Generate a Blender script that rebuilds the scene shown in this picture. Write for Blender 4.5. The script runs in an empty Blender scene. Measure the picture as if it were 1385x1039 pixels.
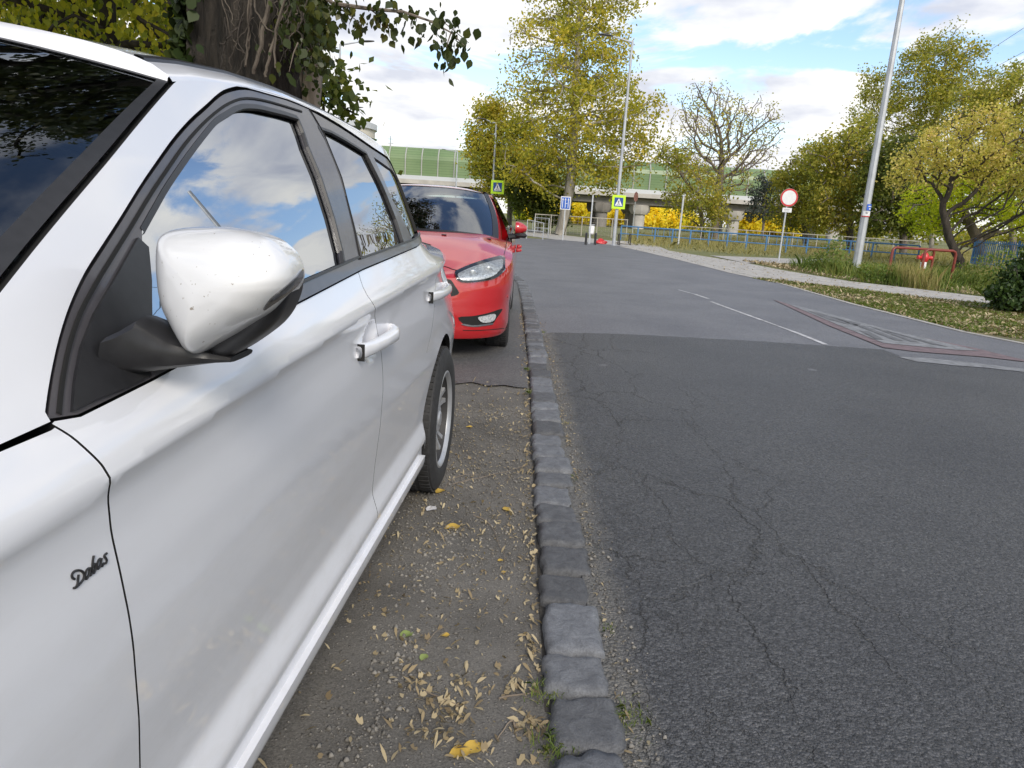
import bpy, bmesh, math, random
import numpy as np
from mathutils import Vector, Matrix
from mathutils.bvhtree import BVHTree
from mathutils.geometry import delaunay_2d_cdt
random.seed(7); rng = np.random.default_rng(11)
R_ = math.radians
SC = bpy.context.scene
COL = SC.collection

# ------------------------------------------------------------------ camera
FPX, CX, CY, EYE = 960.0, 692.5, 519.5, 1.21
_p, _r = R_(13.5), R_(3.6)
_down = np.array([-math.sin(_r)*math.cos(_p), math.cos(_r)*math.cos(_p), math.sin(_p)])
_k = np.array([(708-692.5)/FPX, 0, 1.0]); _k[1] = -(_down[0]*_k[0]+_down[2]*_k[2])/_down[1]
_k /= np.linalg.norm(_k)
_up = -_down
_x = np.cross(_k, _up); _x /= np.linalg.norm(_x)
if _x[0] < 0: _x = -_x
RW = np.array([_x, _k, _up])              # world <- camera (x right, y down, z forward)
EYEP = np.array([0.0, 0.0, EYE])
cam_d = bpy.data.cameras.new('camera'); cam = bpy.data.objects.new('camera', cam_d); COL.objects.link(cam)
cam_d.sensor_width = 36.0; cam_d.lens = FPX/1385*36.0; cam_d.clip_start = 0.02; cam_d.clip_end = 3000
_m = Matrix(((RW[0,0], -RW[0,1], -RW[0,2], 0), (RW[1,0], -RW[1,1], -RW[1,2], 0), (RW[2,0], -RW[2,1], -RW[2,2], EYE), (0,0,0,1)))
cam.matrix_world = _m
SC.camera = cam
cam_d.dof.use_dof = False

# ------------------------------------------------------------------ light
SUN_EL, SUN_AZ = 34.0, 163.0        # azimuth: degrees clockwise from +Y where the sun stands
SC.view_settings.view_transform = 'Standard'; SC.view_settings.look = 'None'
SC.view_settings.gamma = 1.0; SC.view_settings.exposure = 0.22
w = bpy.data.worlds.new('World'); SC.world = w; w.use_nodes = True
nt = w.node_tree; nt.nodes.clear()
def N(nt, typ, **kw):
    n = nt.nodes.new(typ)
    for k, v in kw.items():
        if k.startswith('i_'):
            key = k[2:].replace('_', ' ')
            n.inputs[int(key) if key.isdigit() else key].default_value = v
        else: setattr(n, k, v)
    return n
def LK(nt, a, b): nt.links.new(a, b)
def MATH(nt, op, a, b=None, clamp=False):
    n = nt.nodes.new('ShaderNodeMath'); n.operation = op; n.use_clamp = clamp
    for i, v in enumerate((a, b)):
        if v is None: continue
        if isinstance(v, (int, float)): n.inputs[i].default_value = v
        else: nt.links.new(v, n.inputs[i])
    return n.outputs[0]
def RAMP(nt, fac, stops, interp='LINEAR'):
    n = nt.nodes.new('ShaderNodeValToRGB'); n.color_ramp.interpolation = interp
    el = n.color_ramp.elements
    while len(el) < len(stops): el.new(0.5)
    for e, (p, c) in zip(el, stops):
        e.position = p; e.color = (*c, 1) if len(c) == 3 else c
    nt.links.new(fac, n.inputs[0]); return n.outputs[0]
def MIX(nt, fac, a, b, blend='MIX'):
    n = nt.nodes.new('ShaderNodeMix'); n.data_type = 'RGBA'; n.blend_type = blend
    for i, v in ((0, fac), (6, a), (7, b)):
        if isinstance(v, (int, float)): n.inputs[i].default_value = v
        elif isinstance(v, tuple): n.inputs[i].default_value = (*v, 1) if len(v) == 3 else v
        else: nt.links.new(v, n.inputs[i])
    return n.outputs[2]
sky = N(nt, 'ShaderNodeTexSky', sky_type='NISHITA', sun_disc=False)
sky.sun_elevation = R_(SUN_EL); sky.sun_rotation = R_(SUN_AZ); sky.air_density = 1.0; sky.dust_density = 0.6
tc = N(nt, 'ShaderNodeTexCoord'); sep = N(nt, 'ShaderNodeSeparateXYZ'); LK(nt, tc.outputs['Generated'], sep.inputs[0])
zc = MATH(nt, 'MAXIMUM', MATH(nt, 'ADD', sep.outputs[2], 0.16), 0.05)
cmb = N(nt, 'ShaderNodeCombineXYZ')
LK(nt, MATH(nt, 'DIVIDE', sep.outputs[0], zc), cmb.inputs[0]); LK(nt, MATH(nt, 'DIVIDE', sep.outputs[1], zc), cmb.inputs[1])
cmb.inputs[2].default_value = 3.7
mp = N(nt, 'ShaderNodeMapping'); LK(nt, cmb.outputs[0], mp.inputs[0]); mp.inputs['Location'].default_value = (7.9, -3.1, 0)
n1 = N(nt, 'ShaderNodeTexNoise', i_Scale=1.35, i_Detail=10.0, i_Roughness=0.56, i_Distortion=0.4); LK(nt, mp.outputs[0], n1.inputs['Vector'])
n2 = N(nt, 'ShaderNodeTexNoise', i_Scale=2.2, i_Detail=6.0, i_Roughness=0.5); LK(nt, mp.outputs[0], n2.inputs['Vector'])
cov = RAMP(nt, n1.outputs[0], [(0.42, (0,0,0)), (0.505, (1,1,1))], 'EASE')
# grey undersides and bright lit parts of the clouds
cl = RAMP(nt, n2.outputs[0], [(0.36, (5.6,5.9,6.8)), (0.48, (7.9,8.0,8.3)), (0.62, (10.2,10.0,9.5))])
# paler towards the horizon
hz = RAMP(nt, sep.outputs[2], [(0.0, (1,1,1)), (0.22, (0,0,0))])
skyc = MIX(nt, 1.0, sky.outputs[0], (1.6, 1.65, 1.75), 'MULTIPLY')
mixed = MIX(nt, cov, skyc, cl)
mixed = MIX(nt, MATH(nt, 'MULTIPLY', hz, 0.45), mixed, (8.0, 7.9, 7.8))
bg = N(nt, 'ShaderNodeBackground', i_Strength=0.11); LK(nt, mixed, bg.inputs[0])
LK(nt, bg.outputs[0], N(nt, 'ShaderNodeOutputWorld').inputs[0])
sd = bpy.data.lights.new('sun', 'SUN'); sd.energy = 2.7; sd.angle = R_(20); sd.color = (1.0, 0.92, 0.80)
so = bpy.data.objects.new('sun', sd); COL.objects.link(so)
_sv = Vector((math.sin(R_(SUN_AZ))*math.cos(R_(SUN_EL)), math.cos(R_(SUN_AZ))*math.cos(R_(SUN_EL)), math.sin(R_(SUN_EL))))
so.rotation_euler = _sv.to_track_quat('Z', 'Y').to_euler(); so.location = (0, 0, 30)

# ------------------------------------------------------------------ helpers
def ray(x, y): return RW @ np.array([(x-CX)/FPX, (y-CY)/FPX, 1.0])
def gz(x, y, z=0.0):
    d = ray(x, y); return EYEP + d*((z-EYE)/d[2])
def gy(x, y, Y):
    d = ray(x, y); return EYEP + d*(Y/d[1])
def hx(px, Y): return (px-708)/FPX*Y
def tag(o, label=None, cat=None, group=None, kind=None):
    if label: o['label'] = label
    if cat: o['category'] = cat
    if group: o['group'] = group
    if kind: o['kind'] = kind
    return o
def empty(name, loc, label, cat, group=None, rz=0.0):
    o = bpy.data.objects.new(name, None); COL.objects.link(o); o.location = loc; o.rotation_euler[2] = rz
    o.empty_display_size = 0.2
    return tag(o, label, cat, group)
def link(name, me, m=None, parent=None):
    o = bpy.data.objects.new(name, me); COL.objects.link(o)
    if m is not None: me.materials.append(m)
    if parent is not None: o.parent = parent
    return o
def mesh(name, v, f, m, parent=None, smooth=False, rel=None, normals=None):
    """rel: subtract this origin from the vertices"""
    me = bpy.data.meshes.new(name)
    v = np.asarray(v, float)
    if rel is not None: v = v - np.asarray(rel, float)
    me.from_pydata(v.tolist(), [], f if isinstance(f, list) else [list(map(int, q)) for q in f]); me.update()
    if smooth: me.polygons.foreach_set('use_smooth', [True]*len(me.polygons))
    if normals is not None: me.normals_split_custom_set_from_vertices([tuple(n) for n in normals])
    return link(name, me, m, parent)
def fastmesh(name, v, k, m, parent=None, rel=None):
    """v: (n*k,3), faces of k verts each"""
    v = np.asarray(v, np.float32).reshape(-1, 3)
    if rel is not None: v = v - np.asarray(rel, np.float32)
    n = len(v)//k
    me = bpy.data.meshes.new(name)
    me.vertices.add(len(v)); me.vertices.foreach_set('co', v.ravel())
    me.loops.add(n*k); me.loops.foreach_set('vertex_index', np.arange(n*k, dtype=np.int32))
    me.polygons.add(n); me.polygons.foreach_set('loop_start', np.arange(0, n*k, k, dtype=np.int32))
    me.update(calc_edges=True)
    return link(name, me, m, parent)
class MB:
    def __init__(s): s.v = []; s.f = []
    def add(s, v, f):
        b = len(s.v); s.v += [tuple(map(float, q)) for q in v]; s.f += [[i+b for i in q] for q in f]; return s
    def box(s, c, d, rz=0.0, bev=0.0):
        x, y, z = d[0]/2, d[1]/2, d[2]/2; cr, sr = math.cos(rz), math.sin(rz)
        if bev <= 0:
            P = [(a*x, b*y, e*z) for e in (-1, 1) for a, b in ((-1,-1),(1,-1),(1,1),(-1,1))]
            F = [[3,2,1,0],[4,5,6,7],[0,1,5,4],[1,2,6,5],[2,3,7,6],[3,0,4,7]]
        else:
            b_ = min(bev, x*.9, y*.9, z*.9); P = []
            for zz, ins in ((-z, b_), (-z+b_, 0), (z-b_, 0), (z, b_)):
                for a, b in ((-1,-1),(1,-1),(1,1),(-1,1)):
                    if (a*b) > 0: P += [(a*(x-ins), b*(y-b_-ins*0.0), zz), (a*(x-b_-0*ins), b*(y-ins), zz)]
                    else: P += [(a*(x-b_), b*(y-ins), zz), (a*(x-ins), b*(y-b_), zz)]
            F = [[7,6,5,4,3,2,1,0], [24+i for i in range(8)]]
            for l in range(3):
                for i in range(8): F.append([l*8+i, l*8+(i+1)%8, l*8+8+(i+1)%8, l*8+8+i])
        return s.add([(c[0]+p[0]*cr-p[1]*sr, c[1]+p[0]*sr+p[1]*cr, c[2]+p[2]) for p in P], F)
    def tube(s, pts, r, n=8, cap=True, sq=None):
        pts = [Vector(p) for p in pts]; r = [r]*len(pts) if isinstance(r, (int, float)) else list(r)
        V = []; prev = None
        for i, p in enumerate(pts):
            t = (pts[min(i+1, len(pts)-1)]-pts[max(i-1, 0)])
            if t.length < 1e-9: t = Vector((0,0,1))
            t.normalize()
            if prev is None:
                a = Vector((1,0,0)) if abs(t.x) < .9 else Vector((0,1,0))
                u = t.cross(a).normalized()
            else:
                u = (prev - t*prev.dot(t)); u = u.normalized() if u.length > 1e-6 else t.orthogonal().normalized()
            prev = u; w_ = t.cross(u)
            for j in range(n):
                a = 2*math.pi*(j+.5)/n; V.append(p+(u*math.cos(a)+w_*math.sin(a))*r[i])
        F = []
        for i in range(len(pts)-1):
            for j in range(n): F.append([i*n+j, i*n+(j+1)%n, (i+1)*n+(j+1)%n, (i+1)*n+j])
        if cap: F += [list(range(n))[::-1], [(len(pts)-1)*n+j for j in range(n)]]
        return s.add(V, F)
    def disc(s, c, r, n=24, nrm='y', z0=0):
        V = [(c[0]+r*math.cos(2*math.pi*i/n), c[1], c[2]+r*math.sin(2*math.pi*i/n)) for i in range(n)]
        return s.add(V, [list(range(n))])
    def lathe(s, prof, n=32, c=(0,0,0), axis='z'):
        """prof: (radius, h) list"""
        V = []
        for r, h in prof:
            for j in range(n):
                a = 2*math.pi*j/n
                q = (r*math.cos(a), r*math.sin(a), h)
                if axis == 'x': q = (h, r*math.cos(a), r*math.sin(a))
                if axis == 'y': q = (r*math.cos(a), h, r*math.sin(a))
                V.append((q[0]+c[0], q[1]+c[1], q[2]+c[2]))
        F = [[i*n+j, i*n+(j+1)%n, (i+1)*n+(j+1)%n, (i+1)*n+j] for i in range(len(prof)-1) for j in range(n)]
        return s.add(V, F)
    def prism(s, poly, y0, y1):
        """poly in (x,z), extruded in y"""
        n = len(poly); V = [(p[0], y0, p[1]) for p in poly]+[(p[0], y1, p[1]) for p in poly]
        return s.add(V, [list(range(n)), [2*n-1-i for i in range(n)]]+[[i, n+i, n+(i+1)%n, (i+1)%n] for i in range(n)])
    def slab(s, poly, z0, z1):
        n = len(poly); V = [(p[0], p[1], z0) for p in poly]+[(p[0], p[1], z1) for p in poly]
        return s.add(V, [list(range(n))[::-1], [n+i for i in range(n)]]+[[i, (i+1)%n, n+(i+1)%n, n+i] for i in range(n)])
    def build(s, name, m, parent=None, smooth=False, rel=None):
        me = bpy.data.meshes.new(name); v = s.v if rel is None else [(a[0]-rel[0], a[1]-rel[1], a[2]-rel[2]) for a in s.v]
        me.from_pydata(v, [], s.f); me.update()
        bm = bmesh.new(); bm.from_mesh(me); bmesh.ops.recalc_face_normals(bm, faces=bm.faces); bm.to_mesh(me); bm.free()
        if smooth:
            me.polygons.foreach_set('use_smooth', [True]*len(me.polygons))
            try: me.set_sharp_from_angle(angle=R_(38))
            except Exception: pass
        return link(name, me, m, parent)

# ------------------------------------------------------------------ materials
def mat(name):
    m = bpy.data.materials.new(name); m.use_nodes = True; nt = m.node_tree; nt.nodes.clear()
    o = nt.nodes.new('ShaderNodeOutputMaterial'); b = nt.nodes.new('ShaderNodeBsdfPrincipled'); nt.links.new(b.outputs[0], o.inputs[0])
    return m, nt, b, o
def plain(name, c, rough=.6, metal=0.0, coat=0.0, var=0.12, scale=12.0, bump=0.0, spec=0.5):
    m, nt, b, o = mat(name)
    b.inputs['Roughness'].default_value = rough; b.inputs['Metallic'].default_value = metal
    b.inputs['Coat Weight'].default_value = coat; b.inputs['Coat Roughness'].default_value = 0.04
    b.inputs['Specular IOR Level'].default_value = spec
    g = N(nt, 'ShaderNodeNewGeometry'); n = N(nt, 'ShaderNodeTexNoise', i_Scale=scale, i_Detail=5.0, i_Roughness=.6); LK(nt, g.outputs['Position'], n.inputs['Vector'])
    lo = tuple(x*(1-var) for x in c); hi = tuple(min(1, x*(1+var)) for x in c)
    LK(nt, RAMP(nt, n.outputs[0], [(.3, lo), (.7, hi)]), b.inputs['Base Color'])
    if bump:
        bp = N(nt, 'ShaderNodeBump', i_Strength=bump, i_Distance=.01); LK(nt, n.outputs[0], bp.inputs['Height']); LK(nt, bp.outputs[0], b.inputs['Normal'])
    return m
def paint(name, c, dirt=0.0, metallic=0.0, rough=.35, ior=1.6, grime=0.0):
    m, nt, b, o = mat(name)
    b.inputs['Roughness'].default_value = rough; b.inputs['Metallic'].default_value = metallic
    b.inputs['Coat Weight'].default_value = 1.0; b.inputs['Coat Roughness'].default_value = 0.03; b.inputs['Coat IOR'].default_value = ior
    g = N(nt, 'ShaderNodeNewGeometry')
    n = N(nt, 'ShaderNodeTexNoise', i_Scale=3.0, i_Detail=8.0, i_Roughness=.7); LK(nt, g.outputs['Position'], n.inputs['Vector'])
    s = N(nt, 'ShaderNodeTexVoronoi', i_Scale=240.0); LK(nt, g.outputs['Position'], s.inputs['Vector'])
    base = RAMP(nt, n.outputs[0], [(.35, tuple(x*.975 for x in c)), (.7, c)])
    spk = N(nt, 'ShaderNodeTexNoise', i_Scale=150.0, i_Detail=2.5); LK(nt, g.outputs['Position'], spk.inputs['Vector'])
    sm = RAMP(nt, spk.outputs[0], [(.70, (0,0,0)), (.73, (1,1,1))])
    base = MIX(nt, MATH(nt, 'MULTIPLY', sm, dirt), base, (.22,.18,.13))
    if grime:      # road dust thrown up along the sills and doors, streaked and patchy
        sz = N(nt, 'ShaderNodeSeparateXYZ'); LK(nt, g.outputs['Position'], sz.inputs[0])
        mpg = N(nt, 'ShaderNodeMapping'); LK(nt, g.outputs['Position'], mpg.inputs[0]); mpg.inputs['Scale'].default_value = (1, 1, 3.0)
        ng = N(nt, 'ShaderNodeTexNoise', i_Scale=9.0, i_Detail=9.0, i_Roughness=.75, i_Distortion=1.2); LK(nt, mpg.outputs[0], ng.inputs['Vector'])
        zf = N(nt, 'ShaderNodeMapRange', clamp=True); LK(nt, sz.outputs[2], zf.inputs[0]); zf.inputs[1].default_value = .95; zf.inputs[2].default_value = .22; zf.inputs[3].default_value = .08; zf.inputs[4].default_value = 1.0
        base = MIX(nt, MATH(nt, 'MULTIPLY', MATH(nt, 'MULTIPLY', RAMP(nt, ng.outputs[0], [(.46, (0,0,0)), (.72, (1,1,1))]), zf.outputs[0]), grime), base, (.36,.32,.26))
    LK(nt, base, b.inputs['Base Color'])
    LK(nt, RAMP(nt, n.outputs[0], [(.4, (.03,)*3), (.75, (.09,)*3)]), b.inputs['Coat Roughness'])
    return m
M_WHITE = paint('white_paint', (.745,.755,.795), dirt=.0, grime=.16)
M_WHITEM = paint('white_mirror_paint', (.70,.705,.72), dirt=.8, ior=1.4)
M_RED = paint('red_paint', (.43,.004,.008), rough=.4, ior=1.75)
M_DARK = plain('black_plastic', (.018,.018,.020), rough=.38, var=.2, scale=60)
M_TRIM = plain('grey_satin_trim', (.062,.058,.064), rough=.33, coat=.35, var=.15, scale=20)
M_BLACK = plain('dark_void', (.006,.006,.006), rough=.8)
M_RUBBER = plain('tyre_rubber', (.022,.022,.023), rough=.75, var=.3, scale=40, bump=.1)
M_ALLOY = plain('alloy', (.42,.43,.45), rough=.38, metal=.55, var=.1)
M_BARREL = plain('rim_barrel', (.03,.03,.032), rough=.6)
M_GALV = plain('galvanised_steel', (.42,.44,.47), rough=.5, metal=.35, var=.15, scale=3)
M_STEELL = plain('pale_painted_steel', (.5,.52,.54), rough=.5, metal=.2, var=.1)
M_CHROME = plain('chrome', (.75,.76,.78), rough=.12, metal=1.0, var=.03)
M_SEAT = plain('seat_fabric', (.035,.035,.04), rough=.9)
def glassmat(name, tint, ior=1.75, rough=0.0, dark=.5, wave=0.0):
    m, nt, b, o = mat(name); nt.nodes.remove(b)
    fr = N(nt, 'ShaderNodeFresnel', i_IOR=ior)
    gl = N(nt, 'ShaderNodeBsdfGlossy', i_Roughness=rough); gl.inputs[0].default_value = (.93,.96,1,1)
    tr = N(nt, 'ShaderNodeBsdfTransparent'); tr.inputs[0].default_value = (*tint, 1)
    if wave:
        g = N(nt, 'ShaderNodeNewGeometry'); n = N(nt, 'ShaderNodeTexNoise', i_Scale=2.5, i_Detail=1.0); LK(nt, g.outputs['Position'], n.inputs['Vector'])
        bp = N(nt, 'ShaderNodeBump', i_Strength=wave, i_Distance=.02); LK(nt, n.outputs[0], bp.inputs['Height']); LK(nt, bp.outputs[0], gl.inputs['Normal'])
    mx = N(nt, 'ShaderNodeMixShader'); LK(nt, fr.outputs[0], mx.inputs[0]); LK(nt, tr.outputs[0], mx.inputs[1]); LK(nt, gl.outputs[0], mx.inputs[2])
    LK(nt, mx.outputs[0], o.inputs[0]); return m
M_GLASS = glassmat('side_glass', (.12,.15,.14), ior=7.5, wave=.012)
M_WSGL = glassmat('windscreen_glass', (.30,.36,.33), ior=2.0, wave=.04)
M_WSGLR = glassmat('windscreen_glass_red_car', (.30,.36,.36), ior=3.0, wave=.04)
M_LENS = glassmat('clear_lens', (.85,.87,.88), ior=1.5)

def leafmat(name, stops, tl=.35, clump=.6, scale=.5, rough=.55):
    """colour differs leaf by leaf (random per island) and patch by patch through the crown"""
    m, nt, b, o = mat(name)
    g = N(nt, 'ShaderNodeNewGeometry')
    n = N(nt, 'ShaderNodeTexNoise', i_Scale=scale, i_Detail=3.0); LK(nt, g.outputs['Position'], n.inputs['Vector'])
    f = MATH(nt, 'ADD', MATH(nt, 'MULTIPLY', g.outputs['Random Per Island'], .55), MATH(nt, 'MULTIPLY', MATH(nt, 'SUBTRACT', n.outputs[0], .5), clump*1.6))
    f = MATH(nt, 'ADD', f, .22, True)
    c = RAMP(nt, f, stops)
    LK(nt, c, b.inputs['Base Color']); b.inputs['Roughness'].default_value = rough; b.inputs['Specular IOR Level'].default_value = .35
    t = N(nt, 'ShaderNodeBsdfTranslucent'); LK(nt, MIX(nt, 1.0, c, (1.5,1.5,.8), 'MULTIPLY'), t.inputs[0])
    mx = N(nt, 'ShaderNodeMixShader'); mx.inputs[0].default_value = tl
    LK(nt, b.outputs[0], mx.inputs[1]); LK(nt, t.outputs[0], mx.inputs[2]); LK(nt, mx.outputs[0], o.inputs[0])
    return m
def barkmat(name, a, b_, scale=6.0, stretch=.25, bump=.6, dist=.03):
    m, nt, b, o = mat(name)
    g = N(nt, 'ShaderNodeNewGeometry'); mp = N(nt, 'ShaderNodeMapping'); LK(nt, g.outputs['Position'], mp.inputs[0]); mp.inputs['Scale'].default_value = (1,1,stretch)
    n = N(nt, 'ShaderNodeTexNoise', i_Scale=scale, i_Detail=8.0, i_Roughness=.65, i_Distortion=.6); LK(nt, mp.outputs[0], n.inputs['Vector'])
    LK(nt, RAMP(nt, n.outputs[0], [(.35, a), (.65, b_)]), b.inputs['Base Color']); b.inputs['Roughness'].default_value = .9
    bp = N(nt, 'ShaderNodeBump', i_Strength=bump, i_Distance=dist); LK(nt, n.outputs[0], bp.inputs['Height']); LK(nt, bp.outputs[0], b.inputs['Normal'])
    return m
# ------------------------------------------------------------------ ground materials
def asphalt(name, dark, light, cracks=False, chip=150.0, bump=.7, spec=.5, dist=.004, rough=.62):
    m, nt, b, o = mat(name)
    g = N(nt, 'ShaderNodeNewGeometry'); P = g.outputs['Position']
    v = N(nt, 'ShaderNodeTexVoronoi', i_Scale=chip); LK(nt, P, v.inputs['Vector'])
    v2 = N(nt, 'ShaderNodeTexVoronoi', i_Scale=chip*.42); LK(nt, P, v2.inputs['Vector'])
    n = N(nt, 'ShaderNodeTexNoise', i_Scale=.9, i_Detail=6.0, i_Roughness=.6); LK(nt, P, n.inputs['Vector'])
    n3 = N(nt, 'ShaderNodeTexNoise', i_Scale=60.0, i_Detail=4.0, i_Roughness=.7); LK(nt, P, n3.inputs['Vector'])
    sp = N(nt, 'ShaderNodeSeparateColor'); LK(nt, v.outputs['Color'], sp.inputs[0])
    mid = tuple((a+c)/2 for a, c in zip(dark, light))
    f = MATH(nt, 'ADD', MATH(nt, 'MULTIPLY', sp.outputs[0], .55), MATH(nt, 'MULTIPLY', n3.outputs[0], .45))
    c = RAMP(nt, f, [(.2, dark), (.62, mid), (.84, light), (.93, tuple(min(1, x*2.4) for x in light))])
    c = MIX(nt, 1.0, c, RAMP(nt, n.outputs[0], [(.3, (.80,.80,.82)), (.7, (1.18,1.17,1.14))]), 'MULTIPLY')
    h = MATH(nt, 'SUBTRACT', MATH(nt, 'MULTIPLY', n3.outputs[0], .7), MATH(nt, 'ADD', MATH(nt, 'MULTIPLY', v.outputs['Distance'], .7), MATH(nt, 'MULTIPLY', v2.outputs['Distance'], .9)))
    if cracks:
        mp = N(nt, 'ShaderNodeMapping'); LK(nt, P, mp.inputs[0]); mp.inputs['Scale'].default_value = (1.5, .62, 1); mp.inputs['Rotation'].default_value = (0,0,.22)
        nd = N(nt, 'ShaderNodeTexNoise', i_Scale=5.0, i_Detail=5.0, i_Roughness=.65); LK(nt, P, nd.inputs['Vector'])
        ad = N(nt, 'ShaderNodeVectorMath', operation='MULTIPLY_ADD'); LK(nt, nd.outputs['Color'], ad.inputs[0]); ad.inputs[1].default_value = (.34,.34,0); LK(nt, mp.outputs[0], ad.inputs[2])
        vc = N(nt, 'ShaderNodeTexVoronoi', i_Scale=1.55, feature='DISTANCE_TO_EDGE'); LK(nt, ad.outputs[0], vc.inputs['Vector'])
        vf = N(nt, 'ShaderNodeTexVoronoi', i_Scale=4.6, feature='DISTANCE_TO_EDGE'); LK(nt, ad.outputs[0], vf.inputs['Vector'])
        cr = MATH(nt, 'SUBTRACT', 1.0, RAMPF(nt, vc.outputs['Distance'], .002, .009), True)
        cf = MATH(nt, 'MULTIPLY', MATH(nt, 'SUBTRACT', 1.0, RAMPF(nt, vf.outputs['Distance'], .002, .010), True), .45)
        nm = N(nt, 'ShaderNodeTexNoise', i_Scale=1.1, i_Detail=2.0); LK(nt, P, nm.inputs['Vector'])
        sx = N(nt, 'ShaderNodeSeparateXYZ'); LK(nt, P, sx.inputs[0])
        near = MATH(nt, 'SUBTRACT', 1.0, RAMPF(nt, sx.outputs[0], .7, 1.7), True)
        nearf = MATH(nt, 'SUBTRACT', 1.0, RAMPF(nt, sx.outputs[0], .4, .85), True)
        msk = MATH(nt, 'MULTIPLY', near, RAMPF(nt, nm.outputs[0], .36, .5))
        crk = MATH(nt, 'MAXIMUM', MATH(nt, 'MULTIPLY', cr, msk), MATH(nt, 'MULTIPLY', cf, nearf))
        c = MIX(nt, MATH(nt, 'MULTIPLY', crk, .62), c, (.012,.012,.012))
        # dusty strip of fines along the kerb
        dust = MATH(nt, 'MULTIPLY', MATH(nt, 'SUBTRACT', 1.0, RAMPF(nt, MATH(nt, 'ADD', sx.outputs[0], MATH(nt, 'MULTIPLY', MATH(nt, 'SUBTRACT', nd.outputs[0], .5), .16)), .33, .42), True), .75)
        c = MIX(nt, dust, c, MIX(nt, sp.outputs[1], (.085,.08,.072), (.2,.19,.17)))
        h = MATH(nt, 'SUBTRACT', h, MATH(nt, 'MULTIPLY', crk, 2.2))
        # pale worn blotches
        vb = N(nt, 'ShaderNodeTexVoronoi', i_Scale=1.0); LK(nt, P, vb.inputs['Vector'])
        nb = MATH(nt, 'ADD', vb.outputs['Distance'], MATH(nt, 'MULTIPLY', nd.outputs[0], .07))
        bl = MATH(nt, 'SUBTRACT', 1.0, RAMPF(nt, nb, .06, .085), True)
        c = MIX(nt, MATH(nt, 'MULTIPLY', bl, .55), c, (.19,.19,.20))
    LK(nt, c, b.inputs['Base Color']); b.inputs['Roughness'].default_value = rough; b.inputs['Specular IOR Level'].default_value = spec
    bp = N(nt, 'ShaderNodeBump', i_Strength=bump, i_Distance=dist); LK(nt, h, bp.inputs['Height']); LK(nt, bp.outputs[0], b.inputs['Normal'])
    return m
def RAMPF(nt, v, a, b_):
    n = N(nt, 'ShaderNodeMapRange', clamp=True); LK(nt, v, n.inputs[0]); n.inputs[1].default_value = a; n.inputs[2].default_value = b_
    n.inputs[3].default_value = 0.0; n.inputs[4].default_value = 1.0; return n.outputs[0]
M_ASPH = asphalt('asphalt_dark', (.026,.0265,.029), (.122,.124,.131), cracks=True, chip=150.0, bump=1.0, dist=.006, rough=.5)
M_ASPH2 = asphalt('asphalt_worn', (.085,.087,.097), (.20,.205,.225), chip=120.0, bump=.35)
M_ASPH3 = asphalt('asphalt_patch', (.06,.06,.062), (.16,.158,.155), chip=120.0, bump=.5)
def dirtmat():
    m, nt, b, o = mat('dirt_verge')
    g = N(nt, 'ShaderNodeNewGeometry'); P = g.outputs['Position']
    n = N(nt, 'ShaderNodeTexNoise', i_Scale=2.2, i_Detail=8.0, i_Roughness=.62); LK(nt, P, n.inputs['Vector'])
    f = N(nt, 'ShaderNodeTexNoise', i_Scale=170.0, i_Detail=5.0, i_Roughness=.75); LK(nt, P, f.inputs['Vector'])
    v = N(nt, 'ShaderNodeTexVoronoi', i_Scale=110.0); LK(nt, P, v.inputs['Vector'])
    sp = N(nt, 'ShaderNodeSeparateColor'); LK(nt, v.outputs['Color'], sp.inputs[0])
    c = RAMP(nt, n.outputs[0], [(.3, (.108,.103,.096)), (.52, (.152,.145,.135)), (.75, (.205,.195,.18))])
    c = MIX(nt, 1.0, c, RAMP(nt, f.outputs[0], [(.3, (.55,.55,.55)), (.7, (1.5,1.48,1.44))]), 'MULTIPLY')
    peb = RAMPF(nt, sp.outputs[0], .87, .9); cen = MATH(nt, 'SUBTRACT', 1.0, RAMPF(nt, v.outputs['Distance'], .25, .45), True)
    pm = MATH(nt, 'MULTIPLY', peb, cen)
    c = MIX(nt, pm, c, MIX(nt, sp.outputs[1], (.12,.11,.10), (.36,.34,.31)))
    LK(nt, c, b.inputs['Base Color']); b.inputs['Roughness'].default_value = .95; b.inputs['Specular IOR Level'].default_value = .2
    h = MATH(nt, 'ADD', MATH(nt, 'MULTIPLY', pm, .8), MATH(nt, 'ADD', f.outputs[0], MATH(nt, 'MULTIPLY', n.outputs[0], 3.0)))
    bp = N(nt, 'ShaderNodeBump', i_Strength=.9, i_Distance=.006); LK(nt, h, bp.inputs['Height']); LK(nt, bp.outputs[0], b.inputs['Normal'])
    return m
M_DIRT = dirtmat()
def fieldmat(name, a, b_, c_, sc=.35):
    m, nt, b, o = mat(name)
    g = N(nt, 'ShaderNodeNewGeometry'); P = g.outputs['Position']
    n = N(nt, 'ShaderNodeTexNoise', i_Scale=sc, i_Detail=9.0, i_Roughness=.7); LK(nt, P, n.inputs['Vector'])
    LK(nt, RAMP(nt, n.outputs[0], [(.32, a), (.5, b_), (.68, c_)]), b.inputs['Base Color']); b.inputs['Roughness'].default_value = .95
    bp = N(nt, 'ShaderNodeBump', i_Strength=.6, i_Distance=.05); n4 = N(nt, 'ShaderNodeTexNoise', i_Scale=14.0, i_Detail=6.0); LK(nt, P, n4.inputs['Vector'])
    LK(nt, n4.outputs[0], bp.inputs['Height']); LK(nt, bp.outputs[0], b.inputs['Normal']); return m
M_FIELD = fieldmat('field_grass', (.085,.10,.03), (.15,.155,.055), (.22,.20,.09))
M_VERGE = fieldmat('verge_soil', (.07,.08,.03), (.16,.14,.075), (.27,.22,.12), sc=1.6)
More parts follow.
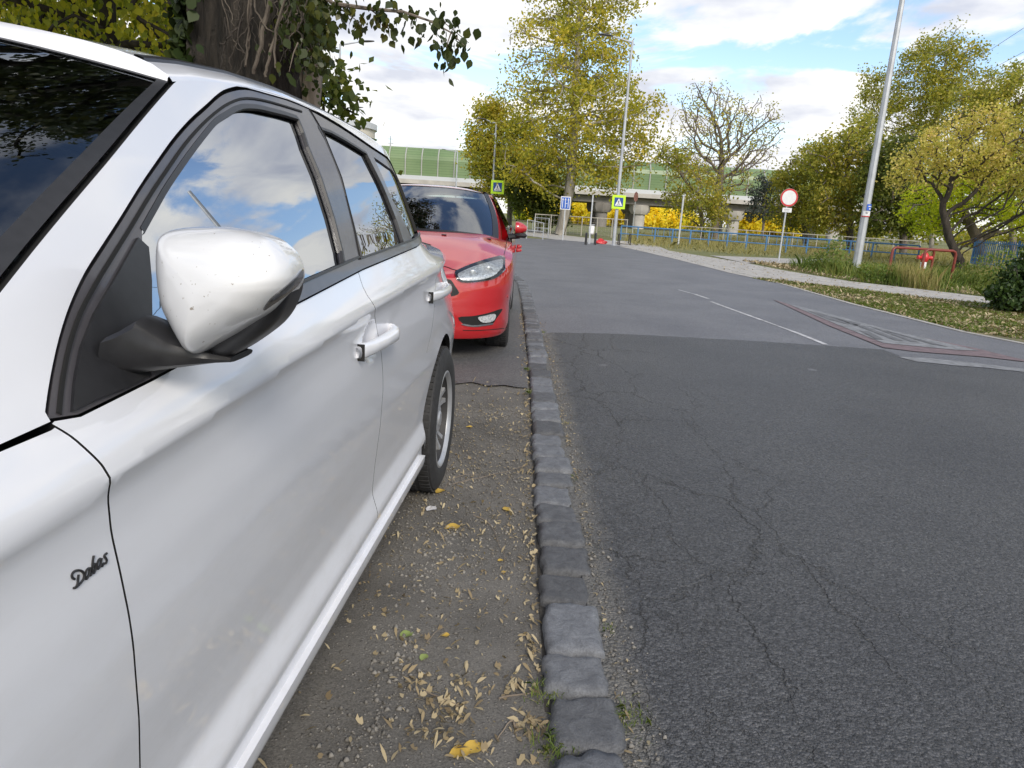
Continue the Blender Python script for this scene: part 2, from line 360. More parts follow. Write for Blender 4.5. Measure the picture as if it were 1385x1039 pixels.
M_CONC = plain('path_concrete', (.36,.345,.325), rough=.9, var=.22, scale=3.0, bump=.3)
M_STONE = None
def stonemat():
    m, nt, b, o = mat('granite_sett')
    g = N(nt, 'ShaderNodeNewGeometry'); P = g.outputs['Position']; oi = N(nt, 'ShaderNodeObjectInfo')
    n = N(nt, 'ShaderNodeTexNoise', i_Scale=26.0, i_Detail=9.0, i_Roughness=.68, i_Distortion=.6); LK(nt, P, n.inputs['Vector'])
    f = N(nt, 'ShaderNodeTexNoise', i_Scale=220.0, i_Detail=3.0, i_Roughness=.7); LK(nt, P, f.inputs['Vector'])
    base = MIX(nt, oi.outputs['Random'], (.066,.067,.071), (.150,.157,.172))
    c = MIX(nt, 1.0, base, RAMP(nt, n.outputs[0], [(.3, (.66,.66,.66)), (.5, (1,1,1)), (.68, (1.3,1.3,1.28))]), 'MULTIPLY')
    c = MIX(nt, 1.0, c, RAMP(nt, f.outputs[0], [(.3, (.75,.75,.75)), (.7, (1.28,1.28,1.28))]), 'MULTIPLY')
    LK(nt, c, b.inputs['Base Color']); b.inputs['Roughness'].default_value = .6; b.inputs['Specular IOR Level'].default_value = .5
    h = MATH(nt, 'ADD', MATH(nt, 'MULTIPLY', n.outputs[0], 1.4), MATH(nt, 'MULTIPLY', f.outputs[0], .25))
    bp = N(nt, 'ShaderNodeBump', i_Strength=.75, i_Distance=.008); LK(nt, h, bp.inputs['Height']); LK(nt, bp.outputs[0], b.inputs['Normal'])
    return m
M_STONE = stonemat()

RZ = .022        # road level
def sheet(name, poly, z, m, kind='structure', parent=None, step=None):
    pts = [(p[0], p[1]) for p in poly]; n = len(pts)
    v, e, f, *_ = delaunay_2d_cdt([Vector(p) for p in pts], [], [list(range(n))], 1, 1e-5)
    o = mesh(name, [(p[0], p[1], z) for p in v], [list(q) for q in f], m, parent)
    bm = bmesh.new(); bm.from_mesh(o.data); bmesh.ops.recalc_face_normals(bm, faces=bm.faces)
    if bm.faces and sum(q.normal.z for q in bm.faces) < 0: bmesh.ops.reverse_faces(bm, faces=bm.faces)
    bm.to_mesh(o.data); bm.free()
    if kind: o['kind'] = kind
    return o
# one ground sheet out to the horizon
go = sheet('ground', [(-1500,-60),(1500,-60),(1500,2600),(-1500,2600)], -.006, M_FIELD)
# compacted dirt strip where the cars are parked, gently uneven
gx = np.linspace(-3.6, .2, 96); gyy = np.linspace(-2.5, 18, 300)
Vd = []; 
def kerbx(y):            # left edge of the kerb
    return float(np.interp(y, [-3,1,4.8,7,10.3,12.6,15,17,19,21], [.145,.137,.125,.10,.045,-.03,-.30,-.75,-1.5,-2.6]))
for yy in gyy:
    for xx in gx:
        X = xx + (kerbx(yy)+.06-.2)*(xx+3.6)/3.8
        h = .004*math.sin(3.1*X+1.3*yy)+.003*math.sin(7.7*X-4.1*yy)+.002*math.sin(19*X+13*yy)
        Vd.append((X, yy, .001+h*.7))
Fd = [[j*96+i, j*96+i+1, (j+1)*96+i+1, (j+1)*96+i] for j in range(299) for i in range(95)]
dv = mesh('dirt_verge', Vd, Fd, M_DIRT, smooth=True); dv['kind'] = 'structure'
# broken asphalt remnant under the red car
pa = [gz(x, y) for x, y in [(618,521),(640,519),(660,524),(684,523),(700,526),(714,527),(715,515),(711,470),(706,430),(702,400)]]
pa = [(p[0]+random.uniform(-.01,.01), p[1]) for p in pa] + [(-.05,13.5),(-3.2,13.5),(-3.2,4.2),(-1.5,4.35),(-.8,4.2)]
ap = sheet('asphalt_remnant', pa, .012, M_ASPH3)
# road: dark new sheet near the eye, worn paler sheet beyond
road_r = [(6.6,4.5),(5.98*1.05,8.77),(5.72*1.05,9.6),(5.56*1.05,12.6),(5.68*1.05,17.7),(5.95,24),(5.72*1.05,30.2),(4.45*1.05,34.6)]
road_l = [(kerbx(y)+.145, y) for y in np.linspace(-3, 15, 40)]
far = [(gz(760,325)[0], gz(760,325)[1]), (gz(700,322)[0], gz(700,322)[1]), (-9,36.5),(-22,35.5),(-34,33)]
left = [(-34,24),(-20,24.5),(-9,24),(-3.6,22.6),(-1.6,20.2),(-.75,18)]
full = [(9,-3),(9,1.5)]+road_r+far+left+road_l[::-1]
rd = sheet('road', full, RZ-.004, M_ASPH2)
seam = [gz(x, y, RZ)[:2] for x, y in [(745,449.5),(850,452),(1000,460),(1110,467),(1195,473),(1222,483),(1300,492),(1385,503)]]
_s2 = []
for a, b_ in zip(seam[:-1], seam[1:]):
    for k in range(14): _s2.append(a+(b_-a)*k/14+np.array([0, random.uniform(-.018, .018)]))
seam = _s2+[seam[-1]]
nearp = [p for p in road_l if p[1] < seam[0][1]-.05]
sheet('road_surface_new', [(9,-3)]+[(9,seam[-1][1]*.93)]+[tuple(s) for s in seam[::-1]]+nearp[::-1], RZ, M_ASPH)
M_PAINTW = plain('worn_white_marking', (.195,.20,.21), rough=.7, var=.35, scale=14)
M_PAINTR = plain('worn_red_marking', (.155,.112,.12), rough=.7, var=.28, scale=10)
M_PAINTG = plain('worn_grey_marking', (.12,.123,.132), rough=.75, var=.3, scale=14)
def mark(name, px, m, z): return sheet(name, [gz(x, y, z)[:2] for x, y in px], z, m)
mark('road_marking_triangle_border', [(1045,405),(1090,418),(1195,446),(1320,471),(1386,487),(1386,489),(1330,482.5),(1240,475.5),(1195,470),(1120,440)], M_PAINTR, RZ+.004)
mark('road_marking_triangle', [(1066,411),(1120,424),(1200,445.5),(1325,474.5),(1290,473),(1195,464),(1130,438)], M_PAINTW, RZ+.008)
# grey worn figure and lines inside the triangle
for k, px in enumerate([[(1092,420),(1108,423),(1150,437),(1148,439),(1118,431)], [(1120,427),(1165,438),(1158,441)], [(1162,447),(1175,448),(1195,459),(1186,459)],
        [(1150,437),(1172,442),(1222,461),(1210,460)], [(1172,440),(1196,447),(1244,463),(1232,462)], [(1193,446),(1206,449),(1283,469),(1262,466)]]):
    o = mark('road_marking_stripe', px, M_PAINTG, RZ+.012)
def strip_px(name, pts, wid, m, z):
    P = [Vector(gz(x, y, z)[:2]) for x, y in pts]; L = []; Rr = []
    for i, p in enumerate(P):
        t = (P[min(i+1, len(P)-1)]-P[max(0, i-1)]).normalized(); n = Vector((-t.y, t.x)); ww = wid*(.6+.8*random.random())
        L.append(p+n*ww/2); Rr.append(p-n*ww/2)
    return sheet(name, L+Rr[::-1], z, m)
M_PALE = plain('pale_line', (.42,.42,.43), rough=.7, var=.4, scale=9)
strip_px('road_seam_line', [(918,392),(940,398),(958,404)], .045, M_PALE, RZ)
strip_px('road_seam_line', [(962,408),(975,413),(1000,422),(1025,431),(1050,440),(1080,451),(1100,459),(1117,466)], .05, M_PALE, RZ)
mark('road_worn_patch', [(1214,482.5),(1250,484),(1300,489),(1385,499),(1385,503),(1330,497),(1290,494),(1240,489)], M_PAINTW, RZ+.004)

# kerb of granite setts: every sett a part
kerb = empty('kerb', (.22, 1, 0), None, None); kerb['kind'] = 'structure'
def sett(y0, y1, xl, wx, seed, yaw=0.0):
    r = random.Random(seed); nx, ny = 13, 13
    V = []; cx, cy = xl+wx/2, (y0+y1)/2; ly = (y1-y0)
    jit = [[r.uniform(-1,1) for _ in range(4)] for _ in range(4)]
    tilt = r.uniform(-.05,.05); tz = r.uniform(-.008,.008); ph = [r.uniform(0,6.28) for _ in range(6)]
    def P(i, j):
        u, v = -1+2*i/(nx-1), -1+2*j/(ny-1)
        # rounded irregular outline
        a = 1-.06*abs(v)**7+(.05*math.sin(3*v+ph[0])+.02*math.sin(9*v+ph[4]))*(u > 0)+(.05*math.sin(4*v+ph[1])+.02*math.sin(8*v+ph[5]))*(u < 0)
        bb = 1-.07*abs(u)**7+(.07*math.sin(2.4*u+ph[2])+.025*math.sin(8*u+ph[1]))*(v > 0)+(.07*math.sin(3.1*u+ph[3])+.025*math.sin(9*u+ph[0]))*(v < 0)
        x = u*wx/2*a; y = v*ly/2*bb
        edge = max(abs(u), abs(v)); dz = -.012*max(0, (edge-.80)/.20)**2
        z = .036+tz+tilt*x+dz+.0022*math.sin(5*u+ph[4])*math.sin(4*v+ph[5])+r.uniform(-.0013,.0013)
        return (cx+x*math.cos(yaw)-y*math.sin(yaw), cy+x*math.sin(yaw)+y*math.cos(yaw), z)
    for j in range(ny):
        for i in range(nx): V.append(P(i, j))
    F = [[j*nx+i, j*nx+i+1, (j+1)*nx+i+1, (j+1)*nx+i] for j in range(ny-1) for i in range(nx-1)]
    ring = [i for i in range(nx)]+[j*nx+nx-1 for j in range(1, ny)]+[(ny-1)*nx+i for i in range(nx-2, -1, -1)]+[j*nx for j in range(ny-2, 0, -1)]
    b0 = len(V)
    for q in ring: V.append((V[q][0], V[q][1], -.06))
    n = len(ring)
    for i in range(n): F.append([ring[i], b0+i, b0+(i+1)%n, ring[(i+1)%n]])
    return mesh('kerb_stone', V, F, M_STONE, kerb, smooth=True, rel=(.22,1,0))
edges = [1013,937,884,814,774,737,706,681,656,638,620,604,588,571,556,546,533,522,511,501,492,484,476]
ys = [gz(770, e, .035)[1] for e in edges]
sd_ = 0
for a in (.98, 1.12): pass
prev = [.86, ys[0]]
allE = [.90-.15, .90] + ys
yl = allE[-1]
while yl < 15.2:
    yl += random.choice([.12,.14,.15,.17,.19,.22]); allE.append(yl)
for a, b_ in zip(allE[:-1], allE[1:]):
    ym = (a+b_)/2; xl = kerbx(ym); yaw = math.atan((kerbx(ym+.2)-kerbx(ym-.2))/-.4) if ym > 6 else random.uniform(-.015,.015)
    sett(a+.0065, b_-.0065, xl+random.uniform(-.008,.008), .165+random.uniform(-.006,.008), sd_, yaw); sd_ += 1
    if sd_ >= 99: break
# bed of mortar and dirt the setts stand in
M_BED = plain('kerb_joint_soil', (.045,.040,.034), rough=.95, var=.5, scale=90)
kb = sheet('kerb_bed', [(kerbx(y)-.004, y) for y in np.linspace(-1, 15.2, 30)]+[(kerbx(y)+.17, y) for y in np.linspace(15.2, -1, 30)], .004, M_BED)
# far kerb (concrete), verge and path on the right
path = [gz(x, y)[:2] for x, y in [(840,334),(880,337),(905,340),(955,348),(1010,357),(1060,367),(1150,382),(1230,391),(1330,403),(1420,413),(1420,423),(1330,412),(1230,401.5),(1150,391.5),(1060,380),(1020,377.5),(985,370),(915,352),(860,339),(838,334.5)]]
sheet('path', path, .026, M_CONC)
vg = [gz(x, y)[:2] for x, y in [(1014,377),(1060,380),(1150,391.5),(1230,401.5),(1330,412),(1460,428)]]+[(14,2),(9.02,1.4)]+[(x+.02, y) for x, y in road_r[:5]]
sheet('verge', vg, .018, M_VERGE)
sheet('side_path', [gz(x, y)[:2] for x, y in [(960,346),(1010,348),(1060,350),(1125,351),(1122,357),(1060,356.5),(1010,356.5)]], .012, M_CONC)
sheet('path_paving', [gz(x, y)[:2] for x, y in [(838,333),(905,339.5),(890,333),(845,328),(760,318),(715,312),(706,318),(740,323),(765,326),(800,330)]], .01, M_CONC)
kr = MB()
rp = [Vector((x, y, 0)) for x, y in road_r]
for a, b_ in zip(rp[:-1], rp[1:]):
    d = (b_-a); n = Vector((d.y, -d.x, 0)).normalized()*.10
    kr.slab([(a.x,a.y),(b_.x,b_.y),(b_.x+n.x,b_.y+n.y),(a.x+n.x,a.y+n.y)], -.03, .03)
o = kr.build('far_kerb', M_CONC); o['kind'] = 'structure'
# ------------------------------------------------------------------ white estate car (local frame: x outwards, y rearwards)
YAW = R_(3.2); S0 = -.442; HW = .90; XC = S0-HW; U0 = 1.5
CY_, SY_ = math.cos(YAW), math.sin(YAW)
RC = np.array([[CY_, -SY_, 0], [SY_, CY_, 0], [0, 0, 1]])
_zs = np.arange(0, 1.6, .002)
_pz = [0,.14,.17,.20,.232,.27,.33,.345,.41,.48,.60,.72,.80,.87,.915,.94]
_pp = [.2,.16,.10,.055,.034,.030,.028,.024,.044,.038,.022,.012,.010,.013,.0105,.0]
_qz = [.94,.965,1.0,1.04,1.08,1.10,1.25,1.40,1.44,1.47,1.6]
_qp = [.0,.010,.030,.052,.068,.075,.128,.194,.214,.236,.36]
def _smooth(z, p, w):
    y = np.interp(_zs, z, p); k = np.hanning(w+2)[1:-1]; k /= k.sum()
    pad = w
    yl = np.concatenate([y[0]+(y[0]-y[1:pad+1])[::-1], y, y[-1]+(y[-1]-y[-pad-1:-1])[::-1]])
    return np.convolve(yl, k, 'same')[pad:-pad]
_zlo = np.append(_pz, 1.6); _plo = np.append(_pp, -.25)        # continue the lower slope past the crease
_zhi = np.insert(_qz, 0, 0.0); _phi = np.insert(_qp, 0, -.15)
LOW = _smooth(_zlo, _plo, 26); HIGH = _smooth(_zhi, _phi, 30)
_czp = np.polyfit([.5,.8,1.2,1.5,2.0,2.6,3.4,-.5], [.912,.927,.945,.956,.975,.993,1.003,.862], 3)
def cz(u): return np.polyval(_czp, u)
def vz(u, z):
    wgt = np.clip((z-.40)/.35, 0, 1); wgt = wgt*wgt*(3-2*wgt)
    wt = np.clip((1.50-z)/.35, 0, 1)
    return z-(cz(u)-.94)*wgt*np.where(z > 1.15, wt, 1.0)
def inset(u, z):
    v = vz(u, z)
    return np.where(v < .94, np.interp(v, _zs, LOW), np.interp(v, _zs, HIGH))
def plan(u): return .035*np.maximum(0, (.74-u)/.95)**2+.085*np.maximum(0, (-u-.05)/.6)**3+.062*np.maximum(0, (u-2.74)/1.05)**2+.05*np.maximum(0, (u-3.3)/.5)**3
def dtaper(u, z):
    d = np.maximum(0, u-2.46); t = np.where(d < .22, .5*d**1.6, .5*.22**1.6+.32*(d-.22)); w_ = np.clip((z-1.0)/.11, 0, 1)
    t2 = .12*np.maximum(0, u-2.60)**1.3*np.clip((z-.62)/.36, 0, 1)**1.3*(1-w_)
    return t*w_*w_*(3-2*w_)+np.where(u > 3.4, np.minimum(t2, .30), t2)
def side(u, z): return S0-inset(u, z)-plan(u)*(1+.6*np.maximum(0, (z-.95)/.5))-dtaper(u, z)
def unp(px, py):
    d = RC@ray(px, py); ts = np.linspace(.25, 6, 12000)
    P = EYEP[None]+d[None]*ts[:, None]; f = P[:, 0]-side(P[:, 1], P[:, 2])
    i = np.where(f[:-1]*f[1:] < 0)[0]
    i = i[0] if len(i) else np.argmin(abs(f))
    return (float(P[i, 1]), float(P[i, 2]))
def U(*pts): return [unp(*p) for p in pts]
def snorm(u, z, e=.004):
    fu = (side(u+e, z)-side(u-e, z))/(2*e); fz = (side(u, z+e)-side(u, z-e))/(2*e)
    n = np.stack([np.ones_like(fu), -fu, -fz], -1); return n/np.linalg.norm(n, axis=-1, keepdims=True)
car_w = RC.T@np.array([XC, U0, 0])
W_ORG = np.array([XC, U0, 0.0])
white = empty('estate_car', car_w, 'white estate car parked nearest, with black mirror mount and satin grey window frames', 'car', rz=-YAW)
def pip(poly, pts):
    x, y = pts[:, 0], pts[:, 1]; ins = np.zeros(len(pts), bool); n = len(poly)
    for i in range(n):
        x1, y1 = poly[i]; x2, y2 = poly[(i+1) % n]
        c = ((y1 > y) != (y2 > y)); xi = (x2-x1)*(y-y1)/((y2-y1) if y2 != y1 else 1e-12)+x1
        ins ^= c & (x < xi)
    return ins
def dens(poly, step):
    out = []
    n = len(poly)
    for i in range(n):
        a = np.array(poly[i]); b = np.array(poly[(i+1) % n]); k = max(1, int(np.hypot(*(b-a))/step))
        for j in range(k): out.append(tuple(a+(b-a)*j/k))
    return out
def smoothp(pts, k=4, closed=False):
    """Catmull-Rom through the points"""
    P = [np.array(p, float) for p in pts]; n = len(P); out = []
    rg = range(n) if closed else range(n-1)
    for i in rg:
        p0 = P[(i-1) % n] if closed or i > 0 else P[0]; p1 = P[i]; p2 = P[(i+1) % n]; p3 = P[(i+2) % n] if closed or i+2 < n else P[-1]
        for j in range(k):
            t = j/k; out.append(tuple(.5*((2*p1)+(-p0+p2)*t+(2*p0-5*p1+4*p2-p3)*t*t+(-p0+3*p1-3*p2+p3)*t**3)))
    if not closed: out.append(tuple(P[-1]))
    return out
ALLP = []
def panel(name, poly, m, off=0.0, rim=.014, step=.022, holes=(), parent=None, mirror=True, warp=None, creases=(), dark_edge=True):
    """a skin piece cut from the car's side surface by an outline given in (u,z)"""
    loops = [dens(poly, step)]+[dens(h, step) for h in holes]
    pts = []; lp = []
    for L in loops:
        lp.append(list(range(len(pts), len(pts)+len(L)))); pts += L
    allp = np.array(pts); lo, hi = allp.min(0), allp.max(0)
    g = np.array([(a, b) for a in np.arange(lo[0]+step/2, hi[0], step) for b in np.arange(lo[1]+step/2, hi[1], step*.75)])
    if len(creases): g = np.array([q for q in g if min(abs(q[1]-c(q[0])) for c in creases) > step*.3])
    ins = pip(loops[0], g)
    for L in loops[1:]: ins &= ~pip(L, g)
    # keep clear of outlines
    g = g[ins]
    if len(g):
        dmin = np.full(len(g), 9.0)
        for L in loops:
            A = np.array(L)
            for s_ in range(0, len(A), 64): dmin = np.minimum(dmin, np.min(np.hypot(g[:, None, 0]-A[None, s_:s_+64, 0], g[:, None, 1]-A[None, s_:s_+64, 1]), 1))
        g = g[dmin > step*.4]
    ed = [(L[i], L[(i+1) % len(L)]) for L in lp for i in range(len(L))]
    extra = []
    if creases:
        for c in creases:
            us = np.arange(lo[0]-.02, hi[0]+.02, step); cp = np.array([(a, float(c(a))) for a in us])
            ok = pip(loops[0], cp)
            for L in loops[1:]: ok &= ~pip(L, cp)
            cp = cp[ok]
            extra += [tuple(q) for q in cp]
    base = len(pts)
    allv = [Vector(p) for p in pts]+[Vector(p) for p in extra]+[Vector(p) for p in g]
    cre = [(base+i, base+i+1) for i in range(len(extra)-1) if abs(extra[i+1][0]-extra[i][0]) < step*1.5]
    v, e, f, ov, oe, of = delaunay_2d_cdt(allv, ed+cre, [], 0, 1e-6)
    v = np.array([(p.x, p.y) for p in v]); cen = np.array([v[list(q)].mean(0) for q in f])
    keep = pip(loops[0], cen)
    for L in loops[1:]: keep &= ~pip(L, cen)
    F = [list(q) for q, k in zip(f, keep) if k]
    # orientation: outward +x ; (u,z) counter-clockwise gives +x
    F2 = []
    for q in F:
        a, b, c = v[q[0]], v[q[1]], v[q[2]]
        if (b[0]-a[0])*(c[1]-a[1])-(b[1]-a[1])*(c[0]-a[0]) < 0: q = q[::-1]
        F2.append(q)
    u, z = v[:, 0], v[:, 1]
    nrm = snorm(u, z); x = side(u, z); w_ = warp(u, z) if warp else 0.0
    P = np.stack([x, u, z], 1)+nrm*off
    if warp is not None:
        P[:, 0] += w_; e_ = .004
        fu = (side(u+e_, z)+warp(u+e_, z)-side(u-e_, z)-warp(u-e_, z))/(2*e_); fz = (side(u, z+e_)+warp(u, z+e_)-side(u, z-e_)-warp(u, z-e_))/(2*e_)
        nrm = np.stack([np.ones_like(fu), -fu, -fz], -1); nrm /= np.linalg.norm(nrm, axis=-1, keepdims=True)
    nn = len(P); V = list(map(tuple, P-W_ORG)); NN = [tuple(q) for q in nrm]
    if rim:
        # walls turned inwards along every free edge
        cnt = {}
        for q in F2:
            for i in range(len(q)):
                a, b = q[i], q[(i+1) % len(q)]; cnt[(a, b)] = 1
        fr = [(a, b) for (a, b) in cnt if (b, a) not in cnt]
        for a, b in fr:
            i0 = len(V)
            A, B = P[a], P[b]; A2 = A-nrm[a]*rim; B2 = B-nrm[b]*rim
            fn = np.cross(B-A, A2-A); fn /= (np.linalg.norm(fn)+1e-9)
            V += [tuple(A-W_ORG), tuple(B-W_ORG), tuple(B2-W_ORG), tuple(A2-W_ORG)]; NN += [tuple(-fn)]*4
            F2.append([i0+1, i0, i0+3, i0+2])
        nrim = len(fr)
    o = mesh(name, V, F2, m, parent or white, smooth=True, normals=NN)
    if rim and m is M_WHITE and dark_edge:       # edge walls of white panels coloured black, painted shade for the shut lines
        o.data.materials.append(M_BLACK); mi = np.zeros(len(F2), np.int32); mi[-nrim:] = 1; o.data.polygons.foreach_set('material_index', mi)
    if mirror: ALLP.append(o)
    return o
CRE = (lambda u: cz(u)+0*u,)
# --- outlines traced on the side surface
# shut line of front door
fdl = smoothp(U((69,574),(96,590),(120,611),(137,628),(145,640),(147.5,662),(147.5,690),(150,715),(159,758),(168,800),(175,836),(183,906),(188,970)), 3)
fdl = [p for p in fdl]
fd_bot_u = fdl[-1][0]+.03
front_line = fdl+[(fd_bot_u, .40), (fd_bot_u+.02, .335)]
mid = smoothp(U((485,369),(497,400),(509,440),(516,480),(518,530)), 3)
mid = [(u, z) for u, z in mid]; umid = mid[-1][0]
midl = mid+[(umid+.01, .60), (umid+.012, .45), (umid+.012, .335)]
UA = 2.965; RA = .375
arch = [(UA+RA*math.cos(a), .315+RA*math.sin(a)) for a in np.linspace(R_(182), R_(-4), 44)]
UF = UA-2.65
farch = [(UF+.37*math.cos(a), .315+.37*math.sin(a)) for a in np.linspace(R_(184), R_(-4), 44)]
belt_lo = U((107,560),(205,512),(300,461),(400,410.5),(489,364.5),(562,334),(580,325))
belt_lo = [(belt_lo[0][0]-.0, belt_lo[0][1])]+belt_lo[1:]
frame_out = smoothp(U((66,566),(72,520),(83,465),(98,418),(118,375),(143,335),(166,299),(199,246),(232,199),(258,168),(282,146),(296,133),(309,125.5),(332,121.5),(365,128),(412,144.5)), 3)
ftop = frame_out[-1]
# top of the window frames rearwards (traced where seen, then carried on)
rtop = U((412,144.5),(460,172),(503,201),(533,224),(552,250),(566,285),(577,316))
bl = lambda u: float(np.interp(u, [p[0] for p in belt_lo], [p[1] for p in belt_lo]))
BLE = belt_lo[-1]
topcurve = smoothp([ftop]+[(p[0], p[1]) for p in rtop[1:]], 3)
glass_f = smoothp(U((193,312),(211,280),(229,249),(255,211),(282,176),(295,162),(309,153),(320,146.5),(332,143.5),(350,144.5),(365,148),(385,153),(402,158.5)), 3)
gf_r = U((405,162),(412,180),(418,199),(435,240),(452,293),(464,340),(468,363))
beltup = U((205,494),(300,442),(410,385.6),(468,361.5))
gl_front = glass_f+gf_r[0:]+[beltup[-1], beltup[2], beltup[1], beltup[0]]
print('glass front', [tuple(round(c,3) for c in p) for p in gl_front[::5]])
rgl = U((431,172),(448,178),(466,188),(482,198),(496,207),(508,231),(523,263),(536,296),(547.5,330),(520,341),(492,351.5),(481,312),(469,266),(452,216),(440,188))
qgl = U((506,212),(519,221),(533,232.5),(541,245),(549.5,262),(562,286),(572,308),(575,316),(559.4,326),(545,294),(529.5,266),(517,236))
# pillar split line between the two doors
psplit = U((419,148),(438,180),(462,240),(480,312),(490,358))
# --- front door frame ring
ring_f = frame_out+[psplit[0]]+psplit[1:]+[(belt_lo[4][0], belt_lo[4][1])]+[belt_lo[3], belt_lo[2], belt_lo[1], belt_lo[0]]
sash_l = U((103,545),(95,557))
sail = U((185,322),(155,375),(126,424),(108,470),(99,520),(96,557),(130,541),(170,525),(204,508),(204,440),(203,380),(199,335))
def gap(poly, s=1): return poly
panel('front_door_frame', ring_f, M_TRIM, off=-.001, rim=.02, holes=[gl_front], step=.018)
# bright edge lines of the frame (raised lip) and black rubber inside
def ribbon_side(name, pts, w_, off, m, h=.004, parent=None):
    """raised strip along a curve on the side surface"""
    P = dens_open(pts, .012); A = np.array(P); t = np.gradient(A, axis=0); t /= np.linalg.norm(t, axis=1, keepdims=True); n = np.stack([-t[:, 1], t[:, 0]], 1)
    prof = [(-w_/2, -.002), (-w_/2*.7, h), (w_/2*.7, h), (w_/2, -.002)]
    V = []; 
    for k, (a, b) in enumerate(prof):
        q = A+n*a; nr = snorm(q[:, 0], q[:, 1]); V.append(np.stack([side(q[:, 0], q[:, 1]), q[:, 0], q[:, 1]], 1)+nr*(off+b))
    V = np.stack(V, 1).reshape(-1, 3)-W_ORG; F = []
    for i in range(len(A)-1):
        for k in range(3): F.append([i*4+k, i*4+k+1, (i+1)*4+k+1, (i+1)*4+k])
    o = mesh(name, V, F, m, parent or white, smooth=False); ALLP.append(o); return o
def dens_open(pts, step):
    out = []
    for a, b in zip(pts[:-1], pts[1:]):
        a = np.array(a); b = np.array(b); k = max(1, int(np.hypot(*(b-a))/step))
        for j in range(k): out.append(tuple(a+(b-a)*j/k))
    out.append(tuple(pts[-1])); return out
gf = panel('front_door_glass', gl_front, M_GLASS, off=-.012, rim=0, step=.03)
ribbon_side('glass_seal', glass_f+gf_r, .012, -.004, M_DARK)
panel('mirror_sail', sail, M_DARK, off=.003, rim=.01, step=.02)
# the dark door-frame strip between sail/glass and outer white: groove line
ribbon_side('frame_groove', [ (u*1.0, z) for u, z in smoothp(U((80,560),(84,520),(95,465),(110,422),(130,384),(152,348),(175,311),(208,257),(241,208),(266,177),(290,154),(312,139),(334,133),(365,138),(408,151)), 3)], .005, .0, M_BLACK, h=.0015)
# rear door frame + quarter frame
ring_r = [psplit[0]]+[p for p in topcurve if p[0] > psplit[0][0]+.01]+[BLE]+belt_lo[5:6]+belt_lo[4:5]+psplit[:0:-1]
panel('rear_door_frame', ring_r, M_TRIM, off=-.002, rim=.02, holes=[rgl, qgl], step=.018)
panel('rear_door_glass', rgl, M_GLASS, off=-.010, rim=0, step=.03)
panel('quarter_glass', qgl, M_GLASS, off=-.007, rim=0, step=.03)
ribbon_side('glass_seal', rgl+[rgl[0]], .010, -.004, M_DARK)
ribbon_side('pillar_gap', psplit, .005, .0, M_BLACK, h=.0012)
# belt moulding
for nm, a, b in (('belt_moulding', 1, 4), ('belt_moulding', 4, 6)):
    seg = dens_open(belt_lo[a:b+1], .03); up = [(u, z+.026-.004*(b == 6)) for u, z in seg]
    panel(nm, seg+up[::-1], M_TRIM, off=.006, rim=.01, step=.02)
    ribbon_side('belt_seal', [(u, z+.001) for u, z in up], .006, .007, M_DARK, h=.003)
# --- painted skins
AP_in = U((232,111),(219,133),(200,158),(170,189),(130,230),(90,280),(43,345))
slope = ((AP_in[-1][1]-AP_in[-2][1])/(AP_in[-1][0]-AP_in[-2][0]))
A_low = (AP_in[-1][0]-.22, AP_in[-1][1]-.22*slope*.92)
print('A pillar edge', AP_in, A_low)
_q = np.polyfit([p[0] for p in AP_in], [p[1] for p in AP_in], 2)
AE = [(u, float(np.polyval(_q, u))) for u in np.linspace(AP_in[-1][0], AP_in[0][0], 16)]
AE = [A_low, ((A_low[0]+AE[0][0])/2, (A_low[1]+AE[0][1])/2)]+AE
ze_u = [AE[-1][0], 1.25, 1.45, 1.70, 2.0, 2.3, 2.6, 2.9, 3.2, 3.5, 3.72]
ze_z = [AE[-1][1]+.004, 1.395, 1.418, 1.432, 1.43, 1.415, 1.385, 1.335, 1.26, 1.17, 1.12]
def zE(u): return float(np.interp(u, ze_u, ze_z))
roofedge = smoothp(list(zip(ze_u, ze_z)), 4)
gapline = U((70,577),(35,591),(0,606))
gslope = (gapline[-1][1]-gapline[0][1])/(gapline[-1][0]-gapline[0][0])
GL0 = (A_low[0]-.0, gapline[-1][1]+(A_low[0]-gapline[-1][0])*gslope)
print('gap', gapline, GL0)
# side frame: A pillar, roof rail panel, D pillar
dp_low = (3.72, 1.02)
sf = [GL0]+AE+[p for p in roofedge if p[0] > AE[-1][0]+.005]+[dp_low, (BLE[0]+.03, BLE[1]+.005)]+[(p[0]+.004, p[1]+.006) for p in topcurve[::-1]]+[(p[0]-.002, p[1]+.006) for p in frame_out[::-1]]+[(gapline[0][0], gapline[0][1]+.004)]
panel('a_pillar_and_side_frame', sf, M_WHITE, off=.002, rim=.016, step=.024)
# front wing
G = .003
wing = [(p[0]-G*.55, p[1]) for p in front_line]
wing = [(gapline[0][0]-.003, gapline[0][1]-.003)]+wing[1:]+[(UF+.40, .30)]+farch[::-1]+[(-.30, .22), (-.50, .25), (-.55, .50), (-.56, .70), (-.30, .80), (0, .875), (GL0[0], GL0[1]-.006), (gapline[-1][0], gapline[-1][1]-.003)]
panel('front_wing', wing, M_WHITE, rim=.02, creases=CRE, step=.024)
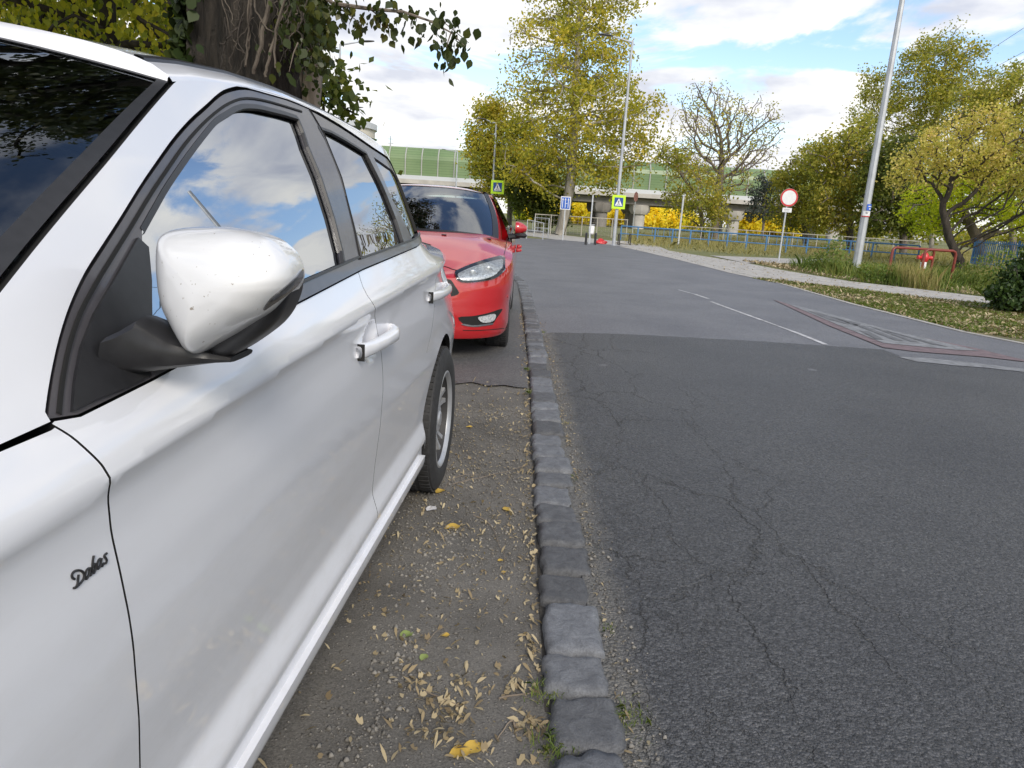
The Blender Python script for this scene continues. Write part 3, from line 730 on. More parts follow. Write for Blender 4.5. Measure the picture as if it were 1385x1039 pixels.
# front door with a dished pull recess behind the handle
RECF = unp(501, 463); RECR = None
hF = U((482,478),(527,447)); hR = U((579,403),(600,388))
def dish(c, ru, rz, dep):
    def w_(u, z):
        r = ((u-c[0])/ru)**2+((z-c[1])/rz)**2
        return -dep*np.clip(1-r, 0, 1)**.8
    return w_
fd = [(p[0]+G*.55, p[1]) for p in front_line]+[(p[0]-G*.5, p[1]) for p in midl[::-1]]+[(q[0], q[1]-.003) for q in (belt_lo[4:0:-1])]+[(belt_lo[0][0], belt_lo[0][1]-.003), (frame_out[0][0]+.004, frame_out[0][1]-.004)]
wf = dish(RECF, .066, .052, .018)
panel('front_door', fd, M_WHITE, rim=.02, creases=CRE, step=.013, warp=wf)
RR = (2.475, hR[0][1]*.5+hR[1][1]*.5-.006)
rshut = [(BLE[0]-.02, bl(BLE[0])-.004), (BLE[0]+.02, .98), (BLE[0]+.015, .88), (BLE[0]-.02, .78), (BLE[0]-.08, .70)]
rshut = smoothp(rshut, 4)
a2 = [(UA+(RA+.012)*math.cos(a), .315+(RA+.012)*math.sin(a)) for a in np.linspace(R_(113), R_(176), 16)]
rd_ = [(p[0]+G*.5, p[1]) for p in midl]+[(UA-RA-.03, .335)]+a2[::-1]+rshut[::-1]+[(q[0], q[1]-.003) for q in belt_lo[5:3:-1]]
RHC = ((hR[0][0]+hR[1][0])/2-.01, (hR[0][1]+hR[1][1])/2)
panel('rear_door', rd_, M_WHITE, rim=.02, creases=CRE, step=.014, warp=dish(RHC, .066, .050, .017))
qp = [(p[0]+G, p[1]) for p in rshut]+[(p[0]-.0, p[1]) for p in a2[:]]
qp = [(BLE[0]+.0, BLE[1]-.002)]+qp+[(UA-RA, .30)]+arch+[(3.40, .22), (3.75, .26), (3.84, .45), (3.84, .75), (3.80, 1.0), (dp_low[0], dp_low[1]-.004), (BLE[0]+.03, BLE[1]+.001)]
panel('rear_quarter', qp, M_WHITE, rim=.02, creases=CRE, step=.024)
# wheel arch lips are the rims; dark liners inside
for uc, rr in ((UA, RA), (UF, .37)):
    b = MB(); V = []; n = 30
    for i in range(n+1):
        a = R_(-10)+R_(200)*i/n
        for x in (side(uc, .5)-.02, side(uc, .5)-.34): V.append((x-XC, uc+rr*1.02*math.cos(a)-U0, .315+rr*1.02*math.sin(a)))
    o = mesh('wheel_arch_liner', V, [[2*i, 2*i+1, 2*i+3, 2*i+2] for i in range(n)], M_BLACK, white); ALLP.append(o)
    b = MB(); b.add([(side(uc,.5)-.34-XC, uc-U0+rr*1.05*math.cos(a), .315+rr*1.05*math.sin(a)) for a in np.linspace(0, 6.283, 24)[:-1]], [list(range(23))])
    ALLP.append(b.build('wheel_arch_liner', M_BLACK, white))
# sill with its skirt
sk_t = [(fd_bot_u-.03, .275), (UA-RA+.005, .275), (UA-RA+.0, .205), (fd_bot_u-.06, .205)]
panel('sill_skirt', sk_t, M_WHITE, off=.004, rim=.03, step=.02, dark_edge=False)
sk_g = [(fd_bot_u-.04, .330), (UA-RA-.02, .330), (UA-RA, .27), (fd_bot_u-.04, .27)]
panel('sill_strip', sk_g, M_WHITE, off=-.010, rim=.02, step=.02, dark_edge=False)
# --- roof (lofted from the side frame's edge to the middle)
def sidept(u, z): return np.array([float(side(u, z)), u, z])
def zc_(u): return float(np.interp(u, [1.0,1.1,1.3,1.6,2.0,2.5,3.0,3.4,3.72], [1.445,1.458,1.475,1.488,1.492,1.482,1.455,1.42,1.38]))
us = np.concatenate([np.linspace(AE[-1][0], 1.4, 14), np.linspace(1.45, 3.72, 40)])
rows = []; NT = 26
for u in us:
    z0 = zE(u); e0 = sidept(u, z0); e1 = sidept(u, z0+.01); tg = (e1-e0); tg /= np.linalg.norm(tg)
    du = 0.0; front = max(0.0, 1-(u-AE[-1][0])/.35)
    c = np.array([XC, u-.10*front**2, zc_(u)])
    p0 = e0+np.array([.002, 0, 0]); p3 = c; p1 = p0+tg*.055; p2 = np.array([e0[0]-.30, c[1]+.0, zc_(u)-.004])
    p2[1] = u-.08*front**2
    for t in np.linspace(0, 1, NT)**1.5:
        b = (1-t)**3*p0+3*(1-t)**2*t*p1+3*(1-t)*t*t*p2+t**3*p3; rows.append(b)
rows = np.array(rows)
nu = len(us)
halfF = [[i*NT+j, i*NT+j+1, (i+1)*NT+j+1, (i+1)*NT+j] for i in range(nu-1) for j in range(NT-1)]
V = rows-W_ORG; V2 = V.copy(); V2[:, 0] *= -1
VV = np.vstack([V, V2]); FF = halfF+[[a+len(V) for a in q[::-1]] for q in halfF]
ro = mesh('roof', VV, FF, M_WHITE, white, smooth=True)
bm = bmesh.new(); bm.from_mesh(ro.data); bmesh.ops.remove_doubles(bm, verts=bm.verts, dist=.0005); bmesh.ops.recalc_face_normals(bm, faces=bm.faces)
if sum(f.normal.z for f in bm.faces) < 0: bmesh.ops.reverse_faces(bm, faces=bm.faces)
bm.to_mesh(ro.data); bm.free()
# ditch moulding: dark strip laid along the roof
jd = 8
P = rows.reshape(nu, NT, 3)[:, jd, :]-W_ORG; Q = rows.reshape(nu, NT, 3)[:, jd+1, :]-W_ORG
V = []
for p, q in zip(P, Q):
    d = (q-p); d /= np.linalg.norm(d); V += [tuple(p+np.array([0,0,-.003])), tuple(p+np.array([0,0,.0045])+d*.004), tuple(p+d*.017+np.array([0,0,.0045])), tuple(p+d*.021+np.array([0,0,-.003]))]
ALLP.append(mesh('roof_ditch_moulding', V, [[i*4+k, i*4+k+1, (i+1)*4+k+1, (i+1)*4+k] for i in range(nu-1) for k in range(3)], M_DARK, white))
# --- windscreen with its black border
CT = np.array([XC, .99, 1.440]); CB = np.array([XC, -.16, 1.035])
def wspt(w_, s):
    """w 0 bottom..1 top, s 0 centre..1 edge"""
    i = w_*(len(AE)-1); k = min(int(i), len(AE)-2); a = i-k
    u = AE[k][0]*(1-a)+AE[k+1][0]*a; z = AE[k][1]*(1-a)+AE[k+1][1]*a
    E = sidept(u, z)+np.array([-.004, -.004, .002])
    C = CB*(1-w_)+CT*w_+np.array([0, -.03, .035])*math.sin(math.pi*w_)
    q = abs(s)**2.6
    return np.array([C[0]+(E[0]-C[0])*s, C[1]+(E[1]-C[1])*q, C[2]+(E[2]-C[2])*abs(s)**2.3])
def wsgrid(name, w0, w1, s0, s1, m, off=0.0, nw=24, ns=26, both=True):
    V = []
    for i in range(nw+1):
        for j in range(ns+1):
            p = wspt(w0+(w1-w0)*i/nw, s0+(s1-s0)*j/ns)
            V.append(p-W_ORG+np.array([0, -.5, .86])*off)
    F = [[i*(ns+1)+j, i*(ns+1)+j+1, (i+1)*(ns+1)+j+1, (i+1)*(ns+1)+j] for i in range(nw) for j in range(ns)]
    return mesh(name, V, F, m, white, smooth=True)
ws = wsgrid('windscreen', .02, .99, -.99, .99, M_WSGL, ns=60, nw=30)
ALLP.append(wsgrid('windscreen_border', 0, 1, .984, 1.0, M_DARK, off=.0025, ns=4))
wsgrid('windscreen_border', .985, 1, -.984, .984, M_DARK, off=.0025, nw=3, ns=40)
wsgrid('windscreen_border', 0, .08, -.984, .984, M_DARK, off=.0025, nw=3, ns=40)
# header edge of the roof, lapped onto the screen
V = []; ns = 60
for j in range(ns+1):
    s = -1+2*j/ns; p = wspt(1.0, s); x = p[0]
    r = rows.reshape(nu, NT, 3)[0]; xs = r[:, 0]; 
    ax = XC+abs(x-XC); k = np.argsort(xs); z = np.interp(ax, xs[k], r[k, 2]); y = np.interp(ax, xs[k], r[k, 1])
    V += [tuple(p-W_ORG+np.array([0, -.004, -.001])), tuple(p-W_ORG+np.array([0,-.002,.006])), (x-XC, y-U0, z+.0015)]
F = [[i*3+k, i*3+k+1, (i+1)*3+k+1, (i+1)*3+k] for i in range(ns) for k in range(2)]
mesh('roof_header', V, F, M_WHITE, white, smooth=True)
# bonnet, front end and tail (mostly outside the photograph, modelled plainly)
V = []; n = 22
for i in range(n+1):
    u = -.60+(.36+.60)*i/n
    zed = float(np.interp(u, [-.6,-.3,0,.4], [.70,.80,.885,GL0[1]+.004])); xe = float(side(u, zed))-XC if u > -.56 else .66
    for j in range(21):
        s = -1+2*j/20
        V.append((s*xe, u-U0-(.14+.08*(i/n))*(1-s*s)*.9, zed+.085*(1-abs(s)**2.5)))
mesh('bonnet', V, [[i*21+j, i*21+j+1, (i+1)*21+j+1, (i+1)*21+j] for i in range(n) for j in range(20)], M_WHITE, white, smooth=True)
V = []
for i, (z, b_, wd) in enumerate([(.20,.05,.70),(.28,.0,.74),(.45,-.02,.76),(.58,.0,.76),(.70,.05,.72)]):
    for j in range(21):
        s = -1+2*j/20; V.append((s*wd, -.78+b_+.24*abs(s)**3-U0, z))
mesh('front_bumper', V, [[i*21+j, i*21+j+1, (i+1)*21+j+1, (i+1)*21+j] for i in range(4) for j in range(20)], M_WHITE, white, smooth=True)
V = []
for i, (z, u_) in enumerate([(.22,3.86),(.32,3.90),(.55,3.92),(.75,3.90),(.98,3.86),(1.12,3.70),(1.25,3.62),(1.375,3.50)]):
    wd = abs(float(side(min(u_, 3.72), z))-XC)-(.03 if z < 1 else .0)
    for j in range(21):
        s = -1+2*j/20; V.append((s*wd, u_-.10*abs(s)**3-U0+(.06 if z > 1.3 else 0), z))
mesh('tailgate', V, [[i*21+j, i*21+j+1, (i+1)*21+j+1, (i+1)*21+j] for i in range(7) for j in range(20)], M_WHITE, white, smooth=True)
MB().box((0, .0, .30), (1.5, 3.7, .16)).build('underbody', M_BLACK, white)
# cabin
b = MB()
b.box((0, .62-U0, .92), (1.40, .50, .14), bev=.05)
b.build('dashboard', M_DARK, white)
for sx in (-.36, .36):
    b = MB(); b.box((sx, 1.42-U0, .60), (.48, .50, .16), bev=.06)
    b.box((sx, 1.72-U0, .90), (.46, .16, .56), bev=.07); b.box((sx, 1.74-U0, 1.24), (.26, .10, .16), bev=.04); b.build('front_seat', M_SEAT, white, smooth=True)
b = MB(); b.box((0, 2.35-U0, .60), (1.3, .5, .16), bev=.06); b.box((0, 2.68-U0, .88), (1.3, .16, .5), bev=.07); b.build('rear_seat', M_SEAT, white, smooth=True)
b = MB(); b.tube([(.36+.18*math.cos(a), 1.02-U0+.06*math.sin(a), .98+.18*math.sin(a)) for a in np.linspace(0, 6.283, 25)], .014, 8); b.build('steering_wheel', M_DARK, white, smooth=True)
MB().box((0, 1.9-U0, .52), (1.56, 2.9, .02)).build('cabin_floor', M_BLACK, white)
# --- door handles
def handle(hpts, c):
    (u0, z0), (u1, z1) = hpts
    zz = (z0+z1)/2
    V = []; K = 22; NS = 12
    for i in range(K+1):
        t = i/K; u = u0+(u1-u0)*t; z = z0+(z1-z0)*t
        h = float(np.interp(t, [0,.08,.25,.5,.8,.93,1], [.006,.011,.022,.031,.035,.028,.010]))            # stand-off
        ra = .0125+.0045*math.sin(math.pi*t); rb = .0195-.004*math.sin(math.pi*t)          # half thickness, half height
        x = float(side(u, z))+h*1.0-ra*.5
        for j in range(NS):
            a = 2*math.pi*j/NS; cx_ = math.copysign(abs(math.cos(a))**.7, math.cos(a)); sx_ = math.copysign(abs(math.sin(a))**.7, math.sin(a))
            kf = .62 if i == 0 else (.93 if i == 1 else 1.0); V.append((x+ra*cx_*kf-XC, u-U0, z+rb*sx_*kf))
    F = [[i*NS+j, i*NS+(j+1)%NS, (i+1)*NS+(j+1)%NS, (i+1)*NS+j] for i in range(K) for j in range(NS)]+[list(range(NS)), [K*NS+j for j in range(NS)][::-1]]
    o = mesh('door_handle', V, F, M_WHITE, white, smooth=True); ALLP.append(o)
    g = MB(); g.box((float(side(u0, z0))+.002-XC, u0+.009-U0, z0), (.031, .0016, .0405), bev=.004); go_ = g.build('handle_gasket', M_BLACK, o); ALLP.append((go_, o))
handle(hF, RECF); handle(hR, RHC)
print('handles', hF, hR, RECF)
# --- wheels
def wheel(root, cx, cy, s=1, r=.316, w_=.205, rimr=.205, rim_m=None, spokes=5, name='wheel'):
    """axis x, outer face towards s*x; centre at (cx,cy,r)"""
    e = MB(); T = [(rimr, -w_*.48), (rimr+.012, -w_/2), (r-.03, -w_/2), (r-.008, -w_*.44), (r, -w_*.36), (r, w_*.36), (r-.008, w_*.44), (r-.035, w_*.5), (rimr+.03, w_*.505), (rimr+.008, w_*.47), (rimr, w_*.40)]
    n = 72; prof = []
    e.lathe([(a, h*s) for a, h in T], n, (cx, cy, r), 'x')
    # tread grooves as small blocks between
    ty = e.build('wheel_tyre', M_RUBBER, root, smooth=True)
    b = MB()
    for row, hh in ((0, -.30), (1, 0), (2, .30)):
        for i in range(64):
            a = 2*math.pi*(i+.33*row)/64; c0, s0 = math.cos(a), math.sin(a); c1, s1 = math.cos(a+.062), math.sin(a+.062); sk = .02
            hw = w_*.11; R2 = r+.0035; V = []
            for (cc, ss) in ((c0, s0), (c1, s1)):
                for hq in (-hw, hw):
                    for rr_ in (r-.004, R2): V.append((cx+s*(w_*hh+hq), cy+rr_*cc, r+rr_*ss))
            b.add(V, [[0,1,3,2],[4,6,7,5],[1,5,7,3],[0,2,6,4],[0,4,5,1],[2,3,7,6]])
    b.build('tyre_tread', M_RUBBER, ty)
    k = MB(); k.lathe([(rimr+.010, s*w_*.44), (rimr+.010, s*w_*.47), (rimr+.002, s*w_*.485), (rimr-.012, s*w_*.43), (rimr-.014, s*w_*.40)], n, (cx, cy, r), 'x')
    ri = k.build('wheel_rim', rim_m or M_ALLOY, root, smooth=True)
    k = MB(); k.lathe([(rimr-.014, s*w_*.40), (rimr-.018, s*w_*.1), (rimr-.02, -s*w_*.3)], n, (cx, cy, r), 'x'); k.build('rim_barrel', M_BARREL, ri, smooth=True)
    k = MB(); k.lathe([(rimr-.02, 0), (.001, 0)], 40, (cx-s*w_*.02, cy, r), 'x'); k.build('brake_disc', M_BLACK, ri)
    for q in range(spokes):
        for dd in (-.13, .13):
            a = 2*math.pi*q/spokes+.35
            V = []; 
            for i, rr_ in enumerate(np.linspace(.035, rimr-.008, 7)):
                t = i/6; ang = a+dd*(1.0+.0*t)*(.35+.65*t**.8)*1.25; hw = .013-.003*t+.004*(t > .9); xo = s*(w_*.40-.030*math.sin(math.pi*.9*(1-t))**1.0*0.6-.008)
                c, s_ = math.cos(ang), math.sin(ang)
                for aa, dx in ((-hw, -.022), (-hw*.8, .0), (hw*.8, .0), (hw, -.022)):
                    V.append((cx+xo+s*dx, cy+rr_*c-aa*s_, r+rr_*s_+aa*c))
            F = [[i*4+j, i*4+j+1, i*4+5+j, i*4+4+j] for i in range(6) for j in range(3)]
            mb = MB().add(V, F); mb.build('wheel_spoke', rim_m or M_ALLOY, ri)
    k = MB(); k.lathe([(.001, s*w_*.40), (.030, s*w_*.40), (.036, s*w_*.37), (.06, s*w_*.36), (.062, s*w_*.2)], 32, (cx, cy, r), 'x'); k.build('hub_cap', rim_m or M_ALLOY, ri, smooth=True)
    return ty
wface = -.452
for cy_ in (UA, UF):
    for s in (1, -1):
        wheel(white, s*(wface-XC-.1025), cy_-U0, s)
# --- door mirror
MIRL = [(209,355),(210,332),(213,318),(221,312.5),(233,309.5),(256,307.5),(280,307),(300,306.8),(320,308),(342,311),(360,316),(375,322),(387,330),(397,338),(404,347),(409,358),(411.5,370),(410,379),(406,388),(393,404),(377.7,418.6),(356,432),(334,445),(315,455.5),(297,465),(283,473),(271,478.5),(264,478),(257,474),(245,459),(233,441),(222,424),(216,407),(212,388)]
MU = .80
def mpt(x, y, u=MU):
    d = RC@ray(x, y); return EYEP+d*(u/d[1])
def dome(name, px, u0, depth, m, uback, scale_c=None, rings=12, p=2.6, bias=(0, 0), parent=None, kx=.0):
    """closed shell: outline (seen from the front) at plane u0, bulging towards the viewer's side (-u), closed behind"""
    O = [mpt(x, y, u0) for x, y in smoothp(px, 3, True)]; O = np.array(O); c = O.mean(0)+np.array([bias[0], 0, bias[1]])
    V = []; n = len(O)
    tilt = lambda P: (P[:, 0]-c[0])*kx
    for i in range(rings):
        t = i/rings; sc_ = (1-t**p)**(1/p) if t > 0 else 1.0
        Q = c+(O-c)*sc_; Q[:, 1] = u0-depth*t+tilt(Q); V.append(Q)
    V.append(np.array([[c[0], u0-depth, c[2]]])); base = rings*n
    V = list(np.vstack(V))
    F = [[i*n+j, (i+1)*n+j, (i+1)*n+(j+1)%n, i*n+(j+1)%n] for i in range(rings-1) for j in range(n)]+[[(rings-1)*n+j, base, (rings-1)*n+(j+1)%n] for j in range(n)]
    b0 = len(V)
    B = c+(O-c)*.93; B[:, 1] = u0+uback+tilt(B); V += list(B); F += [[j, (j+1)%n, b0+(j+1)%n, b0+j] for j in range(n)]; F.append([b0+j for j in range(n)])
    o = MB().add([tuple(q-W_ORG) for q in V], F).build(name, m, parent or white, smooth=True)
    o.data.polygons.foreach_set('use_smooth', [True]*len(o.data.polygons))
    return o
mir = dome('door_mirror', MIRL, MU, .075, M_WHITEM, .05, p=2.3, bias=(.0, -.002), kx=-.35)
# lower black shell
low = [(212,420),(216,436),(224,456),(234,472),(248,484),(264,490),(282,491.5),(300,488),(320,479),(350,460.5),(378,440),(396,419),(407,396),(410,380),(404,372),(330,420),(270,455),(240,440)]
dome('mirror_lower_shell', low, MU+.022, .026, M_DARK, .05, p=3.0, parent=mir, kx=-.35)
for o_ in (): pass
# arm from sail to housing
A0 = mpt(150,478,.765); A1 = mpt(205,478,.79); A2 = mpt(262,478,.81); A3 = mpt(305,484,.83)
V = []; K = 12
armp = [(142,455,497,.735),(160,446,507,.75),(185,430,508,.765),(205,438,505,.775),(230,455,501,.785),(262,466,496,.80),(290,474,492,.805),(317,481,489.5,.81)]
for x, ya, yb, u in armp:
    a = mpt(x, ya, u); b_ = mpt(x, yb, u); c = (a+b_)/2; h = (a-b_)/2
    for k in range(12):
        q = 2*math.pi*k/12; cc = math.copysign(abs(math.cos(q))**.6, math.cos(q)); ss = math.copysign(abs(math.sin(q))**.8, math.sin(q))
        V.append(tuple(c+h*cc+np.array([0, .032, 0])*ss-W_ORG+np.array([0,.02,0])))
b = MB().add(V, [[i*12+k, i*12+(k+1)%12, (i+1)*12+(k+1)%12, (i+1)*12+k] for i in range(len(armp)-1) for k in range(12)]+[list(range(12)), [(len(armp)-1)*12+k for k in range(12)]])
b.build('mirror_arm', M_DARK, mir, smooth=True)
# parts of the mirror found by casting on its shell
def bvh_of(objs):
    V = []; F = []
    for o in objs:
        b0 = len(V); mw = o.matrix_world
        V += [mw@v.co for v in o.data.vertices]; F += [[b0+i for i in p.vertices] for p in o.data.polygons]
    return BVHTree.FromPolygons(V, F)
def drape(name, px, objs, m, parent, off=.003, k=3, closed_smooth=True, thick=.004, step=3.0, bvh=None, smooth_shade=True):
    """skin piece laid onto modelled surfaces, outline given where the photograph shows it"""
    bpy.context.view_layer.update()
    T = bvh or bvh_of(objs); pl = smoothp(px, k, True) if closed_smooth else px
    pl = dens(pl, step); A = np.array(pl); lo, hi = A.min(0), A.max(0)
    g = np.array([(a, b) for a in np.arange(lo[0]+step/2, hi[0], step) for b in np.arange(lo[1]+step/2, hi[1], step)] or [(1e9, 1e9)])
    g = g[pip(pl, g)]
    if len(g): g = g[np.min(np.hypot(g[:, None, 0]-A[None, :, 0], g[:, None, 1]-A[None, :, 1]), 1) > step*.45]
    v, e, f, *_ = delaunay_2d_cdt([Vector(p) for p in pl]+[Vector(p) for p in g], [(i, (i+1) % len(pl)) for i in range(len(pl))], [], 1, 1e-6)
    P = []; ok = []; last = None
    O = Vector(EYEP)
    for q in v:
        d = Vector(ray(q.x, q.y)).normalized(); h = T.ray_cast(O, d)
        if h[0] is None: P.append(None)
        else:
            nn = h[1] if h[1].dot(d) < 0 else -h[1]; P.append((h[0], nn, (h[0]-O).length))
    dist = [p[2] for p in P if p]
    if not dist: print('drape missed', name); return None
    md = sorted(dist)[len(dist)//2]
    for i, p in enumerate(P):
        if p is None:
            j = min((j for j in range(len(P)) if P[j]), key=lambda j: (v[j]-v[i]).length); d = Vector(ray(v[i].x, v[i].y)).normalized(); P[i] = (O+d*P[j][2], P[j][1], P[j][2])
    inv = parent.matrix_world.inverted()
    V = [inv@(p[0]+p[1]*off) for p in P]; F = [list(q) for q in f]
    b0 = len(V); V += [inv@(p[0]-p[1]*thick) for p in P]
    cnt = {(q[i], q[(i+1) % len(q)]) for q in F for i in range(len(q))}
    fr = [(a, b) for a, b in cnt if (b, a) not in cnt]
    F = F+[[a, b, b0+b, b0+a][::-1] for a, b in fr]
    return MB().add([tuple(q) for q in V], F).build(name, m, parent, smooth=smooth_shade)
bpy.context.view_layer.update()
M_SMOKE = plain('smoked_indicator_lens', (.05,.052,.056), rough=.12, coat=1.0, var=.3, scale=90)
drape('indicator', [(356,419),(362,408),(370,400),(389,384.5),(400,374),(408,364),(409,372),(406,380),(396,391),(383.5,401),(370,410)], [mir], M_SMOKE, mir, off=.0015, thick=.001, step=4)
# aerial-like whip seen in the door glass: wiper/reflection of a cable -> none
# --- script badge on the wing
bpy.context.view_layer.update()
wingo = [o for o in white.children if o.name.startswith('front_wing')][0]
T = bvh_of([wingo])
def bpx(x, y): return (50+x/10.39, 730+y/10.39)
strokes = [[(515,555),(485,535),(480,490),(510,448),(565,430),(620,445),(650,490),(640,550),(605,605),(560,650),(530,672),(500,680)],
 [(572,490),(565,540),(560,600),(545,650)],
 [(715,400),(685,430),(665,500),(675,552),(700,530),(722,470),(730,400)], [(737,385),(726,450),(722,497),(740,500),(757,470)],
 [(785,222),(772,300),(765,400),(768,460),(790,465),(808,410),(806,345),(785,345),(770,400)],
 [(878,265),(850,295),(833,355),(838,407),(860,395),(882,340),(890,270)], [(897,258),(886,320),(885,365),(905,370),(920,340)],
 [(968,190),(940,215),(935,240),(955,262),(968,290),(960,325),(935,335),(920,332)], [(745,495),(765,470)], [(812,380),(835,405)], [(905,365),(925,335)]]
bd = MB()
winv = white.matrix_world.inverted()
for st in strokes:
    pp = []
    for q in smoothp(st, 4):
        px = bpx(*q); d = Vector(ray(*px)).normalized(); h = T.ray_cast(Vector(EYEP), d)
        if h[0] is not None: pp.append(winv@(h[0]+Vector((1,0,0))*.001))
    if len(pp) > 1: bd.tube(pp, .0013, 6)
bd.build('script_badge', M_DARK, white)
# the other side of the car: the same pieces mirrored about the middle
for it in ALLP:
    o, par = it if isinstance(it, tuple) else (it, None)
    c = o.copy(); COL.objects.link(c)
    if par is not None: c.parent = [q for q in white.children if q.data == par.data and q is not par][0] if any(q.data == par.data and q is not par for q in white.children) else white
    if c.parent is white: c.scale = (-1, 1, 1)
for c in [o for o in (mir,)]:
    k = c.copy(); COL.objects.link(k); k.scale = (-1,1,1)
    for ch in c.children: q = ch.copy(); COL.objects.link(q); q.parent = k
# ------------------------------------------------------------------ red hatchback facing the eye (local: x right, y from the nose rearwards)
RY, RX = 5.62, -.955
red = empty('hatchback', (RX, RY, 0), 'bright red hatchback parked behind the white car, its nose and left headlight showing', 'car')
RHW = .905
def rfront(z):      # set-back of the nose at each height
    return float(np.interp(z, [.15,.20,.26,.40,.50,.60,.70,.76,.82], [.07,.035,.01,.0,.0,.008,.026,.05,.08]))
def rins(z): return float(np.interp(z, [.15,.20,.30,.45,.62,.74,.84,.95,1.0], [.10,.035,.02,.022,.0,.002,.022,.045,.06]))
def rtopz(y): return float(np.interp(y, [0,.12,.35,.6,.9,1.2,1.6,2.6,3.6,4.0,4.3], [.675,.70,.765,.825,.885,.93,.965,1.0,1.04,1.05,.9]))
YN = .80
NTH = 34
th = [ (math.pi/2)*(i/NTH) for i in range(NTH+1)]
def rplan(i, z):
    """point i on the plan curve at height z (right half)"""
    w_ = RHW-rins(z); y0 = rfront(z); pw = 2.0/3.0
    a = th[i]; x = w_*math.sin(a)**pw if i else 0.0; y = y0+(YN-y0)*(1-math.cos(a)**pw if i < NTH else 1.0)
    return x, y
ys_side = [YN+.02+(4.30-YN)*k/60 for k in range(1, 61)]
cols = []      # each column: function of z
NZ = 26
for i in range(NTH+1):
    x_, y_ = rplan(i, .6); zt = rtopz(y_)
    cols.append([(*rplan(i, z), z) for z in np.linspace(.19, zt, NZ)])
for y in ys_side:
    zt = rtopz(y); tp = .10*max(0, (y-3.3)/1.0)**2.2
    cols.append([(RHW-rins(z)-tp, y, z) for z in np.linspace(.19, zt, NZ)])
AXF = .93; AXR = AXF+2.65
V = []; F = []
for c in cols: V += c
for i in range(len(cols)-1):
    for j in range(NZ-1):
        q = [i*NZ+j, (i+1)*NZ+j, (i+1)*NZ+j+1, i*NZ+j+1]
        c = np.mean([V[k] for k in q], 0)
        if any(math.hypot(c[1]-ax, c[2]-.32) < .355 for ax in (AXF, AXR)) and i > NTH-6: continue
        F.append(q)
nV = len(V); V2 = [(-a, b, c) for a, b, c in V]; V += V2; F += [[k+nV for k in q[::-1]] for q in F]
b = MB().add(V, F)
body = b.build('lower_body', M_RED, red, smooth=False)
bm = bmesh.new(); bm.from_mesh(body.data); bmesh.ops.remove_doubles(bm, verts=bm.verts, dist=.0008)
# snap jagged arch edges to a circle
for v in bm.verts:
    if v.is_boundary:
        for ax in (AXF, AXR):
            dy, dz = v.co.y-ax, v.co.z-.32; r = math.hypot(dy, dz)
            if r < .42 and v.co.z > .2: v.co.y = ax+dy/r*.358; v.co.z = .32+dz/r*.358
bmesh.ops.recalc_face_normals(bm, faces=bm.faces); bm.to_mesh(body.data); bm.free(); body.data.polygons.foreach_set('use_smooth', [True]*len(body.data.polygons))
# bonnet
hv = []; NS_ = 24; rowsH = []
hood_idx = list(range(NTH+1))+[NTH+1+k for k in range(0, 8)]
for ii, i in enumerate(hood_idx):
    x, y, z = cols[i][-1]; t = min(1, y/1.25); yc = y-.0-.13*t; crown = .012+.075*math.sin(math.pi*min(1, t*1.0)/2)
    for j in range(NS_+1):
        s = j/NS_; xx = x*s
        ridge = .010*math.exp(-((s-.70)/.10)**2)*min(1, y/.35)
        hv.append((xx, yc+(y-yc)*s**3, z+crown*(1-s**2.6)+ridge))
hF_ = [[i*(NS_+1)+j, i*(NS_+1)+j+1, (i+1)*(NS_+1)+j+1, (i+1)*(NS_+1)+j] for i in range(len(hood_idx)-1) for j in range(NS_)]
n_ = len(hv); hv2 = [(-a, b, c) for a, b, c in hv]
hood = MB().add(hv+hv2, hF_+[[k+n_ for k in q[::-1]] for q in hF_]).build('bonnet', M_RED, red)
bm = bmesh.new(); bm.from_mesh(hood.data); bmesh.ops.remove_doubles(bm, verts=bm.verts, dist=.0008); bmesh.ops.recalc_face_normals(bm, faces=bm.faces)
if sum(f.normal.z for f in bm.faces) < 0: bmesh.ops.reverse_faces(bm, faces=bm.faces)
bm.to_mesh(hood.data); bm.free(); hood.data.polygons.foreach_set('use_smooth', [True]*len(hood.data.polygons))
# cabin: windscreen, roof, side glass
def loft(name, rws, m, parent=red, off=(0,0,0)):
    n = len(rws[0]); V = [tuple(np.array(p)+np.array(off)) for r in rws for p in r]
    F = [[i*n+j, i*n+j+1, (i+1)*n+j+1, (i+1)*n+j] for i in range(len(rws)-1) for j in range(n-1)]
    o = mesh(name, V, F, m, parent, smooth=True)
    return o
def rws(t, s):
    """windscreen surface t 0 base..1 header"""
    eb = np.array([.735, 1.30, .950]); et = np.array([.575, 2.03, 1.385]); cb = np.array([0, .98, .985]); ct = np.array([0, 1.80, 1.425])
    E = eb+(et-eb)*t+np.array([.035, -.0, .0])*math.sin(math.pi*t); C = cb+(ct-cb)*t+np.array([0, -.02, .03])*math.sin(math.pi*t)
    q = abs(s)**2.5
    return (E[0]*s, C[1]+(E[1]-C[1])*q, C[2]+(E[2]-C[2])*q)
SS = np.linspace(-1, 1, 41)
loft('windscreen', [[rws(t, s*.95) for s in SS] for t in np.linspace(.03, .97, 16)], M_WSGLR)
for s0_, s1_ in ((-1, -.925), (.925, 1)):
    loft('windscreen_border', [[rws(t, s) for s in np.linspace(s0_, s1_, 4)] for t in np.linspace(0, 1, 16)], M_DARK, off=(0, -.002, .003))
loft('windscreen_border', [[rws(t, s) for s in SS*.93] for t in np.linspace(0, .07, 3)], M_DARK, off=(0, -.002, .003))
loft('cowl', [[(rws(0, s)[0]*1.02, rws(0, s)[1]-.10, rws(0, s)[2]-.035) for s in SS], [rws(0, s) for s in SS]], M_DARK)
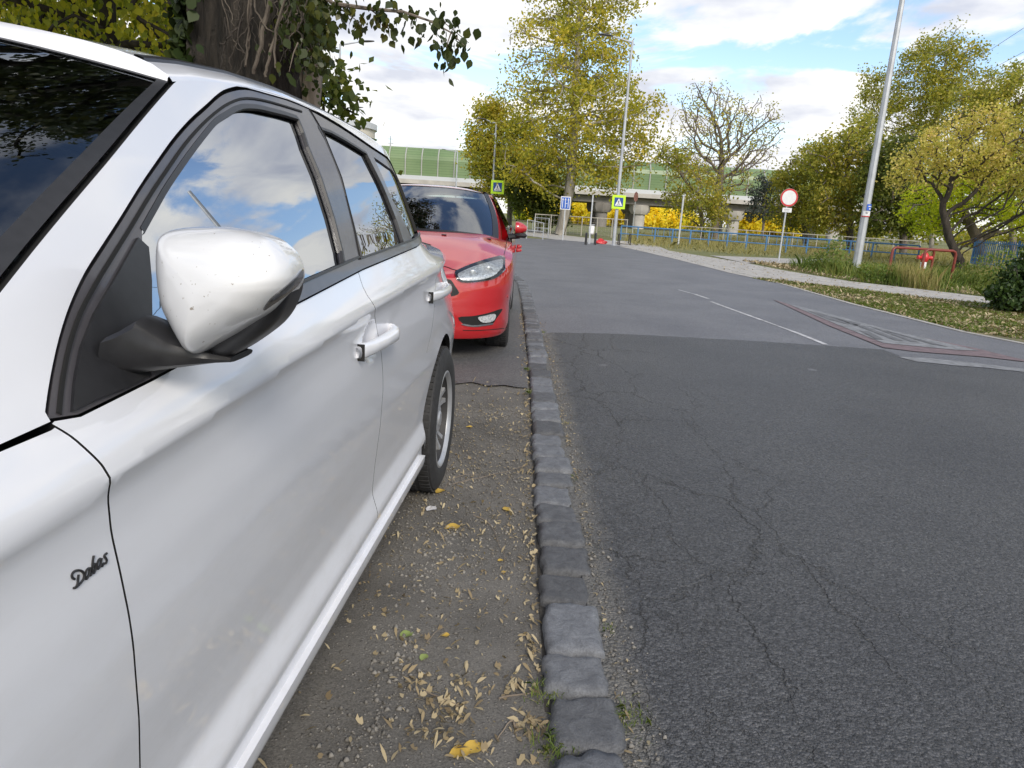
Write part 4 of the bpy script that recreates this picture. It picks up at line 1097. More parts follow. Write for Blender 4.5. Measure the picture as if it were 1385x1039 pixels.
def rroof(y, s):
    t = (y-1.8)/2.2; E = np.array([.575-.03*max(0, t-.3), 0, 1.385-.09*max(0, t)**1.5+.02*math.sin(math.pi*min(1, max(0, t)))]); zc__ = 1.425+.05*math.sin(math.pi*min(1, max(0, t+.05))*.75)-.07*max(0, t)**2
    return (E[0]*s, y, zc__+(E[2]-zc__)*abs(s)**2.8)
rr = []
for k, y in enumerate(np.linspace(0, 2.15, 22)):
    rr.append([(lambda p: (p[0], rws(1, s)[1]+y, rws(1, s)[2] if k == 0 else p[2]))(rroof(1.9+y, s)) for s in SS])
loft('roof', rr, M_RED)
for s in (-1, 1):
    V = []
    for k, y in enumerate(np.linspace(.0, 2.1, 20)):
        p = rr[min(21, int(y/2.15*21))]; q = rroof(2.0+y, .93*s); V += [(q[0]-.012, 2.0+y, q[2]+.001), (q[0]-.012, 2.0+y, q[2]+.010), (q[0]+.012, 2.0+y, q[2]+.010), (q[0]+.012, 2.0+y, q[2]+.001)]
    mesh('roof_ditch_moulding', V, [[i*4+k, i*4+k+1, (i+1)*4+k+1, (i+1)*4+k] for i in range(19) for k in range(3)], M_DARK, red)
    # A pillar and the side of the cabin
    loft('a_pillar', [[rws(t, s), (rws(t, s)[0]+s*.020, rws(t, s)[1]+.035, rws(t, s)[2]-.012), (rws(t, s)[0]+s*.034, rws(t, s)[1]+.10, rws(t, s)[2]-.05)] for t in np.linspace(0, 1, 12)], M_RED)
    sg = []
    for y in np.linspace(1.42, 4.0, 22):
        zt = float(np.interp(y, [1.30,1.42,2.1,2.6,3.4,4.0], [.95,1.02,1.37,1.395,1.36,1.24])); zb = rtopz(y)-.005
        row = []
        for k in range(7):
            z = zb+(zt-zb)*k/6; row.append((s*(float(np.interp(z, [.93,1.05,1.39], [.845,.80,.60]))-.08*max(0, (y-3.2)/1)**2), y, z))
        sg.append(row)
    loft('side_glass', sg, M_GLASS)
    fr_ = [(r[-1][0], r[-1][1], r[-1][2]) for r in sg]
    V = []
    for q in fr_: V += [(q[0]+s*.006, q[1], q[2]-.022), (q[0], q[1], q[2]+.004)]
    mesh('side_window_frame', V, [[2*i, 2*i+1, 2*i+3, 2*i+2] for i in range(len(fr_)-1)], M_DARK, red)
    loft('roof_side', [[(q[0], q[1], q[2]+.004), (rroof(q[1], .985*s)[0], q[1], max(q[2]+.004, rroof(q[1], .985*s)[2]-.003))] for q in fr_ if q[1] > 1.98], M_RED)
    b = MB(); b.tube([(s*.835, 1.35, .955), (s*.838, 2.2, 1.0), (s*.838, 3.2, 1.035), (s*.80, 3.95, 1.05)], .009, 6); b.build('belt_moulding', M_DARK, red)
    for y in (2.55, 3.5):
        b = MB(); b.tube([(s*.905, y, .80), (s*.945, y+.03, .805), (s*.948, y+.15, .81), (s*.905, y+.19, .81)], .016, 8); b.build('door_handle', M_RED, red, smooth=True)
    # mirror
    mm = MB(); pr = []
    K = 10; V = []
    for i in range(K+1):
        t = i/K; hx_ = .885+.112*t; hh = .062*(1-.25*t)*math.sin(math.pi*min(1, .30+.66*t))**.5*1.05; dd = .075*(1-.4*t)*math.sin(math.pi*min(1, .3+.64*t))**.5
        for j in range(14):
            a = 2*math.pi*j/14; V.append((s*hx_, 1.50+dd*math.cos(a)*(1 if math.cos(a) < 0 else .45), 1.075+hh*math.sin(a)-.004*t))
    mm.add(V, [[i*14+j, i*14+(j+1)%14, (i+1)*14+(j+1)%14, (i+1)*14+j] for i in range(K) for j in range(14)]+[list(range(14)), [K*14+j for j in range(14)]])
    mo = mm.build('door_mirror', M_RED, red, smooth=True)
    lw = MB(); lw.box((s*.945, 1.49, 1.005), (.12, .10, .045), bev=.02); lw.tube([(s*.82, 1.50, .985), (s*.93, 1.50, 1.0)], .03, 8); lw.build('mirror_foot', M_DARK, mo, smooth=True)
    for ax in (AXF, AXR):
        V = []
        for k in range(25):
            a = R_(-15)+R_(210)*k/24
            for x in (.875, .56): V.append((s*x, ax+.362*math.cos(a), .32+.362*math.sin(a)))
        mesh('wheel_arch_liner', V, [[2*i, 2*i+1, 2*i+3, 2*i+2] for i in range(24)], M_BLACK, red)
        wheel(red, s*(.885-.105), ax, s, r=.32, w_=.21, rimr=.215)
# seats and the dark lower cabin
for sx in (-.36, .36):
    b = MB(); b.box((sx, 2.35, .62), (.48, .5, .16), bev=.06); b.box((sx, 2.65, .92), (.46, .16, .56), bev=.07); b.box((sx, 2.67, 1.25), (.26, .1, .16), bev=.04); b.build('front_seat', M_SEAT, red, smooth=True)
MB().box((0, 1.50, .90), (1.38, .5, .12), bev=.04).build('dashboard', M_DARK, red)
MB().box((0, 2.6, .50), (1.5, 2.6, .02)).build('cabin_floor', M_BLACK, red)
MB().box((0, 2.15, .30), (1.35, 3.4, .16)).build('underbody', M_BLACK, red)
loft('tailgate', [[(s*(.80-.25*max(0, z-.9)/.5), 4.33-.10*abs(s)**3-.45*max(0, (z-1.0)/.4), z) for s in SS] for z in (.25,.5,.8,1.0,1.2,1.36)], M_RED)
b = MB(); b.tube([(.36+.18*math.cos(a), 1.95+.06*math.sin(a), .97+.18*math.sin(a)) for a in np.linspace(0, 6.283, 25)], .014, 8); b.build('steering_wheel', M_SEAT, red, smooth=True)
b = MB(); b.tube([(.30, 1.10, 1.003), (.0, 1.03, 1.008), (-.4, 1.10, 1.003)], .008, 6); b.build('wiper', M_DARK, red)
bpy.context.view_layer.update()
def rshift(px): return px
TB = bvh_of([body, hood])
def dr(name, px, m, off, **k): return drape(name, px, None, m, red, off=off, bvh=TB, step=k.pop('step', 2.2), **k)
M_HLIN = plain('headlight_reflector', (.66,.68,.72), rough=.42, metal=.55, var=.45, scale=60)
HL = [(614.5,372),(622,366.5),(642.6,358),(662,352),(680.7,348.5),(682.5,356),(681,365),(668,376.4),(649.5,381),(624,382)]
hb = dr('headlight', HL, M_DARK, .004, thick=.002)
HL2 = [(619,372.5),(626,367.5),(643,360.5),(662,355),(678.5,351.5),(680,357),(678.5,363.5),(666,373.5),(649,378.5),(626,379.5)]
bezel = drape('headlight_reflector', HL2, None, M_HLIN, red, off=.008, bvh=TB, step=2, thick=0)
drape('headlight_lens', HL, None, M_LENS, red, off=.022, bvh=TB, step=2.2, thick=-.004)
for q in (bezel,): q.parent = hb
lens = [o for o in red.children if o.name.startswith('headlight_lens')][0]; lens.parent = hb
b = MB()
for px in ((640,371),(661,366)):
    d = Vector(ray(*px)).normalized(); h = TB.ray_cast(Vector(EYEP), d)[0]-Vector((RX, RY, 0)); b.lathe([(.034,-.03),(.036,-.018),(.030,-.012),(.012,-.004),(.001,-.002)], 20, (h.x, h.y+.012, h.z), 'y')
pj = b.build('headlight_projector', M_CHROME, hb, smooth=True)
dr('headlight', [(2*hx(-0,1)+0,0)], M_DARK, .004) if False else None
# fog-lamp opening, grille, sensor, lip
fg = dr('fog_lamp_opening', [(619.5,429.5),(640,427.5),(660,423.5),(678.5,417.8),(676,424),(671,431),(665.5,438),(650,440.5),(638,441.3),(629,440)], M_BLACK, .003)
M_MESH = plain('grille_plastic', (.008,.008,.009), rough=.6, var=.6, scale=70)
f2 = dr('fog_lamp_surround', [(624,439),(638,441.8),(650,441.2),(666,438.6),(664,437),(650,439),(638,439.8),(628,438)], M_CHROME, .008)
drf = dr('fog_lamp', [(646,429.5),(656,427),(668,424.5),(669,430),(664,435),(652,436)], M_HLIN, .010)
for q in (f2, drf): 
    if q: q.parent = fg
grl = dr('front_grille', [(607,378),(611,380),(616,388),(621,396),(615,400),(600,402),(580,402),(560,401),(544,400),(544,374),(560,374),(580,375),(596,376)], M_MESH, .004, k=2)
b = MB()
for (px, py) in ((686.8, 401),):
    d = Vector(ray(px, py)).normalized(); h = TB.ray_cast(Vector(EYEP), d)[0]
    if h: h = h-Vector((RX, RY, 0)); b.lathe([(.011,-.004),(.012,.002)], 14, tuple(h), 'x'); b.build('parking_sensor', M_RED, red)
def dline(name, px, wpx, m, off=.0015):
    P = [np.array(p, float) for p in smoothp(px, 3)]; L = []; Rr = []
    for i in range(len(P)):
        t = P[min(i+1, len(P)-1)]-P[max(0, i-1)]; t /= np.linalg.norm(t)+1e-9; n = np.array([-t[1], t[0]]); L.append(tuple(P[i]+n*wpx/2)); Rr.append(tuple(P[i]-n*wpx/2))
    return dr(name, L+Rr[::-1], m, off, closed_smooth=False, thick=.0, step=3)
dline('bonnet_shut_line', [(585,358),(603,361),(612,364.5),(620,366)], 1.0, M_BLACK)
dline('bonnet_shut_line', [(681,348),(684,335),(686,322)], .8, M_BLACK)
dline('bumper_lip_line', [(626,447),(650,447),(684,444)], 1.0, M_BLACK)
b = MB()
for px in ((600.5,318.5),(661,324)):
    d = Vector(ray(*px)).normalized(); h = TB.ray_cast(Vector(EYEP), d)[0]-Vector((RX, RY, 0)); b.box((h.x, h.y, h.z+.004), (.045, .02, .012), bev=.004)
b.build('washer_jet', M_DARK, red)
# mirrored lamp and fog lamp on the hidden side
def mirror_copy(o, parent):
    c = o.copy(); COL.objects.link(c); c.parent = parent
    if parent is red: c.scale = (-1, 1, 1)
    for ch in o.children: mirror_copy(ch, c)
for o in (hb, fg, grl): mirror_copy(o, red)
# ------------------------------------------------------------------ viaduct with green noise barrier
VY = 116.0
def vx(px): return hx(px, VY)
def vzz(px, py): return float(gy(px, py, VY)[2])
VX0, VX1 = -75.0, 62.0
via = empty('viaduct', (0, VY, 0), 'long concrete viaduct carrying a translucent green noise barrier behind the trees', 'viaduct')
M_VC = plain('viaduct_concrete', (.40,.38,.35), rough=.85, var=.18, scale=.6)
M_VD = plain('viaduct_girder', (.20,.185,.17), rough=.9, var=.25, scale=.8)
def gm():
    m, nt, b, o = mat('green_barrier')
    g = N(nt, 'ShaderNodeNewGeometry'); s = N(nt, 'ShaderNodeSeparateXYZ'); LK(nt, g.outputs['Position'], s.inputs[0])
    wv = MATH(nt, 'FRACT', MATH(nt, 'MULTIPLY', s.outputs[2], 2.6)); n = N(nt, 'ShaderNodeTexNoise', i_Scale=.12, i_Detail=4.0); LK(nt, g.outputs['Position'], n.inputs['Vector'])
    c = RAMP(nt, n.outputs[0], [(.3, (.17,.27,.12)), (.7, (.30,.40,.21))]); c = MIX(nt, MATH(nt, 'MULTIPLY', RAMPF(nt, wv, .84, .87), .5), c, (.10,.16,.08))
    LK(nt, c, b.inputs['Base Color']); b.inputs['Roughness'].default_value = .35
    t = N(nt, 'ShaderNodeBsdfTranslucent'); LK(nt, c, t.inputs[0]); mx = N(nt, 'ShaderNodeMixShader'); mx.inputs[0].default_value = .35
    LK(nt, b.outputs[0], mx.inputs[1]); LK(nt, t.outputs[0], mx.inputs[2]); LK(nt, mx.outputs[0], o.inputs[0]); return m
M_GREEN = gm()
rel = (0, VY, 0)
ZU, ZG, ZD, ZP, ZT = 3.75, 4.7, 5.45, 6.05, 10.3
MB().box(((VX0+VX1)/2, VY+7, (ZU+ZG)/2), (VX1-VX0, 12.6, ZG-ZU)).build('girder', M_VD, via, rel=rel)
b = MB(); b.box(((VX0+VX1)/2, VY+7, (ZG+ZD)/2+.05), (VX1-VX0, 15.5, ZD-ZG-.1)); b.build('deck', M_VC, via, rel=rel)
b = MB(); b.box(((VX0+VX1)/2, VY-.5, (ZD+ZP)/2), (VX1-VX0, .35, ZP-ZD)); b.build('parapet', M_STEELL, via, rel=rel)
def gcurve(t): return (VY-.45+ .0 + 1.7*max(0, t-.55)**2*4, ZP+(ZT-ZP)*t)
V = []; xs = np.linspace(VX0, VX1, 60)
for x in xs:
    for t in np.linspace(0, 1, 8): y, z = gcurve(t); V.append((x, y, z))
for x in xs:
    for t in np.linspace(0, 1, 8): y, z = gcurve(t); V.append((x, y+.05, z))
n_ = 60*8
F = [[i*8+j, (i+1)*8+j, (i+1)*8+j+1, i*8+j+1] for i in range(59) for j in range(7)]; F += [[k+n_ for k in q[::-1]] for q in F]
mesh('noise_barrier', V, F, M_GREEN, via, rel=rel)
M_POST = plain('barrier_post', (.36,.37,.34), rough=.6)
x = VX0; k = 0
while x < VX1:
    b = MB(); b.tube([(x, gcurve(t)[0]-.10, gcurve(t)[1]) for t in np.linspace(0, 1, 8)], .10, 5); b.build('barrier_post', M_POST, via, rel=rel); x += 2.55
for px, w_ in ((-40,0),(-20,0),(vx(812),0),(vx(862),0),(vx(988),0),(50,0)):
    for dy in (2, 11.5):
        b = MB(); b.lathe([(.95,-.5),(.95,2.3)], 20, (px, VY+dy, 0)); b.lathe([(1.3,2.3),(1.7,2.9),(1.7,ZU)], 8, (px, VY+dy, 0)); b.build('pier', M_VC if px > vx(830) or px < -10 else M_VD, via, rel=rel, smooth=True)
tr = MB()
far_lamps = []
# ------------------------------------------------------------------ lamps
def lamp_post(name, X, Y, H_, arm, label, r0=.085, r1=.05, zl=None, adir=-1, group='street lamps', m=None, sides=10, rise=.15):
    e = empty(name, (X, Y, 0), label, 'street lamp', group)
    m = m or M_GALV
    b = MB(); b.tube([(0,0,-.2),(0,0,H_*.5),(0,0,H_)], [r0, (r0+r1)/2, r1], sides); b.build('pole', m, e, smooth=True)
    b = MB(); b.tube([(0,0,.0),(0,0,.05)], r0*1.9, 12); b.build('base_flange', m, e)
    if arm:
        b = MB(); b.tube([(0,0,H_-.05),(adir*arm*.25,0,H_+.02),(adir*arm*.75,0,H_+rise)], [r1*.9, r1*.7, r1*.55], 8); b.build('arm', m, e, smooth=True)
        b = MB(); cx = adir*(arm*.75+.28); V = []
        for t in np.linspace(0, 1, 7):
            hw = .13*math.sin(math.pi*(.15+.75*t))**.5; hh = .045*math.sin(math.pi*(.2+.65*t))
            for j in range(10):
                a = 2*math.pi*j/10; V.append((adir*(arm*.75-.05+t*.68), hw*math.cos(a), H_+rise+.01+hh*math.sin(a)+.05*t))
        b.add(V, [[i*10+j, i*10+(j+1)%10, (i+1)*10+(j+1)%10, (i+1)*10+j] for i in range(6) for j in range(10)]+[list(range(10)), [60+j for j in range(10)]])
        b.build('lamp_head', M_TRIM, e, smooth=True)
    return e
# nearest post on the right, runs out of the frame
pR = gz(1157, 367); 
LP1 = lamp_post('lamp_post', pR[0], pR[1], 9.6, 0, 'thick tapering grey lamp post on the right with a blue and a white sticker', r0=.135, r1=.075, sides=8)
M_BLUE = plain('blue_sticker', (.03,.12,.55), rough=.4, var=.1); M_WPL = plain('white_sticker', (.72,.73,.75), rough=.5, var=.05); M_REDS = plain('red_sign_film', (.55,.03,.035), rough=.4, var=.08)
M_BLK = plain('black_print', (.01,.01,.012), rough=.5)
def onpost(name, z0, z1, m, rr, parent, a0=-160, a1=-20):
    b = MB(); V = []
    for k in range(9):
        a = R_(a0+(a1-a0)*k/8)
        for z in (z0, z1): V.append((rr*math.cos(a), rr*math.sin(a), z))
    b.add(V, [[2*k, 2*k+2, 2*k+3, 2*k+1] for k in range(8)]); o = b.build(name, m, parent, smooth=True); return o
zs1 = [float(gy(1168, y, pR[1])[2]) for y in (276, 284.5, 285.5, 292)]
onpost('sticker', zs1[1], zs1[0], M_BLUE, .142, LP1, -110, -25); onpost('sticker', zs1[3], zs1[2], M_WPL, .142, LP1, -150, -30)
onpost('sticker_band', zs1[3]-.03, zs1[3]-.005, M_REDS, .1425, LP1, -180, 0)
b = MB(); b.box((.03,-.146,(zs1[0]+zs1[1])/2+.03), (.08,.004,.03)); b.box((.05,-.146,(zs1[0]+zs1[1])/2-.05), (.04,.004,.05)); b.build('sticker_print', M_WPL, LP1)
b = MB(); 
for k in range(3): b.box((-.02, -.146, zs1[2]-.03-.028*k), (.10-.02*k, .004, .010))
b.build('sticker_print', M_BLK, LP1)
pM = gz(829.8, 332.5)
zM = float(gy(858, 56, pM[1])[2])
LP2 = lamp_post('lamp_post', pM[0], pM[1], zM, 1.25, 'slim lamp post with a pedestrian crossing sign, its head against the tall tree')
LP3 = lamp_post('lamp_post', hx(666, 50), 50, float(gy(670,166,50)[2]), .95, 'lamp post behind the red hatchback half hidden by leaves, with the other pedestrian crossing sign')
LP4 = lamp_post('lamp_post', hx(465.3, 35), 35, float(gy(465.5,60,35)[2]), 1.25, 'tall lamp post above the white car, left of the overhanging branch tip', adir=1)
LP5 = lamp_post('lamp_post', hx(466, 55), 55, float(gy(468,148,55)[2]), 1.4, 'lower lamp post just above the white car roof, under the taller one', adir=1)
LP6 = lamp_post('lamp_post', hx(618, VY-3), VY-3, float(gy(618,205,VY-3)[2]), 2.4, 'far lamp post standing in front of the green noise barrier', r0=.16, r1=.09)
LP7 = lamp_post('lamp_post', hx(1054, 125), 125, float(gy(1058,204,125)[2]), 2.0, 'farthest lamp post above the viaduct, right of the bare tree', r0=.12, r1=.08, adir=1)
# ------------------------------------------------------------------ signs
M_YG = plain('fluorescent_yellow_green', (.52,.80,.02), rough=.5, var=.04)
M_SB = plain('sign_blue', (.012,.06,.26), rough=.4, var=.1); M_SW = plain('sign_white', (.74,.75,.77), rough=.45, var=.04); M_BACK = plain('sign_back', (.34,.35,.36), rough=.6)
def flat(poly, y): return MB().add([(p[0], y, p[1]) for p in poly], [list(range(len(poly)))])
def crossing(px, py, size, Y, label):
    c = gy(px, py, Y)-np.array([0, .14, 0]); h = size/2
    e = empty('crossing_sign', c, label, 'traffic sign', 'pedestrian crossing signs')
    MB().box((0,.012,0), (size, .02, size), bev=.004).build('sign_plate', M_YG, e)
    q = h*.66; f = MB().box((0,-.004,0), (2*q, .008, 2*q)).build('sign_face', M_SB, e)
    t = [(-q*.86,-q*.8),(q*.86,-q*.8),(0,q*.84)]; MB().prism(t, -.013, -.009).build('white_triangle', M_SW, f)
    b = MB(); s = q*.5
    b.prism([(s*math.cos(a)*.20+.02*s, s*.62+s*.20*math.sin(a)) for a in np.linspace(0, 6.283, 13)[:-1]], -.018, -.014)
    b.prism([(-.18*s,.40*s),(.20*s,.40*s),(.22*s,-.25*s),(-.15*s,-.25*s)], -.018, -.014)
    b.prism([(-.13*s,-.26*s),(.05*s,-.26*s),(-.30*s,-1.05*s),(-.50*s,-1.05*s)], -.018, -.014)
    b.prism([(.03*s,-.26*s),(.2*s,-.26*s),(.48*s,-1.05*s),(.28*s,-1.05*s)], -.018, -.014)
    b.prism([(-.2*s,.35*s),(-.1*s,.2*s),(-.52*s,-.2*s),(-.6*s,-.1*s)], -.018, -.014)
    b.prism([(.15*s,.38*s),(.25*s,.25*s),(.55*s,-.02*s),(.5*s,.1*s)], -.018, -.014)
    b.prism([(-.9*s,-1.16*s),(.9*s,-1.16*s),(.9*s,-1.28*s),(-.9*s,-1.28*s)], -.018, -.014)
    b.build('walking_figure', M_BLK, f)
    MB().box((0,.05,h*.5), (.2,.06,.03)).box((0,.05,-h*.5), (.2,.06,.03)).build('bracket', M_GALV, e)
    return e
crossing(836.3, 273.5, 17.6/960*pM[1]*.985, pM[1], 'blue crossing sign in bright yellow-green frame on the slim post left of centre')
crossing(673, 253.3, 17.4/960*50*.985, 50, 'blue crossing sign in bright yellow-green frame just above the red hatchback roof')
# round no-vehicles sign
p = gz(1053, 354); zt = float(gy(1060, 256, p[1])[2]); zc1 = float(gy(1060, 267, p[1])[2]); X = p[0]
e = empty('round_sign', (p[0], p[1], 0), 'round white traffic sign with a red border and small plate beneath, on a grey pole', 'traffic sign')
MB().tube([(0,0,-.1),(0,0,zt)], .032, 10).build('pole', M_STEELL, e, smooth=True)
R1 = 11.4/960*p[1]
MB().lathe([(.001,-.05),(R1,-.05),(R1,-.034),(.001,-.034)], 36, (.03,0,zc1), 'y').build('sign_plate', M_BACK, e)
MB().lathe([(R1*.80,-.0535),(R1*.985,-.0535)], 36, (.03,0,zc1), 'y').build('red_border', M_REDS, e)
MB().lathe([(.001,-.0525),(R1*.81,-.0525)], 36, (.03,0,zc1), 'y').build('white_face', M_SW, e)
zpl = float(gy(1059, 284, p[1])[2]); f = MB().box((.02,-.045,zpl), (.36,.012,.17), bev=.004).build('plate', M_SW, e)
b = MB(); 
for i in range(5): b.box((-.09+.045*i,-.053,zpl+.025), (.028,.004,.03))
for i in range(4): b.box((-.06+.045*i,-.053,zpl-.03), (.026,.004,.028))
b.build('plate_print', M_BACK, f)
# blue lane sign
p = gz(761, 325.5); c = gy(767.7, 275, p[1]); e = empty('lane_sign', (p[0], p[1], 0), 'small blue rectangular sign with white arrows in front of the tall tree trunk', 'traffic sign')
sh = MB().tube([(0,0,-.1),(0,0,c[2]+.3)], .03, 8).build('pole', M_STEELL, e, smooth=True)
sw, sh_ = 13/960*p[1], 16.6/960*p[1]
MB().box((0,-.045,c[2]), (sw, .012, sh_), bev=.004).build('sign_plate', M_SW, e)
f = MB().box((0,-.054,c[2]), (sw*.86, .006, sh_*.88)).build('sign_face', plain('lane_blue', (.02,.10,.42), rough=.4), e)
b = MB()
for k, (x0, s) in enumerate(((-.29, 1), (-.02, 1), (.27, 1))):
    x0 *= sw; b.box((x0,-.059,c[2]-.03), (.028,.004,sh_*.62)); b.prism([(x0-.045,c[2]+sh_*.22),(x0+.045,c[2]+sh_*.22),(x0,c[2]+sh_*.40)], -.061, -.057)
b.box((.12*sw,-.059,c[2]-.02), (.09,.004,.022)); b.build('white_arrows', M_SW, f)
# plain poles and a sign seen from its side
p = gz(917, 333); zt = float(gy(924, 265, p[1])[2]); e = empty('steel_pole', (p[0], p[1], 0), 'bare grey steel pole with a small cap in the dry grass before the bare tree', 'pole')
MB().tube([(0,0,-.1),(0,0,zt)], .05, 10).build('tube', M_STEELL, e, smooth=True); MB().tube([(-.06,0,zt),(.10,0,zt+.03)], .055, 8).build('cap', M_GALV, e)
p = gz(796.5, 330.5); e = empty('steel_pole', (p[0], p[1], 0), 'thin grey pole beside the white waste bin', 'pole')
MB().tube([(0,0,-.1),(0,0,float(gy(802.5,264,p[1])[2]))], .035, 8).build('tube', M_STEELL, e, smooth=True)
MB().tube([(0,0,0),(0,0,.03)], .08, 8).build('foot', M_GALV, e)
e = empty('faded_sign', (hx(853, 62), 62, 0), 'faded pinkish traffic sign turned edge-on below the viaduct', 'traffic sign')
zt = float(gy(857, 266, 62)[2]); MB().tube([(0,0,-.1),(0,0,zt)], .04, 8).build('pole', M_STEELL, e, smooth=True)
MB().lathe([(.001,-.06),(.42,-.06),(.42,-.04),(.001,-.04)], 8, (0,0,zt), 'y').build('sign_plate', plain('faded_red', (.42,.20,.17), rough=.7), e).scale = (.45,1,1)
# ------------------------------------------------------------------ rails and fences
M_BR = plain('blue_paint', (.07,.19,.38), rough=.5, var=.25, scale=2.0)
def rail_fence(name, A, B, z_hi, z_lo, label, m, npost, balusters=True, r=.03, cat='railing'):
    A = Vector((*A, 0)); B = Vector((*B, 0)); e = empty(name, A, label, cat); D = B-A; L = D.length; D.normalize()
    b = MB(); b.tube([(0,0,z_hi), tuple(D*L+Vector((0,0,z_hi)))], r, 6); b.build('top_rail', m, e)
    if z_lo: b = MB(); b.tube([(0,0,z_lo), tuple(D*L+Vector((0,0,z_lo)))], r*.8, 6); b.build('lower_rail', m, e)
    for k in range(npost+1): q = D*(L*k/npost); b = MB(); b.tube([(q.x,q.y,-.1),(q.x,q.y,z_hi)], r*1.1, 6); b.build('post', m, e)
    if balusters and z_lo:
        n = int(L/.36)
        for k in range(n):
            if (k//5) % 2: q = D*(L*(k+.5)/n); b = MB(); b.tube([(q.x,q.y,z_lo),(q.x,q.y,z_hi)], r*.38, 4); b.build('baluster', m, e)
    return e
rail_fence('blue_railing', (hx(838,45.5), 45.5), (hx(1232,38), 38), .86, .40, 'long low blue two-rail railing across the dry grass', M_BR, 15, r=.045)
M_WIRE = plain('fence_wire', (.40,.38,.34), rough=.6)
def meshfence(name, A, B, h, label, npost, px_grid=.28, r=.008, toprail=.03):
    A = Vector((*A, 0)); B = Vector((*B, 0)); e = empty(name, A, label, 'fence'); D = B-A; L = D.length; D.normalize()
    b = MB(); b.tube([(0,0,h), tuple(D*L+Vector((0,0,h)))], toprail, 6); b.build('top_rail', M_WIRE, e)
    for k in range(npost+1): q = D*(L*k/npost); b = MB(); b.tube([(q.x,q.y,-.1),(q.x,q.y,h+.05)], toprail*1.15, 6); b.build('post', M_WIRE, e)
    b = MB(); n = int(L/px_grid)
    for k in range(n): q = D*(L*(k+.5)/n); b.tube([(q.x,q.y,.05),(q.x,q.y,h)], r, 3, cap=False)
    for k in range(4): z = .15+(h-.2)*k/4; b.tube([(0,0,z), tuple(D*L+Vector((0,0,z)))], r, 3, cap=False)
    b.build('wire_mesh', M_WIRE, e)
meshfence('wire_fence', (hx(915,54), 54), (hx(1232,48), 48), 1.05, 'pale wire fence with a top rail behind the blue railing', 10)
meshfence('wire_fence', (hx(724,48), 48), (hx(845,50), 50), 1.25, 'grey wire fence behind the lane sign and tall tree trunk', 6)
# galvanised pedestrian barrier by the far footpath
p1, p2 = gz(712, 323.5), gz(734, 325)
e = empty('pedestrian_barrier', p1, 'galvanised tubular barrier beside the far footpath, right of the hatchback mirror', 'barrier')
d = p2-p1; b = MB(); z1 = .95
b.tube([(0,0,-.1),(0,0,z1),tuple(np.array([d[0],d[1],z1-.12])),tuple(np.array([d[0],d[1],-.1]))], .028, 8); b.build('frame', M_GALV, e, smooth=True)
b = MB(); b.tube([(0,0,.45),(d[0],d[1],.42)], .02, 6); b.build('mid_rail', M_GALV, e)
for t in (.33,.66): b = MB(); b.tube([(d[0]*t,d[1]*t,.44),(d[0]*t,d[1]*t,z1-.12*t)], .012, 6); b.build('bar', M_GALV, e)
p1, p2 = gz(722, 320), gz(741, 322)
e = empty('pedestrian_barrier', p1, 'second galvanised barrier, further back beside the footpath', 'barrier')
d = p2-p1; b = MB(); b.tube([(0,0,-.1),(0,0,1.05),(d[0],d[1],1.05),(d[0],d[1],-.1)], .028, 8); b.build('frame', M_GALV, e, smooth=True)
b = MB(); b.tube([(0,0,.5),(d[0],d[1],.5)], .02, 6); b.build('mid_rail', M_GALV, e)
# white waste bin and black hoops
p = gz(798.5, 329.5); e = empty('waste_bin', p, 'white waste bin hung between black hoops by the kerb of the far footpath', 'bin')
b = MB(); b.box((0,0,.66), (.26,.24,.42), bev=.05); b.build('bin_body', M_SW, e, smooth=True); MB().box((0,0,.90), (.28,.26,.05), bev=.02).build('bin_lid', M_BACK, e)
MB().tube([(0,.16,-.1),(0,.16,.9)], .025, 8).build('bin_post', M_GALV, e)
for x, lb in ((792, 'black hoop bollard left of the white bin'), (804.5, 'black hoop bollard right of the white bin'), (836.5, 'black hoop bollard right of the slim lamp post'), (851, 'black hoop bollard by the end of the blue railing')):
    p = gz(x, 331.5-.0*(x > 820)); e = empty('hoop_bollard', p, lb, 'bollard', 'black hoop bollards')
    MB().tube([(0,-.28,-.1),(0,-.28,.46),(0,-.20,.54),(0,.20,.54),(0,.28,.46),(0,.28,-.1)], .03, 8).build('hoop', M_DARK, e, smooth=True)
    MB().tube([(0,-.28,0),(0,-.28,.03)], .06, 8).tube([(0,.28,0),(0,.28,.03)], .06, 8).build('foot_plate', M_DARK, e)
# crumpled red bag
def blob(name, c, dims, m, seed, label=None, cat=None, amp=.25, sub=3, parent=None):
    bm = bmesh.new(); bmesh.ops.create_icosphere(bm, subdivisions=sub, radius=1); r = random.Random(seed); ph = [r.uniform(0, 6) for _ in range(9)]
    for v in bm.verts:
        p = v.co; k = 1+amp*(math.sin(3*p.x+ph[0])*math.sin(3.3*p.y+ph[1])+.6*math.sin(6*p.z+ph[2]+4*p.x)+.35*math.sin(11*p.y+ph[3]+7*p.z))
        v.co = Vector((p.x*dims[0]*k, p.y*dims[1]*k, max(-.15, p.z)*dims[2]*k))
    me = bpy.data.meshes.new(name); bm.to_mesh(me); bm.free(); me.polygons.foreach_set('use_smooth', [True]*len(me.polygons))
    o = link(name, me, m, parent); o.location = c; tag(o, label, cat); return o
p = gz(812, 330.5); blob('red_bag', (p[0], p[1], .06), (.30,.2,.17), M_REDS, 4, 'crumpled red bag lying by the kerb left of the slim lamp post', 'bag')
p = gz(842, 330.5); blob('concrete_lump', (p[0], p[1], .04), (.5,.3,.12), M_CONC, 9, 'low grey concrete lump behind the slim lamp post', 'rubble')
